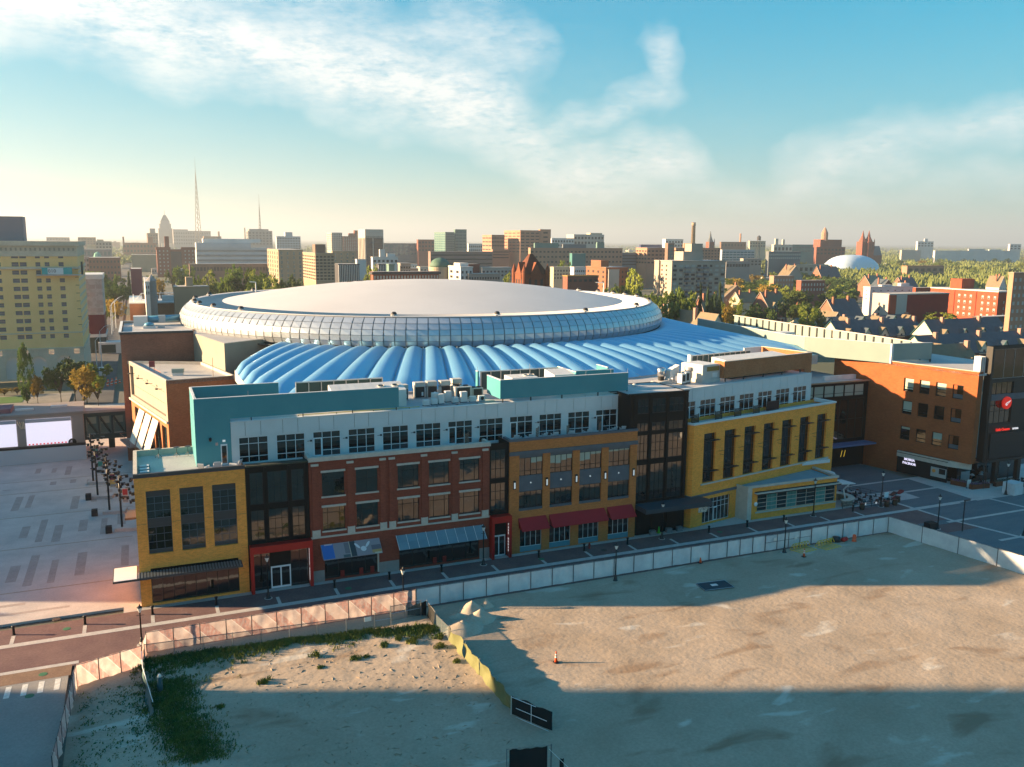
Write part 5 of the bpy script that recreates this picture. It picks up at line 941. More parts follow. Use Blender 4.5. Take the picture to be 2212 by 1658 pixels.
tb=n.new('ShaderNodeBsdfTranslucent'); l.new(x2.outputs[2],tb.inputs[0]); ms=n.new('ShaderNodeMixShader'); ms.inputs[0].default_value=.55; l.new(b.outputs[0],ms.inputs[1]); l.new(tb.outputs[0],ms.inputs[2]); l.new(ms.outputs[0],n['Material Output'].inputs[0])
prm=[cloth(1,1,20+k,.14).data('printed_panel',M,True) for k in range(5)]
p=thing('printed_fence','cloth fence printed with pink and white triangles along the left of the lot','fence',(0,0,0)); run(p,(.4,-12.8),(30.5,-12.5),11,2.3,prm,pmesh,pname='printed_panel'); run(p,(.4,-12.8),(-.05,-16.0),1,2.3,prm,pmesh,pname='printed_panel'); run(p,(-6.05,-18.1),(-.05,-16.0),3,2.3,prm,pmesh,pname='printed_panel'); run(p,(-6.9,-34.5),(-6.05,-18.1),6,2.3,prm,pmesh,pname='printed_panel')
# chain link
M=bpy.data.materials.new('chain_link'); M.use_nodes=True; MATS['chain_link']=M; n=M.node_tree.nodes; l=M.node_tree.links; b=n['Principled BSDF']; b.inputs['Base Color'].default_value=(.16,.2,.2,1); b.inputs['Roughness'].default_value=.6; b.inputs['Alpha'].default_value=.42
p=thing('chain_link_fence','grey chain-link fence behind the printed fence with weeds at its foot','fence',(0,0,0)); clm=MB().quad((0,0,0),(1,0,0),(1,0,1),(0,0,1)).data('mesh_panel',M); pm2=MB().lathe([(.04,0),(.04,1)],6).data('post',m_steel)
CLP=[(.2,-14.6),(6,-15.0),(12,-15.45),(18,-15.9),(24.4,-16.6)]
for A,B in zip(CLP,CLP[1:]): run(p,A,B,2,1.75,[clm],pm2,pname='mesh_panel',z0=.08)
p=thing('chain_link_gate','open chain-link gate frame with a white notice near the black cloth','gate',(0,0,0)); run(p,(24.4,-16.6),(26.3,-16.6),1,2.0,[clm],pm2,pname='mesh_panel'); run(p,(26.6,-15.2),(30.4,-14.9),2,1.9,[clm],pm2,pname='mesh_panel'); MB().box(23.2,24.0,-16.62,-16.58,1.2,1.7).build('notice',m_cwht,p); MB().bar((26.6,-15.2,1.0),(30.4,-14.9,1.0),.03).bar((24.4,-16.6,1.1),(26.3,-16.6,1.1),.03).build('mid_rail',m_steel,p)
# green mesh fence
m_gcl=mat('fence_olive_cloth',(.17,.175,.075),.85,(.14,.145,.06),.5,4,bump=.03,bs=1.5); m_bcl=mat('fence_black_cloth',(.010,.012,.013),.85,bump=.03,bs=2)
def drape(A,B,h0,h1,seed,amp,nx=22,nz=7,lean=0):
    A=Vector((*A,0)); B=Vector((*B,0)); d=B-A; q=Vector((-d.y,d.x,0)).normalized(); mb=MB()
    for j in range(nz+1):
        for i in range(nx+1):
            u=i/nx; v=j/nz; h=(h0+(h1-h0)*u)*(1+.10*mnoise.noise(Vector((u*4+seed,seed,0))))
            off=amp*mnoise.noise(Vector((u*2.6+seed*2.3,v*1.1,seed)))+.12*amp*mnoise.noise(Vector((u*11,v*3,seed)))+lean*v; P=A+d*u+q*off; mb.v.append((P.x,P.y,.04+h*v))
    for j in range(nz):
        for i in range(nx): a=j*(nx+1)+i; mb.f.append((a,a+1,a+nx+2,a+nx+1))
    return mb
p=thing('olive_mesh_fence','sagging olive green cloth fence crossing the lot','fence',(0,0,0))
GP=[(30.95,-18.8),(31.25,-22.4),(31.45,-27),(31.55,-31),(31.7,-35.3),(31.75,-39.2)]
for k,(A,B) in enumerate(zip(GP[1:],GP[2:])): drape(A,B,1.75,1.75,k+2,.45).build('olive_cloth',m_gcl,p,True)
run(p,GP[0],GP[1],2,1.7,[clm],pm2,pname='mesh_panel')
for q in GP: put('post',pm2,p,(q[0]+.15,q[1],0),(1,1,1.9))
p=thing('black_cloth','black cloth sheet hung over the fence corner near the sand piles','cloth',(0,0,0)); drape((28.9,-14.4),(31.0,-15.2),1.0,1.9,4,.3).build('sheet',m_bcl,p,True); drape((31.0,-15.2),(30.9,-18.9),2.0,2.0,6,.4).build('sheet',m_bcl,p,True); MB().bar((28.5,-14.4,1.9),(31.0,-15.2,2.0),.03).bar((31.0,-15.2,2.0),(30.9,-18.9,2.0),.03).build('rail',m_steel,p)
p=thing('black_gate_panel','black cloth gate panel with pale frame at the end of the olive fence','gate',(0,0,0)); drape((31.75,-39.2),(34.0,-43.2),1.9,1.9,9,.1).build('sheet',m_bcl,p,True)
for A,B in (((31.72,-39.3,.05),(31.72,-39.3,2.0)),((31.72,-39.3,1.95),(33.1,-41.8,1.95)),((32.0,-39.8,1.0),(33.7,-42.9,1.0)),((32.0,-39.8,.1),(33.8,-43.1,.1)),((32.85,-41.35,.05),(32.85,-41.35,1.95))): MB().bar(Vector(A)+Vector((-.12,-.06,0)),Vector(B)+Vector((-.12,-.06,0)),.03).build('frame_tube',m_alu,p)
p=thing('dark_fence_banner','dark cloth fence panel at the bottom edge with a taut white rope','fence panel',(0,0,0)); drape((28.1,-47.2),(31.0,-48.5),1.75,2.25,12,.18,lean=.1).build('sheet',m_bcl,p,True); MB().bar((27.9,-47.1,0),(27.9,-47.1,2.0),.035).bar((31.3,-48.6,0),(31.3,-48.6,2.5),.05).bar((27.9,-47.1,1.95),(31.3,-48.6,2.4),.02).build('frame_tube',m_post,p); MB().bar((31.1,-48.6,2.1),(33.0,-50.2,.1),.018).build('rope',m_cwht,p); drape((31.9,-49.0),(32.2,-49.2),1.2,1.3,3,.1,6,4).build('loose_flap',m_bcl,p,True)
p=thing('leaning_green_fence','thin leaning blue-green cloth fence among weeds at the left of the lot','fence',(0,0,0)); m_tgc=mat('fence_teal_cloth',(.06,.12,.12),.8)
drape((-.1,-14.2),(-.2,-19.5),1.8,1.5,3,.3,lean=.3).build('cloth',m_tgc,p,True); drape((-.2,-19.5),(.4,-27.2),1.5,.6,7,.5,lean=.4).build('cloth',m_tgc,p,True); MB().bar((-.1,-14.2,1.9),(0,-19.5,1.6),.035).bar((0,-19.5,1.6),(.8,-25.5,.8),.035).build('top_rail',m_alu,p)
t=thing('blue_barrel','tall slim pale barrel standing in the weeds at left','barrel',(1.5,-22.2,.05)); MB().lathe([(.25,0),(.27,.6),(.22,1.5),(.1,1.75)],12).build('body',mat('barrel_teal',(.04,.10,.12),.5),t,True); MB().lathe([(.21,1.5),(.13,1.78),(.05,1.85)],12).build('pale_top',m_cwht,t,True)
# ---------------------------------------------------------------- traffic-light sculptures on the plaza
m_sculp=mat('sculpture_black',(.015,.015,.017),.4); lens=[mat('lens_amber',(.5,.25,.03),.3),mat('lens_dark',(.03,.03,.03),.3)]
pod=MB().box(-.16,.16,-.2,.2,-.22,.22).prism([(-.18,-.45),(.18,-.45),(.18,-.2),(-.18,-.2)],.10,.22).data('signal_pod',m_sculp); 
BC=[((.05,.30,.22),(.1,.04,.16),'purple and green'),((.05,.30,.24),(.5,.5,.5),'green'),((.2,.04,.1),(.65,.42,.12),'plum and yellow'),((.5,.05,.05),(.62,.55,.5),'red and cream')]
for k,(ax,ay) in enumerate([(-7.56,61.6),(-6.5,51.6),(-4.44,41.75),(-2.48,31.9)]):
    t=thing('light_sculpture',f'black signal-light sculpture with {BC[k][2]} poster, {ORD[3-k]} from the corner building','sculpture',(ax,ay,0),-.18,'signal light sculptures on the plaza')
    MB().box(-.9,2.5,-.9,1.3,0,.5).build('plinth',m_conc,t)
    for j,xx in enumerate((0,1.5)):
        hh=9.3-.5*j; MB().lathe([(.17,.5),(.12,hh)],8).build('post',m_sculp,t,True)
        for q in range(11):
            a=q*2.4+k; o=put('signal_pod',pod,t,(xx+.42*math.cos(a),.42*math.sin(a),hh-.4-q*.42),None,(0,0,a+PI/2))
            if q%4==1: MB().lathe([(.11,0),(.11,.04)],8).build('lens',lens[0],o).location=(0,-.22,0); 
    fr_=bx('poster',.35,1.15,-.06,.0,4.3,6.5,mat('poster_a%d'%k,BC[k][1],.7),t); bx('poster_band',.4,1.1,-.075,-.062,5.5,6.4,mat('poster_b%d'%k,BC[k][0],.7),t); bx('poster_foot',.4,1.1,-.075,-.062,4.35,4.75,m_tab,t)
    if k: 
        q=thing('planter_cube',f'black cube planter beside a sculpture plinth, {ORD[3-k]} from the corner building','planter',([-9.0,-7.6,-6.3,-4.0][k]-.3,ay-.7,0)); MB().box(-.45,.45,-.45,.45,0,1.05).build('box',m_sculp,q); MB().box(-.38,.38,-.38,.38,1.05,1.07).build('soil',mat('soil',(.03,.02,.015),.9),q)
# ---------------------------------------------------------------- terrace furniture
m_cw=mat('lounge_white',(.55,.58,.6),.6); ads=MB().prism([(-.32,-.4),(.32,-.4),(.32,.35),(-.32,.35)],[.32,.32,.22,.22],[.38,.38,.28,.28]).data('seat',m_cw)
adb=MB().prism([(-.32,.25),(.32,.25),(.32,.32),(-.32,.32)],0,.8).data('backrest',m_cw); ada=MB().box(-.42,-.32,-.45,.35,.5,.55).box(.32,.42,-.45,.35,.5,.55).box(-.4,-.34,-.42,-.36,0,.5).box(.34,.4,-.42,-.36,0,.5).box(-.4,-.34,.3,.36,0,.5).box(.34,.4,.3,.36,0,.5).data('arms',m_cw)
CHS=[(7.9,1.6,2.6,'white slatted armchair leftmost on the yellow building terrace'),(9.6,2.0,3.0,'white slatted armchair before the terrace door'),(11.7,1.9,-2.2,'white slatted armchair at the right end of the yellow building terrace')]+[(50.2+x,2.3,r,f'white armchair on the orange-brown building terrace, {ORD[i]} from the left') for i,(x,r) in enumerate([(0,2.6),(1.9,3.1),(3.9,3.5),(5.9,2.9),(8.6,2.7),(11.2,3.2),(15.4,3.4),(17.3,2.8),(18.2,3.1)])]
for x,y,r_,lb in CHS:
    t=thing('terrace_chair',lb,'armchair',(x,y,15.75),r_,'white terrace armchairs'); t.scale=(1.25,1.25,1.25); put('seat',ads,t); put('backrest',adb,t,(0,.05,.25),None,(R(-22),0,0)); put('arms',ada,t)
m_wood=mat('slat_wood',(.22,.13,.09),.8)
for k,x in enumerate([42.6,53.4,58.3,63.6]):
    t=thing('slatted_divider',f'tilted wooden slat divider on a roof terrace, {ORD[k]} from the left','divider',(x,2.4,15.75),.9,'wooden terrace dividers')
    for q in range(7): bx('slat',-.7,.7,-.03,.03,.2+q*.24,.34+q*.24,m_wood,t)
    bx('post',-.7,-.62,.031,.1,0,1.85,m_wood,t); bx('post',.62,.7,.031,.1,0,1.85,m_wood,t)
for k,x in enumerate([3.6,9.0,13.6,18.2]):
    t=thing('slatted_divider',f'low dark wooden slat divider on the angled orange terrace, {ORD[k]} from the left','divider',DL(x,3.2,15.75),RD,'dark terrace dividers')
    for q in range(6): bx('slat',-.8,.8,-.03,.03,.1+q*.22,.26+q*.22,mat('slat_dark',(.07,.035,.025),.8),t)
    bx('post',-.8,-.72,.031,.1,0,1.5,mat('slat_dark',(.07,.035,.025),.8),t); bx('post',.72,.8,.031,.1,0,1.5,mat('slat_dark',(.07,.035,.025),.8),t)
t=thing('privacy_screen','dark maroon privacy screen on the angled orange terrace','screen',DL(22.6,3.4,15.75),RD); bx('cloth',-1.6,1.6,-.05,.05,.1,1.6,mat('screen_maroon',(.04,.012,.012),.8),t); bx('rail',-1.65,1.65,-.08,.08,1.6,1.68,m_black,t)
for k,x in enumerate((3.0,5.2,6.6)):
    t=thing('tripod_table',f'black tripod table at the back of the yellow terrace, {ORD[k]} from the left','table',(x,10.8,15.75),0,'tripod tables on the yellow terrace'); MB().bar((0,0,.5),(0,0,1.2),.04).bar((0,0,.5),(.4,.2,0),.03).bar((0,0,.5),(-.4,.2,0),.03).bar((0,0,.5),(0,-.4,0),.03).build('tripod',m_black,t); MB().lathe([(.4,1.2),(.4,1.24)],14).build('table_top',m_black,t)
for k in range(3):
    t=thing('lounge_chair',f'teal lounge chair by the left parapet of the yellow terrace, {ORD[k]} from the front','lounge chair',(1.2,2.4+1.5*k,15.75),0,'lounge chairs on the yellow terrace'); MB().box(-.7,.7,-.45,.45,.2,.34).build('frame',mat('lounge_teal',(.12,.24,.25),.7),t); MB().box(-.5,.55,-.32,.32,.34,.46).build('cushion',m_cw,t)
# ================================================================ LEFT BACKGROUND: screens, bridge, hotel
def col_dir(x,y=None): d=ray(x,hor(x) if y is None else y); return d
def planX(x,X): d=col_dir(x); t=(X-CX)/d.x; return (X,CY+d.y*t)
def planY(x,Y): d=col_dir(x); t=(Y-CY)/d.y; return (CX+d.x*t,Y)
def zat(x,y,X,Y): d=ray(x,y); h=Vector((d.x,d.y)); t=Vector((X-CX,Y-CY)).length/h.length; return CH+d.z*t
m_taupe=mat('taupe_panel',(.30,.26,.235),.7,(.27,.235,.21),.3,4); m_led=emit('screen_lit',(.80,.74,.86),.17)
p=thing('screen_building','low taupe building with two large lit white screens facing the plaza','building',(0,0,0))
MB().prism([(-70,82.4),(-9.7,82.4),(-10.2,94),(-70,94)],-.1,9.4).build('wall',m_taupe,p); MB().prism([(-70,82.1),(-9.5,82.1),(-10,94.2),(-70,94.2)],9.4,9.75).build('roof',m_taupe,p); bx('white_base_wall',-70,-9.5,81.6,82.1,0,2.9,mat('base_white',(.50,.52,.55),.8),p); bx('ledge',-70,-9.5,81.7,82.3,2.9,3.35,m_fin,p)
for a,b,k in ((-19.9,-11.9,0),(-34,-21.5,1)):
    sc_=bx('lit_screen',a,b,82.2,82.38,3.5,8.7,m_led,p); bx('screen_header',a,b,82.15,82.199,8.0,8.7,mat('screen_grey',(.45,.45,.5),.6),p)
    for q in range(11):
        if k==0: bx('red_dash',-19.6+q*.64,-19.3+q*.64,82.15,82.199,3.55,3.8,emit('dash_red',(.8,.04,.05),.12),p)
for a,b in (((-21.3,8.3),(-20.7,6.9)),((-20.9,8.3),(-20.6,6.9)),((-20.5,8.3),(-20.4,6.9)),((-20.25,8.3),(-20.15,6.9))): MB().bar((a[0],82.3,a[1]),(b[0],82.3,b[1]),.1).build('wall_mark',mat('mark_cream',(.62,.5,.36),.7),p)
q=MB().lathe([(.75,0),(.75,.2),(.45,.2),(.45,0)],18).build('half_ring',m_fin,p); q.location=(-11.9,82.2,3.6); q.rotation_euler=(PI/2,0,0)
bx('roof_sign',-36,-22.5,84.5,90,9.75,10.6,mat('faded_pink',(.30,.14,.15),.8,(.18,.09,.12),.8,5),p); bx('skylight',-15.8,-12.8,88,89,9.75,10.1,m_unitw,p); bx('skylight',-22.0,-18.8,86.5,87.4,9.75,10.1,m_unitw,p)
m_dkteal=mat('bridge_teal',(.012,.035,.035),.5); p=thing('foot_bridge','dark green glazed truss bridge joining the screen building and the brick block','bridge',(0,0,0))
bx('roof',-9.9,-1.9,83.8,87.5,8.9,9.4,mat('bridge_roof',(.33,.29,.26),.7),p); bx('floor_beam',-9.7,-1.9,84,87.3,3.4,4.5,m_dkteal,p); bx('top_beam',-9.7,-1.9,83.95,84.25,8.2,8.9,m_dkteal,p)
for k in range(4): bx('post',-9.7+k*2.5,-9.3+k*2.5,83.9,84.2,4.5,8.2,m_dkteal,p)
for k in range(3): MB().bar((-9.3+k*2.5,84.05,8.1),(-7.4+k*2.5,84.05,4.6),.2).build('diagonal',m_dkteal,p); bx('bridge_pane',-9.3+k*2.5,-7.2+k*2.5,84.4,84.45,4.6,8.2,mat('bridge_glass',(.10,.15,.13),.25),p); bx('blind',-9.0+k*2.5,-7.5+k*2.5,84.36,84.39,6.6,8.0,mat('bridge_blind',(.25,.27,.2),.8),p)
bx('sign_board',-9,-5,90,90.3,2.2,3.3,m_unitw,p); bx('kiosk_door',-5.6,-4.4,89.5,89.8,.2,2.2,m_dkteal,p)
# hotel
m_hot=mat('hotel_yellow',(.85,.56,.25),.85,(.78,.50,.21),.15,5,fine=.08); m_hst=mat('hotel_stone',(.62,.52,.40),.85,(.54,.45,.34),.4,5,fine=.1); m_hwin=glass('hotel_window',(.16,.15,.17),.2,1.4); m_hfr=mat('hotel_frame',(.36,.30,.24),.8)
HY=196.5; hx=planY(163.5,HY)[0]; hzt=zat(162,522,hx,HY); hyb=planX(178.5,hx)[1]; hxl=hx-62
p=thing('yellow_hotel','tall yellow sheathed hotel with stone cornice and rows of paired windows at left','building',(hx,HY,0))
Wd=62; dep=hyb-HY
ops=[]; rows=12; fh=(hzt-5.0-12.5)/10.2; cols_=[]
x=-3.3; cols_.append((x-2.0,x-.6))
for g0 in range(7):
    base=-8.7-g0*6.9
    if g0==0: cols_+= [(base-.4,base+.9),(base-2.9,base-1.6)]
    else: cols_+=[(base-.2,base+1.6),(base-2.4,base-.55)]
zr=[12.8+fh*k for k in range(11)]
for a,b in cols_:
    for z in zr: ops.append((a,b,z,z+fh*.52))
ar=[(-7.7-7.1*k,-3.4-7.1*k,.6,7.0) for k in range(8)]
mb=MB(); wall(mb,-Wd,0,9.6,hzt-4.6,[o for o in ops],0,.35); mb.quad((0,0,0),(0,dep,0),(0,dep,hzt-4.6),(0,0,hzt-4.6)); mb.quad((0,0,hzt-4.6),(0,dep,hzt-4.6),(-Wd,dep,hzt-4.6),(-Wd,0,hzt-4.6)); mb.build('wall',m_hot,p)
mb=MB(); wall(mb,-Wd,0,-.1,9.6,[(a,b,.6,7.4) for a,b,_,_ in ar]+[(-2.7-7.1*k,-1.2-7.1*k,7.9,9.4) for k in range(8)],-.1,.5); mb.quad((0,-.1,0),(0.02,dep,0),(0.02,dep,9.6),(0,-.1,9.6)); mb.build('stone_base',m_hst,p)
for a,b,_,_ in ar:
    o=MB(); n=12; c0=(a+b)/2; r_=(b-a)/2; o.v=[(a,.3,.6)]+[(c0-r_*math.cos(PI*k/n),.3,4.6+r_*1.2*math.sin(PI*k/n)) for k in range(n+1)]+[(b,.3,.6)]; o.f=[tuple(range(len(o.v)))[::-1]]; o.build('arched_infill',mat('arch_white',(.58,.53,.48),.8),p)
    o=MB(); n=12
    for k in range(n):
        A=(c0-r_*math.cos(PI*k/n),-.02,4.6+r_*1.2*math.sin(PI*k/n)); B=(c0-r_*math.cos(PI*(k+1)/n),-.02,4.6+r_*1.2*math.sin(PI*(k+1)/n)); o.quad(A,B,(B[0],-.02,7.4),(A[0],-.02,7.4))
    o.build('arch_spandrel',m_hst,p)
wm=MB().box(-.5,.5,0,.06,0,1).data('window',m_hwin); fm_=MB().box(-.5,.5,-.02,.08,0,.06).box(-.5,.5,-.02,.08,.48,.53).data('sash',m_hfr)
for k,o in enumerate(ops): w_=put('window',wm,p,((o[0]+o[1])/2,.25,o[2]),(o[1]-o[0],1,o[3]-o[2])); put('sash',fm_,w_)
for z,h,pr_ in ((9.4,.5,.35),(zr[1]-.9,.35,.2),(hzt-4.6,1.0,.25),(hzt-3.6,2.2,.12),(hzt-1.4,1.4,.7),(zr[9]-.8,.7,.45)): MB().box(-Wd-.1,pr_,-pr_,0,z,z+h).box(-.0,pr_,0,dep+pr_,z,z+h).build('cornice',m_hst,p)
MB().box(-Wd,.1,0,dep,hzt-4.0,hzt-.1).build('attic',m_hst,p)
for k in range(46): bx('dentil',-1.2-k*1.3,-.7-k*1.3,-.28,-.121,hzt-2.9,hzt-2.0,m_hfr,p)
for k in range(9): bx('sheathing_band',-1.0,.06,-.06,-.002,zr[k]+fh*.62,zr[k]+fh*.68,m_fin,p); bx('side_strip',.001,.05,.8,dep,zr[k]+fh*.1,zr[k]+fh*.45,m_hst,p)
bx('penthouse',-34,-14.5,4,12,hzt,hzt+7.4,mat('penthouse_mauve',(.28,.23,.24),.8),p); bx('penthouse_vent',-28,-24.5,3.8,3.99,hzt+.6,hzt+3.6,m_dark,p)
for k in range(5): bx('vent_slat',-27.8,-24.7,3.7,3.79,hzt+.8+k*.55,hzt+1.0+k*.55,m_hfr,p)
bx('stage',-11.5,1.4,-1.6,-.2,hzt-10.4,hzt-10.1,m_steel,p); bx('banner_cloth',-8.6,-2.2,-1.7,-1.61,hzt-10.0,hzt-8.1,mat('banner_white',(.6,.63,.64),.7),p); bx('banner_end',-9.9,-8.3,-1.72,-1.6,hzt-10.0,hzt-8.0,mat('banner_teal',(.02,.33,.34),.7),p); bx('banner_end',-4.0,-1.6,-1.73,-1.6,hzt-10.0,hzt-8.0,mat('banner_teal',(.02,.33,.34),.7),p)
put('banner_letters',text_mesh('010',1.5,m_dgrey,.02),p,(-7.1,-1.74,hzt-9.05),None,(PI/2,0,0)); bx('stage_post',.9,1.5,-1.4,-.8,hzt-10.1,hzt-6.2,m_dkteal,p)
# narrow tower beside the hotel (white top, maroon base)
def boxthing(name,label,cat,x0,x1,y0,y1,z1,mt,z0=-.1):
    p=thing(name,label,cat,(x0,y0,0)); MB().box(0,x1-x0,0,y1-y0,z0,z1).build('wall',mt,p); return p
D_=262; A=planY(167,D_); B=planY(214,D_); z1=zat(190,604,*B); z2=zat(190,681,*B)
p=boxthing('wrapped_building','narrow building with patched white upper wall over a maroon base, beside the hotel','building',A[0],B[0],D_,D_+22,z2,mat('maroon_panel',(.13,.012,.025),.7),7)
wv=B[0]-A[0]; bx('upper_wall',0,wv,-.1,21.9,z2,z1,mat('patched_white',(.40,.36,.34),.85,(.48,.44,.43),.6,2,.45,.55),p)
for k in range(3):
    for j in range(4): 
        if (k*7+j*3)%5: bx('patch',wv*(.08+.31*k),wv*(.34+.31*k),-.15,-.101,z2+1+(z1-z2)*j*.22,z2+(z1-z2)*(j*.22+.19),mat('patch_pink',(.42,.35,.33),.85,objrand=.1),p)
bx('parapet',-.2,wv+.3,-.3,22,z1,z1+1.8,m_unitw,p); bx('white_base',-.2,wv+.3,-.3,22,6,7.2,m_unitw,p); bx('ground_floor',0,wv,0,22,-.1,6,m_dkteal,p)
for k,(x,y,h) in enumerate([(181,767,0),(194,790,0)]):
    g0=G([200,213][k],[870,845][k]) if False else Vector((*planY([201,190][k],212),0)); hh=[13,10][k]
    t=thing('street_light',['tall pale street light with curved arm beside the hotel, right one','tall pale street light with curved arm beside the hotel, left one'][k],'street light',(g0.x,g0.y,0)); MB().lathe([(.14,0),(.09,hh)],8).build('post',m_alu,t); MB().bar((0,0,hh),(1.5,.3,hh+1.6),.07).bar((1.5,.3,hh+1.6),(3.6,.6,hh+2.3),.06).build('arm',m_alu,t)
for k in range(3):
    g0=planY([228,231,238][k],[330,345,360][k]); t=thing('street_light',f'tall pale street light by the parked cars, {ORD[k]} one up the side street','street light',(g0[0],g0[1],0)); MB().lathe([(.16,0),(.1,13)],8).build('post',m_alu,t); MB().bar((0,0,13),(1.8,.5,15),.08).bar((1.8,.5,15),(4,1,15.8),.07).build('arm',m_alu,t)
# parked cars
def car(label,x,y,rz,c_,group='parked cars along the side street'):
    p=thing('parked_car',label,'car',(x,y,.02),rz,group); M=mat('car_'+'%02d%02d%02d'%tuple(int(v*99) for v in c_),c_,.3,spec=.6)
    sec=[(-2.2,.45,.75),(-2.1,.4,.9),(-1.0,.35,1.0),(-.5,.35,1.42),(.7,.35,1.45),(1.5,.38,1.02),(2.15,.4,.9),(2.25,.5,.7)]
    mb=MB()
    for x_,a,b in sec: 
        w1=.85; w2=.85 if b<1.1 else .66; mb.v+=[(x_,-w1,a),(x_,-w1,min(b,.95)),(x_,-w2,b),(x_,w2,b),(x_,w1,min(b,.95)),(x_,w1,a)]
    for i in range(len(sec)-1):
        for j in range(6): q=i*6; mb.f.append((q+j,q+(j+1)%6,q+6+(j+1)%6,q+6+j))
    mb.f+=[(0,1,2,3,4,5),tuple(q+j for j in (5,4,3,2,1,0)) if False else tuple((len(sec)-1)*6+j for j in (5,4,3,2,1,0))]; mb.build('body',M,p)
    MB().box(-.75,1.1,-.72,.72,1.02,1.34).build('windows',m_glb,p)
    for xx in (-1.4,1.4):
        for yy in (-.8,.8): w_=MB().lathe([(.33,-.1),(.33,.1)],12).build('wheel',m_black,p); w_.location=(xx,yy,.33); w_.rotation_euler=(PI/2,0,0)
for k in range(11): car(f'dark car parked in the row along the side street, {ORD[k]} from the near end' if k%3 else f'pale car parked in the row along the side street, {ORD[k]} from the near end',-14.2,300+k*7.5,PI/2,[(.3,.31,.33),(.02,.025,.03),(.05,.05,.06)][k%3])
car('red car alone at the kerb of the side street beside the rust wall',-5.4,378,PI/2,(.3,.03,.02),'cars on the side street'); car('dark car at the corner beside the low wall left of the arena',-12.5,262,.1,(.03,.03,.035),'cars on the side street')
p=boxthing('loading_shed','low pale shed by the side street behind the plum brick block','building',-13,-4.2,258,266,4.2,m_unitw); bx('shed_door',1,6,-.06,-.002,.2,3.4,m_dkteal,p)
# brick block with roof truss
NX=-2.2; ny=385; nz=zat(283,657,NX,ny); nr=planY(400,ny)[0]
p=thing('rust_brick_block','rust brick block with white truss frames on its roof, left behind the drum','building',(NX,ny,0))
MB().box(0,nr-NX+8,0,60,-.1,nz).build('wall',m_rust,p); MB().box(-.3,nr-NX+8,-.3,60,nz,nz+.6).build('coping',m_unitw,p)
tz=zat(320,634,NX,ny+18); 
for k in range(8):
    x=6+k*4.6; MB().bar((x,18,nz+.6),(x,18,tz),.16).build('truss_post',m_alu,p)
    if k<7: MB().bar((x,18,tz-.4),(x+4.6,18,nz+3),.08).bar((x,18,nz+3),(x+4.6,18,tz-.4),.08).build('truss_brace',m_fin,p); bx('truss_panel',x+.3,x+4.3,18.2,18.25,nz+1.2,tz-1,mat('truss_mesh',(.22,.19,.18),.8,(.08,.08,.08),1.5,3),p)
MB().bar((6,18,tz),(38.2,18,tz),.2).bar((6,18,tz),(2,6,nz+.6),.15).bar((2,6,nz+.6),(2,18,tz-.6),.12).build('truss_rail',m_alu,p)
for k in range(4): bx('roof_duct',8+k*8,14+k*8,8,12,nz+.6,nz+3.6,[mat('duct_blue',(.10,.30,.42),.35),m_unitw][k%2],p)
# construction clutter on the side street
for k in range(7):
    X,Y=-8+ (k%4)*1.1,176+k*1.7
    t=thing('traffic_drum','orange construction drum on the side street behind the trees','traffic drum',(X,Y,.02),0,'construction drums on the side street'); MB().lathe([(.36,0),(.3,.12),(.26,1.0)],10).build('drum_body',m_corg,t); MB().lathe([(.3,.4),(.29,.6)],10,(0,0,0),False).build('white_band',m_cwht,t)
for k,(x,y,h) in enumerate([(-12.5,196,3),(-10,199,2.6)]):
    t=thing('site_container',['tall pale site box on the blue-grey side street','smaller pale site box right of the tall one'][k],'container',(x,y,0)); MB().box(-1,1,-1,1,.1,h).build('box',m_unitw,t); MB().box(-1.05,1.05,-1.05,1.05,h,h+.1).build('lid',m_alu,t)
tag(rect('lawn',-60,-28.5,155.5,166,.03,mat('lawn_green',(.06,.16,.025),.9,(.05,.12,.02),.5,4)),kind='structure')
# ================================================================ TREES
def crown_mesh(name,mt,seed,nc,leaf,ex=(1,1,1),kind='round',nl=16):
    r=random.Random(seed); mb=MB()
    blobs=[]
    if kind=='round':
        for k in range(9): blobs.append((r.gauss(0,.42),r.gauss(0,.42),r.uniform(-.55,.6),r.uniform(.34,.62)))
    for k in range(nc):
        if kind=='round':
            b=r.choice(blobs); d=Vector((r.gauss(0,1),r.gauss(0,1),r.gauss(0,1))).normalized()*b[3]*r.uniform(.55,1.08); c=Vector((b[0],b[1],b[2]))+d
        else:
            z=r.uniform(-1,1); w=(1-z)*.5 if kind=='cone' else (1-abs(z)**3)*.95; a=r.uniform(0,6.3); q=w*r.uniform(.45,1.05); c=Vector((q*math.cos(a),q*math.sin(a),z))
        for j in range(nl):
            o=c+Vector((r.gauss(0,.07),r.gauss(0,.07),r.gauss(0,.06))); a=Vector((r.gauss(0,1),r.gauss(0,1),r.gauss(0,1))).normalized()*leaf*r.uniform(.6,1.3); b=a.orthogonal().normalized()*leaf*r.uniform(.4,.8)
            mb.quad(tuple(o-a),tuple(o+b),tuple(o+a),tuple(o-b))
    mb.v=[(v[0]*ex[0],v[1]*ex[1],v[2]*ex[2]) for v in mb.v]; return mb.data(name,mt)
def leafmat(name,c,c2):
    M=mat(name,c,.75,c2,.25,5,.35,.65,spec=.2,objrand=.32,fine=.25); b=M.node_tree.nodes['Principled BSDF']
    n=M.node_tree.nodes; l=M.node_tree.links; s=b.inputs['Base Color'].links[0].from_socket; tr=n.new('ShaderNodeBsdfTranslucent'); l.new(s,tr.inputs[0]); mx_=n.new('ShaderNodeMixShader'); mx_.inputs[0].default_value=.3; l.new(b.outputs[0],mx_.inputs[1]); l.new(tr.outputs[0],mx_.inputs[2]); l.new(mx_.outputs[0],n['Material Output'].inputs[0]); return M
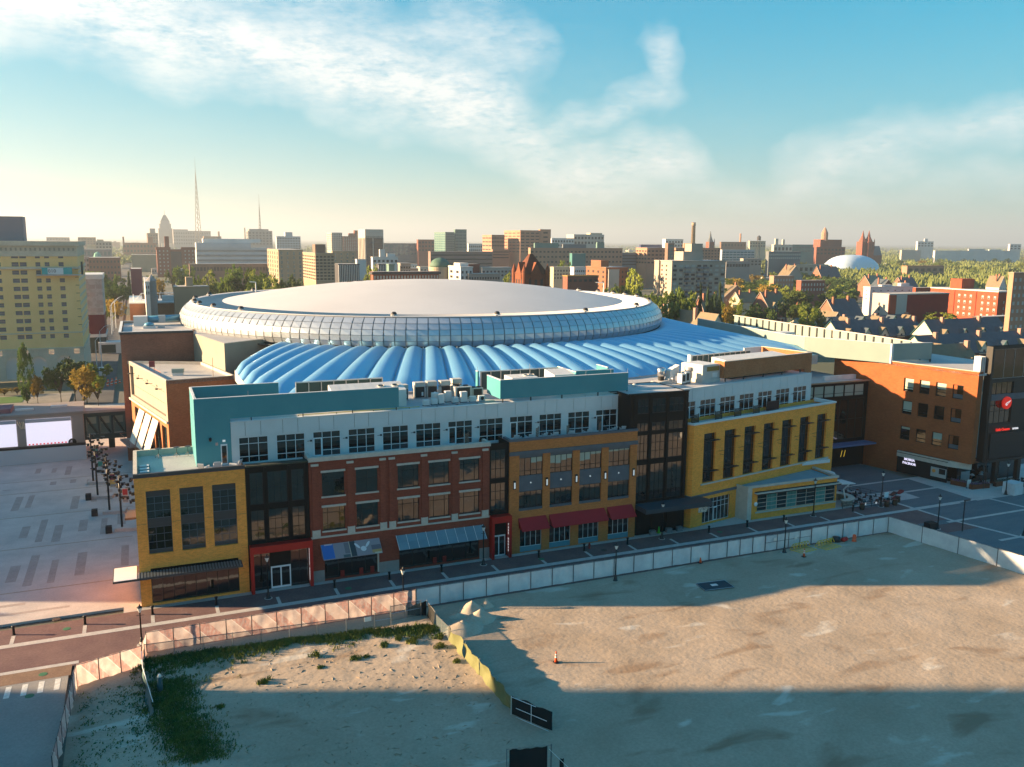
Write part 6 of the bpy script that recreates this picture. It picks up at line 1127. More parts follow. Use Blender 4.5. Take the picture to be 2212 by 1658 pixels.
m_lf=[leafmat('leaf_green',(.085,.14,.028),(.16,.21,.035)),leafmat('leaf_dark',(.045,.085,.022),(.08,.125,.03)),leafmat('leaf_yellow',(.32,.21,.03),(.40,.29,.04)),leafmat('leaf_lime',(.17,.22,.03),(.25,.28,.045)),leafmat('leaf_conifer',(.03,.06,.028),(.06,.095,.04))]
m_bark=mat('bark',(.09,.065,.045),.9,(.05,.04,.03),3,4)
CR={}
for i in range(5):
    for v in range(3 if i!=4 else 2): CR[i,v]=crown_mesh('crown',m_lf[i],i*10+v,150,.10,(1,1,1),'round' if i!=4 else 'cone',11)
CR['col']=crown_mesh('crown',m_lf[1],77,150,.09,(1,1,1),'col',10)
TRK=MB().lathe([(.5,0),(.36,.3),(.3,.75),(.12,1.0)],8).data('trunk',m_bark,True)
LIMB=MB().bar((0,0,.45),(.9,.3,.95),.16,5,.05).bar((0,0,.5),(-.8,.4,1.0),.15,5,.05).bar((0,0,.55),(.1,-.9,1.0),.14,5,.05).bar((0,0,.6),(-.4,-.5,1.15),.12,5,.04).data('limbs',m_bark)
rt_=random.Random(11)
def tree(x,y,h,w,kind,label,group,name='tree'):
    t=thing(name,label,'tree',(x,y,-.1),rt_.uniform(0,6.28),group)
    th=h*.35 if kind not in (4,'col') else h*.2; tr=max(.15,h*.022)
    put('trunk',TRK,t,None,(tr,tr,th*1.5)); 
    if kind not in (4,'col'): put('limbs',LIMB,t,(0,0,0),(w*.32,w*.32,h*.62))
    me=CR['col'] if kind=='col' else CR[kind,rt_.randrange(3 if kind!=4 else 2)]
    k=1.0 if kind in(4,'col') else 1.0
    cz=(h+th*.8)/2 if kind not in (4,'col') else (h+1)/2; hz=(h-th*.8)/2 if kind not in(4,'col') else (h-1)/2
    put('crown',me,t,(0,0,cz),(w/2*k*1.02,w/2*k*1.02,hz)); return t
def tpx(x,yt,D,wp,kind,label,group):
    P=atD(x,yt,D); return tree(P.x,P.y,max(3,P.z),wp*D/FPX,kind,label,group)
def tgroup(lst,label,group):
    for k,a in enumerate(sorted(lst)): tpx(*a,label+', '+ORD[k]+' from the left',group)
# trees round the plaza's far side
tree(-27,153.8,15.5,4.2,'col','tall dark columnar cypress before the hotel arches','trees before the hotel','columnar_tree'); tree(-24.4,152.5,7.5,3.6,2,'small yellowing tree against the columnar cypress','trees before the hotel')
for k,(x,y,h,w,kd,lb) in enumerate([(-18.8,152,12,6,1,'dark green tree left in the clump before the hotel'),(-15.2,150,13.5,7.5,1,'tallest dark green tree in the clump before the hotel'),(-12.3,147.5,12.5,6.5,0,'green tree right in the clump before the hotel'),(-12.6,139,11.5,6.2,2,'bright yellow autumn tree before the hotel clump'),(-9.4,143,8.5,4.5,0,'slim leaning green tree right of the yellow tree'),(-37.5,148,9,5,2,'yellow shrub tree at the left edge beside the lawn')]): tree(x,y,h,w,kd,lb,'trees before the hotel')
for k,(x,y) in enumerate([(-34,168),(-36.5,170),(-31,169)]): tree(x,y,2.2,3.4,2,'low yellow-green shrub behind the lawn','shrubs behind the lawn','shrub')
LS='leafy green tree in the belt beside the side street'
tgroup([(205,578,600,46,0),(228,588,590,46,0),(250,606,520,46,1),(222,606,540,46,1),(190,606,560,34,0),(264,610,560,30,1),(240,614,500,40,1)],LS,'trees beside the side street')
tgroup([(236,648,455,30,2),(252,653,450,34,2),(226,660,440,24,3)],'yellow-green street tree left of the arena beside the parked cars','yellow street trees')
tgroup([(300,600,640,14,1),(322,590,660,22,0),(345,602,560,24,2),(277,588,640,14,4)],'small tree among low houses left behind the arena','trees among the low houses')
tgroup([(372,577,640,18,0),(388,575,640,24,0),(405,578,640,22,3),(480,588,470,34,0),(505,572,480,38,0),(527,578,470,40,0),(546,584,450,36,3),(568,589,430,44,0),(596,590,430,46,0),(622,592,430,36,1),(643,590,440,28,0),(452,592,460,30,3),(425,596,460,26,0),(560,600,400,40,0),(588,604,395,36,3),(615,606,395,34,1)],'green tree in the belt behind the left rim of the drum','trees behind the left rim')
tpx(794,577,430,44,3,'bright lime tree beside the low red brick building behind the dome','trees behind the dome'); tpx(748,594,400,38,0,'low rounded green tree before the dark striped building','trees behind the dome'); tpx(1096,592,430,34,3,'lime tree left of the pyramid-roofed church','trees behind the dome')
tgroup([(1205,570,640,24,0),(1221,570,640,24,3),(1272,566,660,16,0),(1370,590,450,36,3),(1352,604,430,26,0),(1330,617,400,34,0),(1312,622,395,26,1),(1388,622,400,42,0),(1408,624,395,40,0),(1395,640,370,40,0)],'green tree between the brown brick block and the grey apartment block','trees beside the apartment block')
tgroup([(1432,630,372,46,0),(1452,624,372,40,0),(1472,622,370,40,0),(1495,634,360,38,3),(1415,640,360,40,3),(1540,628,372,30,1),(1450,640,352,44,0),(1478,643,350,38,0)],'leafy tree in front of the grey apartment block','trees before the apartment block')
tgroup([(1514,617,372,20,4),(1556,615,375,20,4),(1530,622,380,18,4),(1528,634,352,24,4),(1545,640,350,22,4)],'dark conifer in front of the grey apartment block','conifers before the apartment block')
GR='leafy tree in the wooded neighbourhood right of the apartment block'; GF='leafy tree in the far neighbourhood beyond the red apartments'
HOUSES=[]
for near,lim,x0_,x1_,y0_,y1_,gap in ((1,115,1558,1850,598,672,6.5),(0,95,1570,2230,566,600,9)):
    cnt=0
    for k in range(2500):
        x=rt_.uniform(x0_,x1_); y=rt_.uniform(y0_,y1_); D=83160/(y-hor(x)); P=atD(x,hor(x),D)
        if any(abs(P.x-q[0])<gap and abs(P.y-q[2])<gap for q in HOUSES): continue
        HOUSES.append((P.x,6,P.y,0)); cnt+=1; h=rt_.uniform(9,16); kd=rt_.choice([0,0,0,1,1,3,3,3,2,4])
        tree(P.x,P.y,h,h*rt_.uniform(.75,1.1) if kd!=4 else h*.42,kd,GR if near else GF,'trees in the near neighbourhood' if near else 'trees in the far neighbourhood')
        if cnt>=lim: break
tgroup([(1716,660,430,26,1),(1730,655,435,36,0),(1752,652,440,40,0),(1772,655,445,36,3),(1800,628,560,24,0),(1741,668,400,34,3),(1770,665,405,34,0),(1700,640,470,30,1),(1620,658,400,44,1),(1645,655,405,40,1),(1592,650,400,30,3),(1670,668,390,30,1),(1575,660,380,34,2),(1560,652,385,34,3)],'big dark green tree between the old brick houses','trees between the old houses')
tpx(2040,678,425,62,3,'broad bright green tree at the foot of the red-orange apartments','trees at the red apartments'); tpx(1995,640,520,20,0,'small green tree behind the white flat-roofed building','trees at the red apartments')
# far woods reaching the horizon: a mass nobody could count
mb=MB(); r=random.Random(21)
for k in range(8500):
    if r.random()<.7: x=r.uniform(1540,2350)
    else: x=r.uniform(-150,1560)
    D=1/ r.uniform(1/9000,1/(820 if x>1750 else 1400)); D=min(D,9000); P=atD(x,hor(x),D); s=r.uniform(5,9)*(1+D/6000); hh=r.uniform(7,13)
    for j in range(5):
        a=r.uniform(0,6.3); q=r.uniform(.2,1)*s; cx_,cy_=P.x+q*math.cos(a),P.y+q*math.sin(a); w=r.uniform(2,4.2)*(1+D/6000); h=hh*r.uniform(.55,1.05); t=r.uniform(0,3.1); i=len(mb.v)
        mb.v+=[(cx_-w*math.cos(t),cy_-w*math.sin(t),h*.3),(cx_+w*math.cos(t),cy_+w*math.sin(t),h*.35),(cx_+w*.6*math.sin(t),cy_-w*.6*math.cos(t),h*.4),(cx_-w*.6*math.sin(t),cy_+w*.6*math.cos(t),h*.35),(cx_+r.uniform(-1,1),cy_+r.uniform(-1,1),h),(cx_,cy_,0)]
        mb.f+=[(i,i+2,i+4),(i+2,i+1,i+4),(i+1,i+3,i+4),(i+3,i,i+4),(i,i+5,i+2),(i+2,i+5,i+1),(i+1,i+5,i+3),(i+3,i+5,i)]
tag(mb.build('far_woodland',mat('far_leaves',(.08,.115,.03),.9,(.17,.19,.045),.02,5,.35,.65,fine=.3)),'hazy green tree canopy reaching to the horizon','woodland',kind='stuff')
# ================================================================ THE CITY BEYOND
WM={}
def wbox(mt):
    if mt.name not in WM: WM[mt.name]=MB().box(-.5,.5,-.5,.5,-.5,.5).data('window',mt)
    return WM[mt.name]
m_w1=glass('far_glass',(.045,.05,.06),.15,1.6); m_w2=mat('far_window_dark',(.035,.03,.03),.4); m_w3=glass('far_glass_teal',(.06,.14,.15),.12,1.7); m_w4=mat('far_window_pale',(.38,.38,.36),.5)
def bld(name,label,xl,xc,xr,yt,D,mt,yb=None,nf=0,nl=0,rows=0,wf=.55,hf=.5,wm=None,dep=None,roof=None,pent=(),band=None,cat='building'):
    P=atD(xc,yt,D); d=col_dir(xr,yt); W_=max(2,CX+d.x*(P.y-CY)/d.y-P.x)
    if dep is None:
        d=col_dir(xl,yt); t=(P.x-CX)/d.x if abs(d.x)>1e-4 else 0; dep=CY+d.y*t-P.y
        if dep<0 or dep>400: dep=25
        dep=max(dep,5)
    Zt=zat(xc,yt,P.x,P.y); p=thing(name,label,cat,(P.x,P.y,0)); zb=max(0,zat(xc,yb,P.x,P.y)) if yb else 0
    MB().box(0,W_,0,dep,-.3,Zt).build('wall',mt,p); rm=roof or m_roof
    MB().box(-.2,W_+.2,-.2,dep+.2,Zt,Zt+max(.5,D*.0006)).build('parapet',mt if roof is None else rm,p); MB().box(.3,W_-.3,.3,dep-.3,Zt+max(.5,D*.0006),Zt+max(.5,D*.0006)+.05).build('roof',rm,p)
    if rows:
        fh=(Zt-.8-zb)/rows; m_=wbox(wm or m_w2)
        for j in range(rows):
            z=zb+fh*(j+.5)
            for i in range(nf): cw=W_/nf; put('window',m_,p,(cw*(i+.5),-.04,z),(cw*wf,.2,fh*hf))
            for i in range(nl): cw=dep/nl; put('window',m_,p,(-.04,cw*(i+.5),z),(.2,cw*wf,fh*hf))
            if band: put('floor_band',wbox(band),p,(W_/2,-.06,z-fh*.5),(W_,.3,fh*.14)); put('floor_band',wbox(band),p,(-.06,dep/2,z-fh*.5),(.3,dep,fh*.14))
    for (a,b,h,mm_) in pent: MB().box(W_*a,W_*b,dep*.25,dep*.75,Zt,Zt+h).build('roof_house',mm_ or mt,p)
    return p,W_,dep,Zt
def cm(n,c,v=.85): return mat('far_'+n,c,.85,tuple(q*v for q in c),.05,4,fine=.06)
tan=cm('tan',(.36,.27,.18)); pink=cm('pink_brick',(.40,.22,.15)); redb=cm('red_brick',(.24,.085,.06)); brown=cm('brown',(.20,.13,.10)); pale=cm('pale',(.45,.42,.38)); grey=cm('grey',(.26,.25,.25)); white=cm('white',(.62,.6,.58)); dark=cm('dark',(.06,.06,.07)); slate=cm('slate',(.15,.17,.19)); greeng=cm('green_glass',(.13,.22,.20)); cream=cm('cream',(.48,.41,.30)); bluew=cm('blue_white',(.40,.45,.50)); stone=cm('stone',(.33,.30,.27)); oranger=brick('apartment_red',(.36,.075,.04),(.31,.06,.03))
B=bld
# left skyline
B('skyline_block','hazy low block in the far left skyline above the hotel roof',100,100,150,514,2600,grey,530,8,0,3); B('skyline_block','hazy brown block right of the hotel roof in the far skyline',168,168,206,514,2200,brown,535,6,0,4); B('skyline_block','hazy flat block with bright billboard roof in the far left skyline',206,206,241,523,1500,stone,545,5,0,3,pent=((.1,.5,4,cream),)); B('billboard_block','low hazy block with a bright sunlit wall, left skyline',188,188,211,530,1500,cream,540); B('long_shed','long blue-grey shed under the bright billboards at left',160,160,240,540,1250,slate,555,9,0,1,.6,.6,m_w3)
B('school_building','old red-brown school with long hipped front in the haze',262,265,338,526,1900,redb,548,10,0,2,pent=((.75,.9,14,None),(.0,.05,14,redb))); B('grey_block','plain grey block left behind the street trees',172,172,192,556,900,grey,600,3,0,4); B('red_brick_block','red brick block with grey side wall behind the street trees at left',191,191,259,558,880,redb,608,9,0,4,.45,.4,m_w2,30); B('tan_warehouse','blank tan warehouse left of the dark-centred red building',284,284,340,552,1150,tan,580)
p,W_,dp,Zt=B('twin_wing_building','tall red brick building with two wings, dark glazed centre and chimney',337,338,421,540,1000,redb,590,0,0,0); MB().box(W_*.36,W_*.64,-.8,0,2,Zt-2).build('dark_centre',dark,p); MB().box(W_*.22,W_*.34,5,12,Zt,Zt+15).build('chimney',redb,p); MB().box(-.6,W_*.36,-.6,8,Zt,Zt+3).build('cornice',redb,p); MB().box(W_*.64,W_+.6,-.6,8,Zt,Zt+3).build('cornice',redb,p)
for i in range(3):
    for j in range(7):
        for q in (0,.66): put('window',wbox(m_w4),p,(W_*(q+.08+.1*i),-.1,4+j*4.2),(1.3,.2,1.6))
p,W_,dp,Zt=B('long_white_building','long white stepped building with blue-grey bands behind the left trees',421,424,580,536,1350,bluew,575,0,0,0,roof=white); MB().box(0,W_*.75,-1,30,Zt,Zt+8).build('upper_storey',bluew,p); MB().box(W_*.1,W_*.9,8,30,Zt+8,Zt+14).build('upper_storey',white,p)
for z in (.3,.55,.8): MB().box(0,W_,-.5,-.01,Zt*z,Zt*z+3).build('slate_band',slate,p)  # blue-grey strips standing proud across the front
B('low_garage','long low brown garage with open decks below the white building',408,409,580,572,800,brown,590,24,0,1,.7,.5)
# pyramid-topped tower and its neighbour
D=3600; P=atD(358,hor(358),D); p=thing('art_deco_tower','tall hazy stepped tower with pyramid roof in the left skyline','tower',(P.x,P.y,0)); s=D/FPX
z=lambda y:zat(358,y,P.x,P.y)
for a,y0 in ((14,494),(11.5,484),(9,478)): MB().box(-a*s,a*s,-a*s,a*s,0,z(y0)).build('shaft',grey,p)
MB().prism([(-9*s,-9*s),(9*s,-9*s),(9*s,9*s),(-9*s,9*s)],z(478),z(478)+.1).build('eaves',slate,p); mb=MB(); q=8.5*s
for a,b in (((-q,-q),(q,-q)),((q,-q),(q,q)),((q,q),(-q,q)),((-q,q),(-q,-q))): mb.quad((*a,z(478)),(*b,z(478)),(b[0]*.28,b[1]*.28,z(465)),(a[0]*.28,a[1]*.28,z(465)))
mb.build('pyramid_roof',slate,p); MB().bar((0,0,z(466)),(0,0,z(455)),.9).build('spire',slate,p)
B('wide_office_block','wide hazy office block right of the stepped tower',372,374,455,500,3500,grey,530,16,0,4,pent=((.0,.4,8,None),)); B('brown_turret','small hazy brown turret building left of the stepped tower',316,318,341,505,2400,brown,530,4,0,4,pent=((.3,.8,14,slate),)); B('smokestack_block','low hazy brown works right of the wide office block',438,440,478,512,2600,brown,525,6,0,1,pent=((.85,.93,16,None),))
# masts
def mast(label,x,yt,yb,D,w0):
    P=atD(x,hor(x),D); p=thing('lattice_mast',label,'mast',(P.x,P.y,0)); z1=zat(x,yt,P.x,P.y); mb=MB(); L_=[]
    for k in range(3): a=k*2.094+.5; A=Vector((w0*math.cos(a),w0*math.sin(a),0)); L_.append(A); MB().bar(A,(0,0,z1*.86),.9,4,.6).build('leg',m_mast,p)
    for j in range(16):
        f0,f1=j/16*.86,(j+1)/16*.86
        for k in range(3): A=L_[k]*(1-f0/.86); A.z=z1*f0; Bq=L_[(k+1)%3]*(1-f1/.86); Bq.z=z1*f1; mb.bar(A,Bq,.45)
    mb.build('bracing',m_mast,p); MB().bar((0,0,z1*.86),(0,0,z1),.7,4,.25).build('antenna',m_mast,p)
m_mast=mat('mast_grey',(.10,.085,.08),.7); mast('tall thin lattice mast above the left skyline',429,338,500,2900,13); mast('shorter lattice mast standing behind the grey twin block',562.5,420,500,3000,7)
p,W_,dp,Zt=B('grey_twin_block','hazy grey block with tall centre below the shorter mast',531,536,588,500,2300,grey,530,7,1,5); MB().box(W_*.05,W_*.85,2,dp*.8,Zt,Zt+6).build('upper_block',grey,p); MB().lathe([(2.2,0),(1.8,Zt+9)],10,(-8,6,0)).build('chimney',pale,p)
p,W_,dp,Zt=B('white_tower_cluster','cluster of three pale joined towers left of the tan brick blocks',595,597,649,512,1700,bluew,540,9,0,5); MB().box(W_*.38,W_*.68,3,20,Zt,Zt+9).build('middle_tower',bluew,p)
B('tan_brick_slab','tan brick slab with blue glass strips, left of the pair behind the trees',577,601,654,541,760,tan,610,4,5,7,.3,.7,m_w3); p,W_,dp,Zt=B('tan_office_block','tan eight-storey office block with sunlit left side behind the dome',654,681,722,549,560,tan,607,5,7,8,.62,.5,m_w2,band=cream); MB().box(W_*.05,W_*.6,3,12,Zt,Zt+6).build('roof_house',brown,p)
B('long_tan_slab','long tan slab with blue glass strips behind the tan office block',715,718,769,544,740,tan,590,4,0,6,.3,.7,m_w3); B('small_tower','slim pale tower with sunlit left side behind the tan slabs',706,716,739,504,1500,pale,542,6,4,9,.5,.5,m_w2); B('brick_slab','reddish slab between the slim tower and the bronze glass tower',738,742,775,512,1500,redb,542,8,2,9,.5,.5,m_w4,pent=((.4,.7,6,None),(.75,1,11,None)))
p,W_,dp,Zt=B('bronze_glass_tower','bronze glass office tower with pale crown and sunlit left edge',774,789,827,497,980,cm('bronze',(.085,.07,.065)),550,0,0,0,roof=pale); MB().box(-.4,W_+.4,-.4,dp+.4,Zt-9,Zt+.4).build('crown',pale,p)
for i in range(9): put('window',wbox(m_w1),p,(W_/2,-.25,6+i*5),(W_*.97,.3,3.2))
for i in (0,.42,1): MB().box(W_*i-.5,W_*i+.5,-.8,0,0,Zt-9).build('mullion',pale,p)
for i in range(5): MB().box(-.9,0,dp*(i+.3)/5,dp*(i+.7)/5,0,Zt-9).build('side_pier',pale,p)
B('hospital_long_block','long dark hazy block right of the bronze tower',828,829,925,527,1400,slate,552,9,0,3,.6,.6,m_w3); B('red_service_block','reddish block left of the green glass tower',900,903,938,519,1400,redb,545,5,0,3)
B('green_glass_tower','green glass hospital tower with sunlit pale left side',938,962,982,503,1150,greeng,545,4,5,8,.8,.5,m_w3,band=greeng); B('green_glass_tower','taller right half of the green glass hospital tower',980,983,1008,497,1170,greeng,545,3,0,7,.8,.4,m_w3)
B('white_low_office','small white office right of the green glass tower',1010,1012,1042,528,1250,white,545,7,0,2); B('pink_brick_tower','pink brick hospital block, left and lower of the pair',1042,1062,1090,509,1000,pink,552,5,3,5,.8,.3,m_w2); B('pink_brick_tower','tall pink brick hospital tower, highest of the brick pair',1089,1124,1166,499,1000,pink,548,4,4,7,.7,.3,m_w2); B('pink_brick_tower','narrow right edge of the tall pink brick hospital',1164,1167,1190,497,1010,pink,546,1,0,5,.4,.4,m_w2)
B('brick_garage','long low pink-grey garage deck with dark bands behind the green dome',925,930,1064,545,800,cm('mauve',(.24,.17,.155)),584,1,0,4,.98,.3,m_w2); B('brick_deck','lower pink deck before the garage',1063,1064,1100,540,850,pink,560,1,0,3,.95,.3,m_w2)
# low buildings right behind the dome
p,W_,dp,Zt=B('red_brick_low_block','low red brick block with dark cornice just behind the dome',804,806,948,590,420,redb,606,22,0,1,.5,.55,m_w4); MB().box(-.8,W_+.8,-.8,dp,Zt-.8,Zt+.3).build('cornice',dark,p)
B('green_roof_house','old house with green metal tower roof behind the low red block',838,840,852,573,460,greeng,590); B('green_roof_house','second old roof house with pale walls, right of the first',862,865,887,571,465,stone,590,4,0,2)
p,W_,dp,Zt=B('dark_striped_building','dark building with vertical white fins behind the dome',723,731,776,573,470,dark,606,0,0,0)
for i in range(12): MB().box(W_*i/12,W_*i/12+.35,-.4,0,0,Zt).build('fin',white,p)
p,W_,dp,Zt=B('dark_striped_building','right part of the dark finned building beyond the lime tree',815,817,842,573,480,dark,600,0,0,0)
for i in range(7): MB().box(W_*i/7,W_*i/7+.35,-.4,0,0,Zt).build('fin',white,p)
B('white_flat_house','flat white house before the hospital block',769,771,790,562,620,white,572); B('white_flat_house','cluster of white rooftop boxes right of the bronze tower',803,805,860,557,650,white,570,6,0,1,pent=((.3,.5,6,None),(.6,.9,3,None)))
P=atD(950,hor(950),450); s=450/FPX; p=thing('domed_hall','small hall with weathered green dome behind the arena roof','building',(P.x,P.y,0)); z0=zat(950,577,P.x,P.y); z1=zat(950,557,P.x,P.y)
MB().lathe([(23*s,0),(23*s,z0-1),(24*s,z0-1),(24*s,z0)],28).build('drum_wall',cream,p); MB().lathe([(22*s*math.cos(PI/2*k/8),z0+(z1-z0)*math.sin(PI/2*k/8)) for k in range(8)]+[(.3,z1)],28).build('dome',mat('dome_green',(.10,.19,.14),.7,(.07,.13,.10),.3,4),p,True); MB().box(12*s,26*s,-8,10,0,z0+1).build('portico',cream,p)
B('white_apartments','white flat-roofed apartments with balconies right of the green dome',969,995,1021,579,400,white,606,3,2,2,.4,.5,m_w1,pent=((.2,.9,2,None),)); B('red_stair_block','red stair block behind the white apartments',1008,1012,1036,573,470,redb,590); B('grey_white_apartments','grey and white apartments with a row of terraces',1038,1041,1105,580,470,pale,600,8,0,2,.5,.5,m_w1); B('pale_row','pale roof row just above the dome edge',1008,1012,1080,594,400,stone,606,12,0,1,.5,.6,m_w1)
# pyramid-roofed church
P=atD(1147,hor(1147),345); s=345/FPX; p=thing('romanesque_church','red-brown church tower with steep pyramid roof and corner turrets behind the dome','church',(P.x,P.y,0)); ze=zat(1147,592,P.x,P.y); za=zat(1147,549,P.x,P.y); hw=27*s; m_ch=brick('church_brick',(.22,.075,.04),(.17,.055,.03)); m_chr_=mat('church_roof',(.13,.04,.02),.85,(.10,.03,.016),.6,4)
MB().box(-hw,hw,-hw,hw,-.1,ze).build('tower_wall',m_ch,p); mb=MB()
for a,b in (((-hw,-hw),(hw,-hw)),((hw,-hw),(hw,hw)),((hw,hw),(-hw,hw)),((-hw,hw),(-hw,-hw))): mb.quad((a[0]*1.06,a[1]*1.06,ze),(b[0]*1.06,b[1]*1.06,ze),(b[0]*.12,b[1]*.12,za),(a[0]*.12,a[1]*.12,za))
mb.build('pyramid_roof',m_chr_,p); MB().bar((0,0,za),(0,0,za+1.6),.25).build('finial',mat('dome_green',(.1,.19,.14),.7),p)
for sx in (-1,1):
    for sy in (-1,1): MB().lathe([(.9,0),(.9,ze+1),(1.05,ze+1),(.05,ze+4)],10,(sx*hw,sy*hw,0)).build('turret',m_ch,p)
for sx,sy in ((0,-1),(-1,0)):
    w_=2.4; o=MB(); 
    if sy: o.prism([(-w_,-hw-.3),(w_,-hw-.3),(w_,-hw+2),(-w_,-hw+2)],ze-2,ze+.1); o.tri((-w_,-hw-.3,ze),(w_,-hw-.3,ze),(0,-hw-.3,ze+4.6)).quad((-w_,-hw-.3,ze),(0,-hw-.3,ze+4.6),(0,-hw+4,ze+4.6),(-w_,-hw+3,ze)).quad((0,-hw-.3,ze+4.6),(w_,-hw-.3,ze),(w_,-hw+3,ze),(0,-hw+4,ze+4.6))
    else: o.prism([(-hw-.3,-w_),(-hw+2,-w_),(-hw+2,w_),(-hw-.3,w_)],ze-2,ze+.1); o.tri((-hw-.3,w_,ze),(-hw-.3,-w_,ze),(-hw-.3,0,ze+4.6)).quad((-hw-.3,-w_,ze),(-hw+3,-w_,ze),(-hw+4,0,ze+4.6),(-hw-.3,0,ze+4.6)).quad((-hw-.3,0,ze+4.6),(-hw+4,0,ze+4.6),(-hw+3,w_,ze),(-hw-.3,w_,ze))
    o.build('gable',m_ch,p)
for k in range(3): put('window',wbox(m_w2),p,(-hw*.5+k*hw*.5,-hw,ze-3.4),(1.0,.2,3.6)); put('window',wbox(m_w2),p,(-hw,-hw*.5+k*hw*.5,ze-3.4),(.2,1.0,3.6))
MB().prism([(-hw-4,-hw-6),(-hw+6,-hw-6),(-hw+6,-hw),(-hw-4,-hw)],-.1,[ze-8,ze-5,ze-5,ze-8]).build('nave_roof',m_chr_,p)
# middle right
B('pink_hospital_wing','very long pink brick hospital wing with teal glass corner',1143,1146,1345,537,820,pink,572,24,0,3,.5,.35,m_w2,pent=((.05,.3,5,greeng),(.35,.6,4,slate),(.72,.8,6,greeng))); MBp=B('teal_glass_bay','teal glass bay on the pink hospital wing',1234,1236,1265,549,780,cm('teal',(.06,.20,.20)),575)
B('flat_white_tower','pale flat-topped block above the pink hospital',1224,1240,1305,508,1200,pale,530,9,0,2,pent=((.6,1,3,cream),)); B('white_office','white office with bright roof left of the flat-topped block',1190,1192,1240,516,1150,white,535,8,0,2)
B('cream_apartments','cream low apartments right of the pyramid-roofed church',1194,1196,1240,579,560,cream,605,7,0,3,.5,.5,m_w1); B('white_corner_flats','white low flats between the cream and brown brick buildings',1238,1240,1268,579,540,white,600,6,0,2,.5,.5,m_w1); B('hip_roof_hall','low hall with orange-lit hipped roof behind the drum rim',1219,1226,1292,598,420,redb,612,6,0,1,roof=mat('roof_ochre',(.30,.17,.05),.8)); B('brown_brick_block','brown brick block with pale centre panel behind the drum rim',1266,1309,1357,580,470,cm('rustbrick',(.27,.11,.06)),625,6,4,4,.3,.5,m_w2,pent=((.0,.35,4,None),)); 
P=atD(1325,600,468); q=thing('pale_wall_panel','tall pale blank panel on the brown brick block','wall panel',(P.x,P.y,0)); MB().box(-3.2,3.2,-.5,0,2,zat(1325,583,P.x,P.y)).build('panel',pale,q); MB().box(-3.4,3.4,-.6,.1,zat(1325,583,P.x,P.y),zat(1325,582,P.x,P.y)).build('coping',stone,q)
B('brick_medical_block','orange brick medical block with glass stair tower, upper right of the drum',1374,1398,1440,537,850,pink,572,5,4,4,.6,.4,m_w2); B('glass_stair_tower','brick tower with teal glass strip between the medical blocks',1437,1443,1457,527,840,brown,565,1,0,6,.6,.7,m_w3); B('brick_medical_block','right medical block of pink brick with fine windows',1456,1460,1556,537,860,pink,565,14,0,4,.5,.4,m_w2,pent=((.2,.45,5,None),)); B('dark_garage','dark banded parking deck between the brick blocks',1341,1343,1375,548,860,slate,575,1,0,4,.95,.3,m_w2)
B('white_glass_block','white block with bright top left of the smokestack',1431,1438,1476,518,1500,white,535,6,0,2); B('blue_roof_works','dark blue roofed works before the white block',1382,1384,1430,530,1500,cm('navy',(.05,.06,.16)),540)
P=atD(1497,hor(1497),1500); p=thing('smokestack','tall tapered tan smokestack on the right skyline','chimney',(P.x,P.y,0)); z1=zat(1497,481,P.x,P.y); MB().lathe([(4.4,0),(3.2,z1-6),(3.4,z1-6),(3.4,z1)],16).build('shaft',tan,p,True); MB().lathe([(3.6,z1-.5),(3.6,z1)],16).build('rim',brown,p)
def spire(label,x,yt,ye,yb,D,mt,rm,hw=3.5):
    P=atD(x,hor(x),D); p=thing('church_spire',label,'church',(P.x,P.y,0)); ze=zat(x,ye,P.x,P.y); z1=zat(x,yt,P.x,P.y); MB().box(-hw,hw,-hw,hw,0,ze).build('tower',mt,p); MB().lathe([(hw*1.05,ze),(hw*.4,ze+(z1-ze)*.45),(.15,z1)],8).build('spire',rm,p)
    for sx in (-1,1): MB().lathe([(.8,ze*.7),(.8,ze+1),(.05,ze+6)],6,(sx*hw,-hw,0)).build('pinnacle',rm,p)
    for k in range(2): put('window',wbox(m_w2),p,(-hw*.4+k*hw*.8,-hw,ze*.75),(1.2,.2,ze*.25))
    return p
spire('dark slender church spire right of the smokestack',1534,499,523,540,1350,redb,slate,4.5)
q=spire('left red spire of the twin-spired church',1863,498,523,550,1500,cm('churchred',(.30,.08,.05)),cm('spirered',(.26,.09,.06)),6.5); q=spire('right red spire of the twin-spired church',1876,498,523,550,1500,cm('churchred',(.3,.08,.05)),cm('spirered',(.26,.09,.06)),6.5)
P=atD(1886,hor(1886),1505); p=thing('church_nave','dark roofed nave behind the twin red spires','church',(P.x,P.y,0)); zr_=zat(1886,532,P.x,P.y); MB().box(-6,22,0,14,0,zr_*.6).build('wall',redb,p); MB().prism([(-6,0),(22,0),(22,14),(-6,14)],zr_*.6,zr_*.6+.1).tri((-6,0,zr_*.6),(-6,14,zr_*.6),(-6,7,zr_)).quad((-6,0,zr_*.6),(22,0,zr_*.6),(22,7,zr_),(-6,7,zr_)).quad((22,14,zr_*.6),(-6,14,zr_*.6),(-6,7,zr_),(22,7,zr_)).build('roof',slate,p)
B('water_tank_building','cream building with a round water tank on the right skyline',1616,1620,1654,522,1800,cream,535,6,0,2); P=atD(1639,hor(1639),1800); p=thing('water_tank','small dark round water tank on stilts on the right skyline','tank',(P.x,P.y,0)); z1=zat(1639,510,P.x,P.y); MB().lathe([(4,z1-9),(4,z1-2),(.3,z1+1)],12).build('tank',dark,p); MB().bar((-3,0,0),(-3,0,z1-8),.5).bar((3,0,0),(3,0,z1-8),.5).build('legs',dark,p)
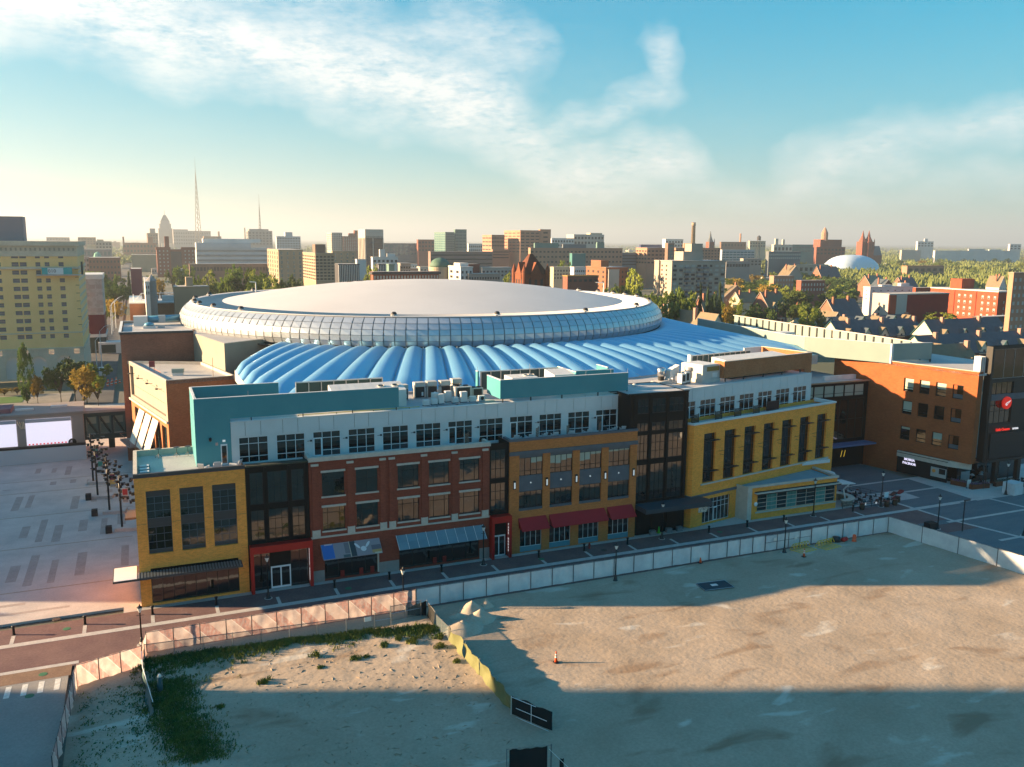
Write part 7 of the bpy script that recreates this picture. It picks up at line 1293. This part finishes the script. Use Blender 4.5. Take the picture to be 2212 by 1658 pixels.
P=atD(1599,hor(1599),1900); p=thing('thin_chimney','thin distant brick chimney right of the dark spire','chimney',(P.x,P.y,0)); MB().lathe([(2.6,0),(1.8,zat(1599,505,P.x,P.y))],10).build('shaft',pink,p); MB().box(-8,8,-4,4,0,10).build('base',pink,p)
B('distant_works','low brown works left of the thin distant chimney',1556,1558,1612,524,1800,brown,535,8,0,1); B('blue_white_offices','blue-white glass offices right of the medical block',1553,1560,1630,541,950,bluew,565,9,0,4,.8,.4,m_w3,band=white); B('stone_low_block','low stone block before the blue-white offices',1602,1606,1645,560,850,stone,575,5,0,2); B('viaduct_block','grey deck structure left of the wooded neighbourhood',1567,1569,1620,566,800,grey,580,8,0,1,.7,.5)
B('dark_glass_hall','dark hall with white grid windows at the start of the right skyline',1659,1661,1730,545,950,slate,562,16,0,2,.6,.5,m_w4); B('industrial_works','pale pipes and works left of the teal glass hall',1668,1672,1712,530,1250,pale,545,5,0,1,pent=((.1,.25,9,None),(.5,.6,8,None))); B('teal_glass_hall','teal glass hall on the right skyline',1708,1711,1766,530,1500,cm('teal',(.06,.20,.20)),547,8,0,2,.85,.5,m_w3); p,W_,dp,Zt=B('brick_brewery','old brick works with a small turret, left of the twin spires',1760,1764,1826,535,1350,redb,552,8,0,2); MB().box(W_*.2,W_*.95,5,20,Zt,Zt+12).build('upper_hall',redb,p); MB().lathe([(5,Zt+10),(5,Zt+22),(3,Zt+26),(1,Zt+30)],10,(W_*.38,8,0)).build('turret',pink,p)
P=atD(1842,hor(1842),1250); s=1250/FPX; p=thing('air_dome','big white and blue air-supported dome among far trees','dome',(P.x,P.y,0)); zc=zat(1842,551,P.x,P.y)
mb=MB(); n=30
for j in range(9):
    f=j/8
    for i in range(n): t=2*PI*i/n; e=max(0,1-f**2.6)**.5; ct,st=math.cos(t),math.sin(t); mb.v.append((67*s*f*math.copysign(abs(ct)**.8,ct),30*f*math.copysign(abs(st)**.8,st),zc*e))
for j in range(8):
    for i in range(n): mb.f.append((j*n+i,j*n+(i+1)%n,(j+1)*n+(i+1)%n,(j+1)*n+i))
mb.f=[f[::-1] for f in mb.f]; mb.build('membrane',mat('air_dome_skin',(.55,.66,.76),.5),p,True); MB().box(-69*s,69*s,-33,33,0,.8).build('skirt_wall',white,p)
B('distant_hospital','white distant hospital with a taller centre on the right horizon',1979,1983,2017,523,2200,white,534,5,0,2,pent=((.45,.65,8,None),)); B('long_white_warehouse','long low white warehouse on the right horizon',2016,2020,2198,543,1900,white,556,0,0,0,pent=((.4,.6,5,None),(.65,.8,4,None))); B('distant_pale_shed','pale distant shed left of the long warehouse',1946,1948,1990,542,1900,pale,552); B('distant_white_house','small white block at the right horizon edge',2180,2182,2206,529,2100,white,540,3,0,2)
rb=random.Random(33)
for k in range(46):
    x=rb.choice([rb.uniform(170,600),rb.uniform(600,1560),rb.uniform(1560,1800)]); D=rb.uniform(1600,3800); w_=rb.uniform(8,26); P=atD(x,hor(x),D); h=rb.uniform(9,30)
    p=thing('distant_building','small hazy flat-roofed building in the low distant skyline','building',(P.x,P.y,0),0,'small distant buildings'); W_=w_*D/FPX; MB().box(0,W_,0,24,0,h).build('wall',rb.choice([tan,pink,grey,pale,brown,stone,redb]),p); MB().box(W_*.3,W_*.6,5,14,h,h+4).build('roof_house',grey,p)
for k in range(40):
    x=rb.choice([rb.uniform(260,650),rb.uniform(1360,1420),rb.uniform(820,1260)]); y=rb.uniform(566,600); D=83160/(y-hor(x)); P=atD(x,hor(x),D); w_=rb.uniform(9,22); h=rb.uniform(4.5,10)
    p=thing('low_rise_building','low flat-roofed building in the middle distance behind the arena','building',(P.x,P.y,0),0,'low buildings in the middle distance'); MB().box(0,w_,0,14,-.2,h).build('wall',rb.choice([tan,pink,stone,pale,brown,redb,white]),p); MB().box(-.2,w_+.2,-.2,14.2,h,h+.4).build('parapet',stone,p)
    for i in range(4): put('window',wbox(m_w2),p,(w_*(i+.5)/4,-.02,h*.55),(w_*.12,.2,h*.3))
B('tan_low_store','low tan store with parapet behind the truss roof',374,376,452,622,440,tan,640,0,0,0,pent=((.35,.55,5,tan),)); B('white_turret_house','white house with pointed turret beside the side street trees',311,313,322,611,420,white,640,2,0,2,.4,.5,m_w2); 
P=atD(321,hor(321),430); p=thing('pointed_turret','grey pointed turret roof above the white house','turret',(P.x,P.y,0)); MB().lathe([(2.3,0),(2.3,zat(321,607,P.x,P.y)),(2.6,zat(321,607,P.x,P.y)),(.1,zat(321,594,P.x,P.y))],10).build('roof',grey,p); MB().lathe([(.3,zat(321,596,P.x,P.y)),(.1,zat(321,592,P.x,P.y))],6).build('finial',grey,p)
B('maroon_store','low maroon store in the trees left behind the arena',280,282,306,583,600,cm('maroon',(.18,.03,.06)),600); B('green_spire_chapel','small pale chapel with mint green spire above the red block',203,203,214,560,1000,pale,570); P=atD(208,hor(208),1000); p=thing('mint_spire','mint green spire on the small chapel at left','spire',(P.x,P.y,0)); MB().lathe([(4.5,zat(208,557,P.x,P.y)),(3.2,zat(208,548,P.x,P.y)),(.2,zat(208,544,P.x,P.y))],8).build('spire',cm('mint',(.18,.42,.33)),p); MB().lathe([(4.2,0),(4.2,zat(208,557,P.x,P.y))],8).build('tower',pale,p)
# grey apartment block
p,W_,dp,Zt=B('grey_apartment_block','grey concrete apartment block with sunlit left wall right of the drum',1414,1452,1568,566,440,cm('conc',(.40,.34,.28)),648,0,0,0)
MB().box(W_*.28,W_*.65,4,12,Zt,Zt+5).box(W_*.45,W_*.66,5,11,Zt+5,Zt+9).build('roof_house',cm('conc',(.40,.34,.28)),p)
zb=zat(1500,648,*p.location[:2]); fh=(Zt-1-zb)/8; rg=random.Random(9)
for j in range(8):
    z=zb+fh*(j+.5)
    for i in range(9):
        cw=W_/9; k=rg.choice([m_w1,m_w2,m_w4,m_w4]); put('window',wbox(k),p,(cw*(i+.5),-.03,z),(cw*rg.choice([.35,.6,.6]),.2,fh*.5))
        if i in (2,4,5): put('balcony',wbox(cm('balc',(.22,.22,.23))),p,(cw*(i+.5),-.6,z-fh*.42),(cw*.9,1.2,.9))
    for i in (.3,.55): put('window',wbox(m_w2),p,(-.03,dp*i,z),(.2,1.1,fh*.42))
    put('floor_band',wbox(stone),p,(W_/2,-.04,z-fh*.5),(W_,.2,.3))
MB().box(-.9,0,dp*.66,dp*.8,0,Zt+.5).build('stair_rib',cm('conc',(.40,.34,.28)),p)
# red-orange apartments
p,W_,dp,Zt=B('red_orange_apartments','long red-orange apartment building with white windows, sunlit side to the left','x',0,0,0,0,oranger) if False else B('red_orange_apartments','long red-orange apartment building with white windows, sunlit side to the left',2010,2157,2190,632,470,oranger,692,0,0,0,roof=white)
zb=zat(2157,692,*p.location[:2]); fh=(Zt-1.5-zb)/4
for j in range(4):
    for i in range(11):
        if i%4!=3: w_=put('window',wbox(m_w4),p,(-.03,dp*(.04+i*.085),zb+fh*(j+.5)),(.2,1.3,fh*.55)); put('lower_sash',wbox(m_w2),w_,(-.3,0,-.25),(.6,.8,.42))
for i in (.3,.62): MB().box(-.35,0,dp*i,dp*i+.5,0,Zt).build('pier',oranger,p)
for j in range(3): put('window',wbox(m_w4),p,(W_*.4,-.03,zb+fh*(j+.8)),(.6,.2,fh*.4))
MB().box(1,W_-1,dp*.55,dp*.72,Zt,Zt+6).build('roof_house',oranger,p)
p,W_,dp,Zt=B('red_slab_building','dark red slab with a pale stripe and pale sunlit left wall','x',0,0,0,0,oranger) if False else B('red_slab_building','dark red slab with a pale stripe and pale sunlit left wall',1886,1921,2050,638,430,brick('slab_red',(.26,.025,.022),(.22,.02,.018)),682,0,0,0,roof=pale)
MB().box(W_*.12,W_*.29,-.25,0,0,Zt).build('pale_stripe',pale,p); MB().box(W_*.0,W_*.115,-.2,0,0,Zt).build('orange_stripe',oranger,p); MB().box(-.25,0,0,dp,0,Zt).build('pale_side',pale,p)
for j in range(5): put('window',wbox(m_w2),p,(-.28,dp*.55,4+j*2.6),(.2,.9,1.4))
B('white_flat_building','white flat-roofed building with small square windows beside the red slab',1869,1880,1972,622,500,white,650,6,1,3,.18,.22,m_w2,pent=((.75,.95,2.2,None),(.3,.55,1.4,None))); B('orange_flat_roof','low orange building behind the red-orange apartments',1975,1978,2045,624,540,oranger,640,4,0,1,.2,.5,m_w4)
p,W_,dp,Zt=B('edge_brick_apartments','salmon brick apartment block cut by the right picture edge',2184,2190,2240,592,330,pink,716,5,0,7,.4,.45,m_w4,2); B('wood_garage','low dark wooden garage with round window before the right apartments',2118,2122,2196,688,380,cm('woodb',(.10,.06,.045)),712,3,0,1,.2,.4,m_w2)
B('dim_brick_house','old dim brick mansion among trees right of the apartment block',1728,1731,1782,608,620,redb,632,8,0,2,.4,.5,m_w4); B('brick_row_house','brick row house with white porch, second from the drum among trees',1667,1672,1715,598,650,pink,622,7,0,2,.4,.5,m_w4); B('stone_hall','stone hall behind the trees left of the air dome',1700,1704,1790,573,950,stone,590,8,0,1); B('orange_roof_school','school with broad orange-brown roof right of the air dome',1948,1960,2040,576,1050,pink,590,6,0,1,roof=mat('roof_orange_brown',(.32,.16,.08),.8))
tag(rect('park_lawn',*sorted([planY(1985,420)[0],planY(2240,420)[0]]),560,690,.02,mat('park_green',(.12,.16,.04),.9,(.09,.12,.03),.1,5)),kind='structure')
# houses with pitched roofs
m_rd=mat('roof_dark_shingle',(.075,.10,.125),.85,(.06,.08,.10),.5,5,fine=.15); m_rt=mat('roof_tan_shingle',(.20,.155,.10),.85,(.17,.13,.085),.5,5,fine=.15); m_tg=mat('trim_teal',(.04,.13,.12),.7); m_gb=mat('gable_cream',(.55,.50,.40),.8)
def gable(p,x0,x1,y0,y1,ze,zr,axis,mw,mr,mg=None,ov=.4,name='roof'):
    MB().box(x0,x1,y0,y1,-.2,ze).build('wall',mw,p); mb=MB(); g=MB(); t=.25
    if axis=='x':
        ym=(y0+y1)/2; mb.quad((x0-ov,y0-ov,ze-.2),(x1+ov,y0-ov,ze-.2),(x1+ov,ym,zr),(x0-ov,ym,zr)).quad((x1+ov,y1+ov,ze-.2),(x0-ov,y1+ov,ze-.2),(x0-ov,ym,zr),(x1+ov,ym,zr)).quad((x0-ov,y0-ov,ze-.2-t),(x0-ov,ym,zr-t),(x1+ov,ym,zr-t),(x1+ov,y0-ov,ze-.2-t)).quad((x0-ov,y0-ov,ze-.2-t),(x1+ov,y0-ov,ze-.2-t),(x1+ov,y0-ov,ze-.2),(x0-ov,y0-ov,ze-.2))
        g.tri((x0,y1,ze),(x0,y0,ze),(x0,ym,zr-.3)); g2=MB().tri((x1,y0,ze),(x1,y1,ze),(x1,ym,zr-.3)); tr=MB().bar((x0-ov,y0-ov,ze-.3),(x0-ov,ym,zr-.1),.16).bar((x0-ov,y1+ov,ze-.3),(x0-ov,ym,zr-.1),.16)
    else:
        xm=(x0+x1)/2; mb.quad((x0-ov,y1+ov,ze-.2),(x0-ov,y0-ov,ze-.2),(xm,y0-ov,zr),(xm,y1+ov,zr)).quad((x1+ov,y0-ov,ze-.2),(x1+ov,y1+ov,ze-.2),(xm,y1+ov,zr),(xm,y0-ov,zr)).quad((x0-ov,y0-ov,ze-.2-t),(x0-ov,y0-ov,ze-.2),(x0-ov,y1+ov,ze-.2),(x0-ov,y1+ov,ze-.2-t))
        g.tri((x0,y0,ze),(x1,y0,ze),(xm,y0,zr-.3)); g2=MB().tri((x1,y1,ze),(x0,y1,ze),(xm,y1,zr-.3)); tr=MB().bar((x0-ov,y0-ov,ze-.3),(xm,y0-ov,zr-.1),.16).bar((x1+ov,y0-ov,ze-.3),(xm,y0-ov,zr-.1),.16)
    r_=mb.build(name,mr,p); g.build('gable',mg or mw,p); g2.build('gable',mg or mw,p); tr.build('barge_board',m_tg if mg is m_gb else m_cream,p); return r_
def dormer(p,x,y,zb,w_,h,l,mr,mg,axis='y'):
    o=thing if False else None
    mb=MB().quad((x-w_/2,y+l,zb),(x-w_/2,y,zb),(x,y-.2,zb+h),(x,y+l,zb+h)).quad((x+w_/2,y,zb),(x+w_/2,y+l,zb),(x,y+l,zb+h),(x,y-.2,zb+h)); d=mb.build('dormer',mr,p)
    MB().tri((x-w_/2+.2,y+.1,zb),(x+w_/2-.2,y+.1,zb),(x,y+.1,zb+h-.25)).box(x-w_/2+.2,x+w_/2-.2,y+.1,y+l,zb-1.4,zb).build('dormer_gable',mg,d); bx('dormer_window',x-.5,x+.5,y+.02,y+.09,zb-1.1,zb+.1,m_w1,d); MB().bar((x-w_/2,y-.1,zb),(x,y-.2,zb+h),.14).bar((x+w_/2,y-.1,zb),(x,y-.2,zb+h),.14).build('dormer_trim',m_tg,d)
def rowhouse(label,xl,xr,yr,D,n,ez=6.2,dep=13,mr=None,dorm=True):
    P=atD(xl,hor(xl),D); x1=planY(xr,P.y)[0]; zr=zat((xl+xr)/2,yr,(P.x+x1)/2,P.y+dep/2)
    p=thing('townhouse_row',label,'townhouses',(P.x,P.y,0)); W_=x1-P.x; gable(p,0,W_,0,dep,ez,zr,'x',mat('townhouse_brick',(.16,.08,.06),.85,(.13,.065,.05),.5,4),mr or m_rd,m_gb)
    k=max(1,int(W_/9))
    for i in range(k):
        x=W_*(i+.5)/k
        if dorm: dormer(p,x,-.3,ez+.6,4.6,3.0,5.0,m_rt if i%2==0 else m_rd,m_gb)
        if i%2==0: bx('chimney',x+2.6,x+3.8,dep*.35,dep*.45,zr-1.8,zr+1.0,mat('chimney_pink',(.36,.20,.16),.85),p)
        for q in (-1.4,1.4): bx('window',x+q-.5,x+q+.5,-.08,-.002,2.6,4.4,m_w4,p)
    return p
rowhouse('farthest row of townhouses with dark roof and cream gable end',1750,1995,684,400,9); rowhouse('middle row of townhouses with dark roof, dormers and cream gable',1832,2015,692,352,7); rowhouse('right part of the middle townhouse row with teal gables',2040,2200,690,352,6); rowhouse('near row of townhouses with tan and teal gables at the right',2026,2260,722,300,8); rowhouse('nearest townhouse roof with brown shingles behind the east wing',2010,2150,748,262,4,5.4,14,m_rt)
P0=atD(1590,hor(1590),330); p=thing('townhouse_row','tan-roofed townhouse row running back beside the drum rim','townhouses',(P0.x,P0.y,0)); zr=zat(1590,678,P0.x,P0.y); gable(p,-13,0,0,95,5.6,max(8.5,zr),'y',mat('townhouse_brick',(.16,.08,.06),.85),m_rt,m_gb)
for k in range(4): bx('chimney',-8.5,-7.2,12+k*22,13.4+k*22,7,max(8.5,zr)+1.4,mat('chimney_pink',(.36,.20,.16),.85),p); bx('vent_pipe',-5.5,-5.2,16+k*20,16.3+k*20,7,max(8.5,zr)+1.2,m_unitw,p)
def house(label,x,yr,D,w_,d_,mw,mr,axis='x',ez=None,group=None,extra=True,zr=None):
    P=atD(x,hor(x),D); zr=zat(x,yr,P.x,P.y) if zr is None else zr; p=thing('house',label,'house',(P.x,P.y,0),0,group); ez=ez or zr*.55; gable(p,-w_/2,w_/2,0,d_,ez,zr,axis,mw,mr,None if extra else m_gb)
    if extra:
        bx('chimney',w_*.2,w_*.2+1.1,d_*.4,d_*.4+1.1,zr-3,zr+1.5,mat('chimney_brick',(.28,.12,.08),.85),p); bx('chimney',-w_*.42,-w_*.42+1,d_*.3,d_*.3+1,zr-4,zr+1.2,mat('chimney_brick',(.28,.12,.08),.85),p)
        for i in range(4):
            for z in (2.4,ez-1.6): bx('window',-w_/2+w_*(i+.5)/4-.5,-w_/2+w_*(i+.5)/4+.5,-.08,-.002,z-.8,z+.8,m_w4,p)
        for i in range(3): bx('window',-w_/2-.08,-w_/2-.002,d_*(i+.5)/3-.5,d_*(i+.5)/3+.5,ez*.35,ez*.35+1.6,m_w2,p)
    return p
hb=mat('house_brick',(.30,.13,.085),.85,(.25,.10,.07),.5,5,fine=.1)
p=house('Victorian brick house with steep dark roof and lit front gable behind the townhouses',1846,648,425,17,13,hb,m_rd,'x'); gable(p,-14,-7,-3,9,6.2,11.5,'y',hb,m_rt,hb); dormer(p,3.5,.5,8,3,2,4,m_rd,m_cream)
p=house('tall brick mansion with mansard dormers and white porch columns',1690,632,475,13,15,hb,m_rt,'x',9); dormer(p,-2.5,-.2,10,3,2.2,4,m_rt,m_cream); dormer(p,2.5,-.2,10,3,2.2,4,m_rt,m_cream); bx('porch_roof',-.5,5.5,-3,0,3.4,3.7,m_cream,p)
for k in range(4): bx('porch_column',-.3+k*1.8,0+k*1.8,-2.9,-2.6,0,3.4,m_cream,p)
house('house with broad tan gambrel roof and white gable right of the apartment block',1596,617,560,20,16,pink,m_rt,'y'); house('low tan-roofed house wing right of the gambrel house',1628,632,545,14,12,cream,m_rt,'x'); house('brick terrace house with flat terrace posts under trees',1552,640,420,12,10,hb,m_rt,'x'); house('green-roofed old house with dormers behind the white flat building',1905,596,720,17,14,hb,mat('roof_green',(.17,.21,.15),.85),'x'); house('dark-roofed old house left of the green-roofed one',1925,604,690,15,12,hb,m_rd,'y'); house('dark steep-roofed house right of the green-roofed one',1975,600,730,16,13,hb,m_rd,'x'); house('turreted dim house behind the orange flat roof',1968,612,640,14,12,hb,mat('roof_green',(.17,.21,.15),.85),'y'); house('lit stone house with two gables among trees left of the air dome',1722,574,830,18,14,stone,m_rt,'y'); house('long brick manor with grey roof left of the air dome',1800,576,850,24,14,hb,m_rd,'x'); house('white gabled house at the right edge beyond the red apartments',2175,597,700,8,12,white,m_rt,'y')
rh=random.Random(17)
for k in range(46):
    x=rh.uniform(1880,2215); y=rh.uniform(566,604); D=83160/(y-hor(x)); house('small pale house with pitched roof scattered among the far trees',x,0,D,rh.uniform(8,11),rh.uniform(9,12),rh.choice([white,cream,pale]),rh.choice([m_rt,grey,m_rd]),rh.choice('xy'),3.4,'small houses among the far trees',False,6.6)
for k in range(22):
    x=rh.uniform(1570,1730); y=rh.uniform(575,625); D=83160/(y-hor(x)); house('brick or pale house half hidden in the wooded neighbourhood',x,0,D,rh.uniform(8,12),rh.uniform(9,13),rh.choice([pink,hb,cream,pale]),rh.choice([m_rt,m_rd,grey]),rh.choice('xy'),5.2,'houses in the wooded neighbourhood',False,9)
for k in range(14):
    x=rh.uniform(1600,2200); y=rh.uniform(600,640); D=83160/(y-hor(x)); P=atD(x,hor(x),D); t=thing('utility_pole','thin wooden utility pole in the right neighbourhood','pole',(P.x,P.y,0),0,'utility poles in the right neighbourhood'); MB().bar((0,0,0),(0,0,11),.2,6,.14).build('post',mat('pole_wood',(.22,.15,.09),.9),t); MB().bar((-1.1,0,10.3),(1.1,0,10.3),.1).build('cross_arm',mat('pole_wood',(.22,.15,.09),.9),t)
# ---------------------------------------------------------------- neighbours outside the picture at left: they cast the long evening shadows
def oldp(x,y): v=_rt*x+_f0*y; return (CX+v.x,CY+v.y)
for lb,(x0,x1,y0,y1,h) in (('tall brick neighbour left of the lot casting the long foreground shadow',(-190,-118,5,77.0,62)),('neighbour building left of the plaza shading its paving',(-215,-135,99.5,175,22)),):
    P=oldp(x0,y0); p=thing('neighbour_building',lb,'building',(*P,0),-YAW); MB().box(0,x1-x0,0,y1-y0,-.1,h).build('wall',tan,p); MB().box(-.3,x1-x0+.3,-.3,y1-y0+.3,h,h+.8).build('parapet',stone,p)
    for i in range(9):
        for j in range(int(h/4)): put('window',wbox(m_w1),p,((x1-x0),(y1-y0)*(i+.5)/9,3+j*4),(.2,3,2)); 
for k,(x,y) in enumerate([(-104,90),(-112,96)]): P=oldp(x,y); tree(P[0],P[1],11+k,8,0,'street tree left of the picture dappling the brick street','street trees left of the picture')
# ---------------------------------------------------------------- air
hz=MB().box(-44000,44000,-44000,44000,-2.0,420).build('haze',None); hz['kind']='stuff'; hz['label']='thin warm evening haze over the whole city'; hz['category']='haze'
M=bpy.data.materials.new('haze'); M.use_nodes=True; n=M.node_tree.nodes; l=M.node_tree.links; n.remove(n['Principled BSDF']); v=n.new('ShaderNodeVolumePrincipled'); v.inputs['Color'].default_value=(.78,.88,.97,1); v.inputs['Density'].default_value=1.2e-4; v.inputs['Anisotropy'].default_value=.35; l.new(v.outputs[0],n['Material Output'].inputs['Volume']); hz.data.materials.append(M)
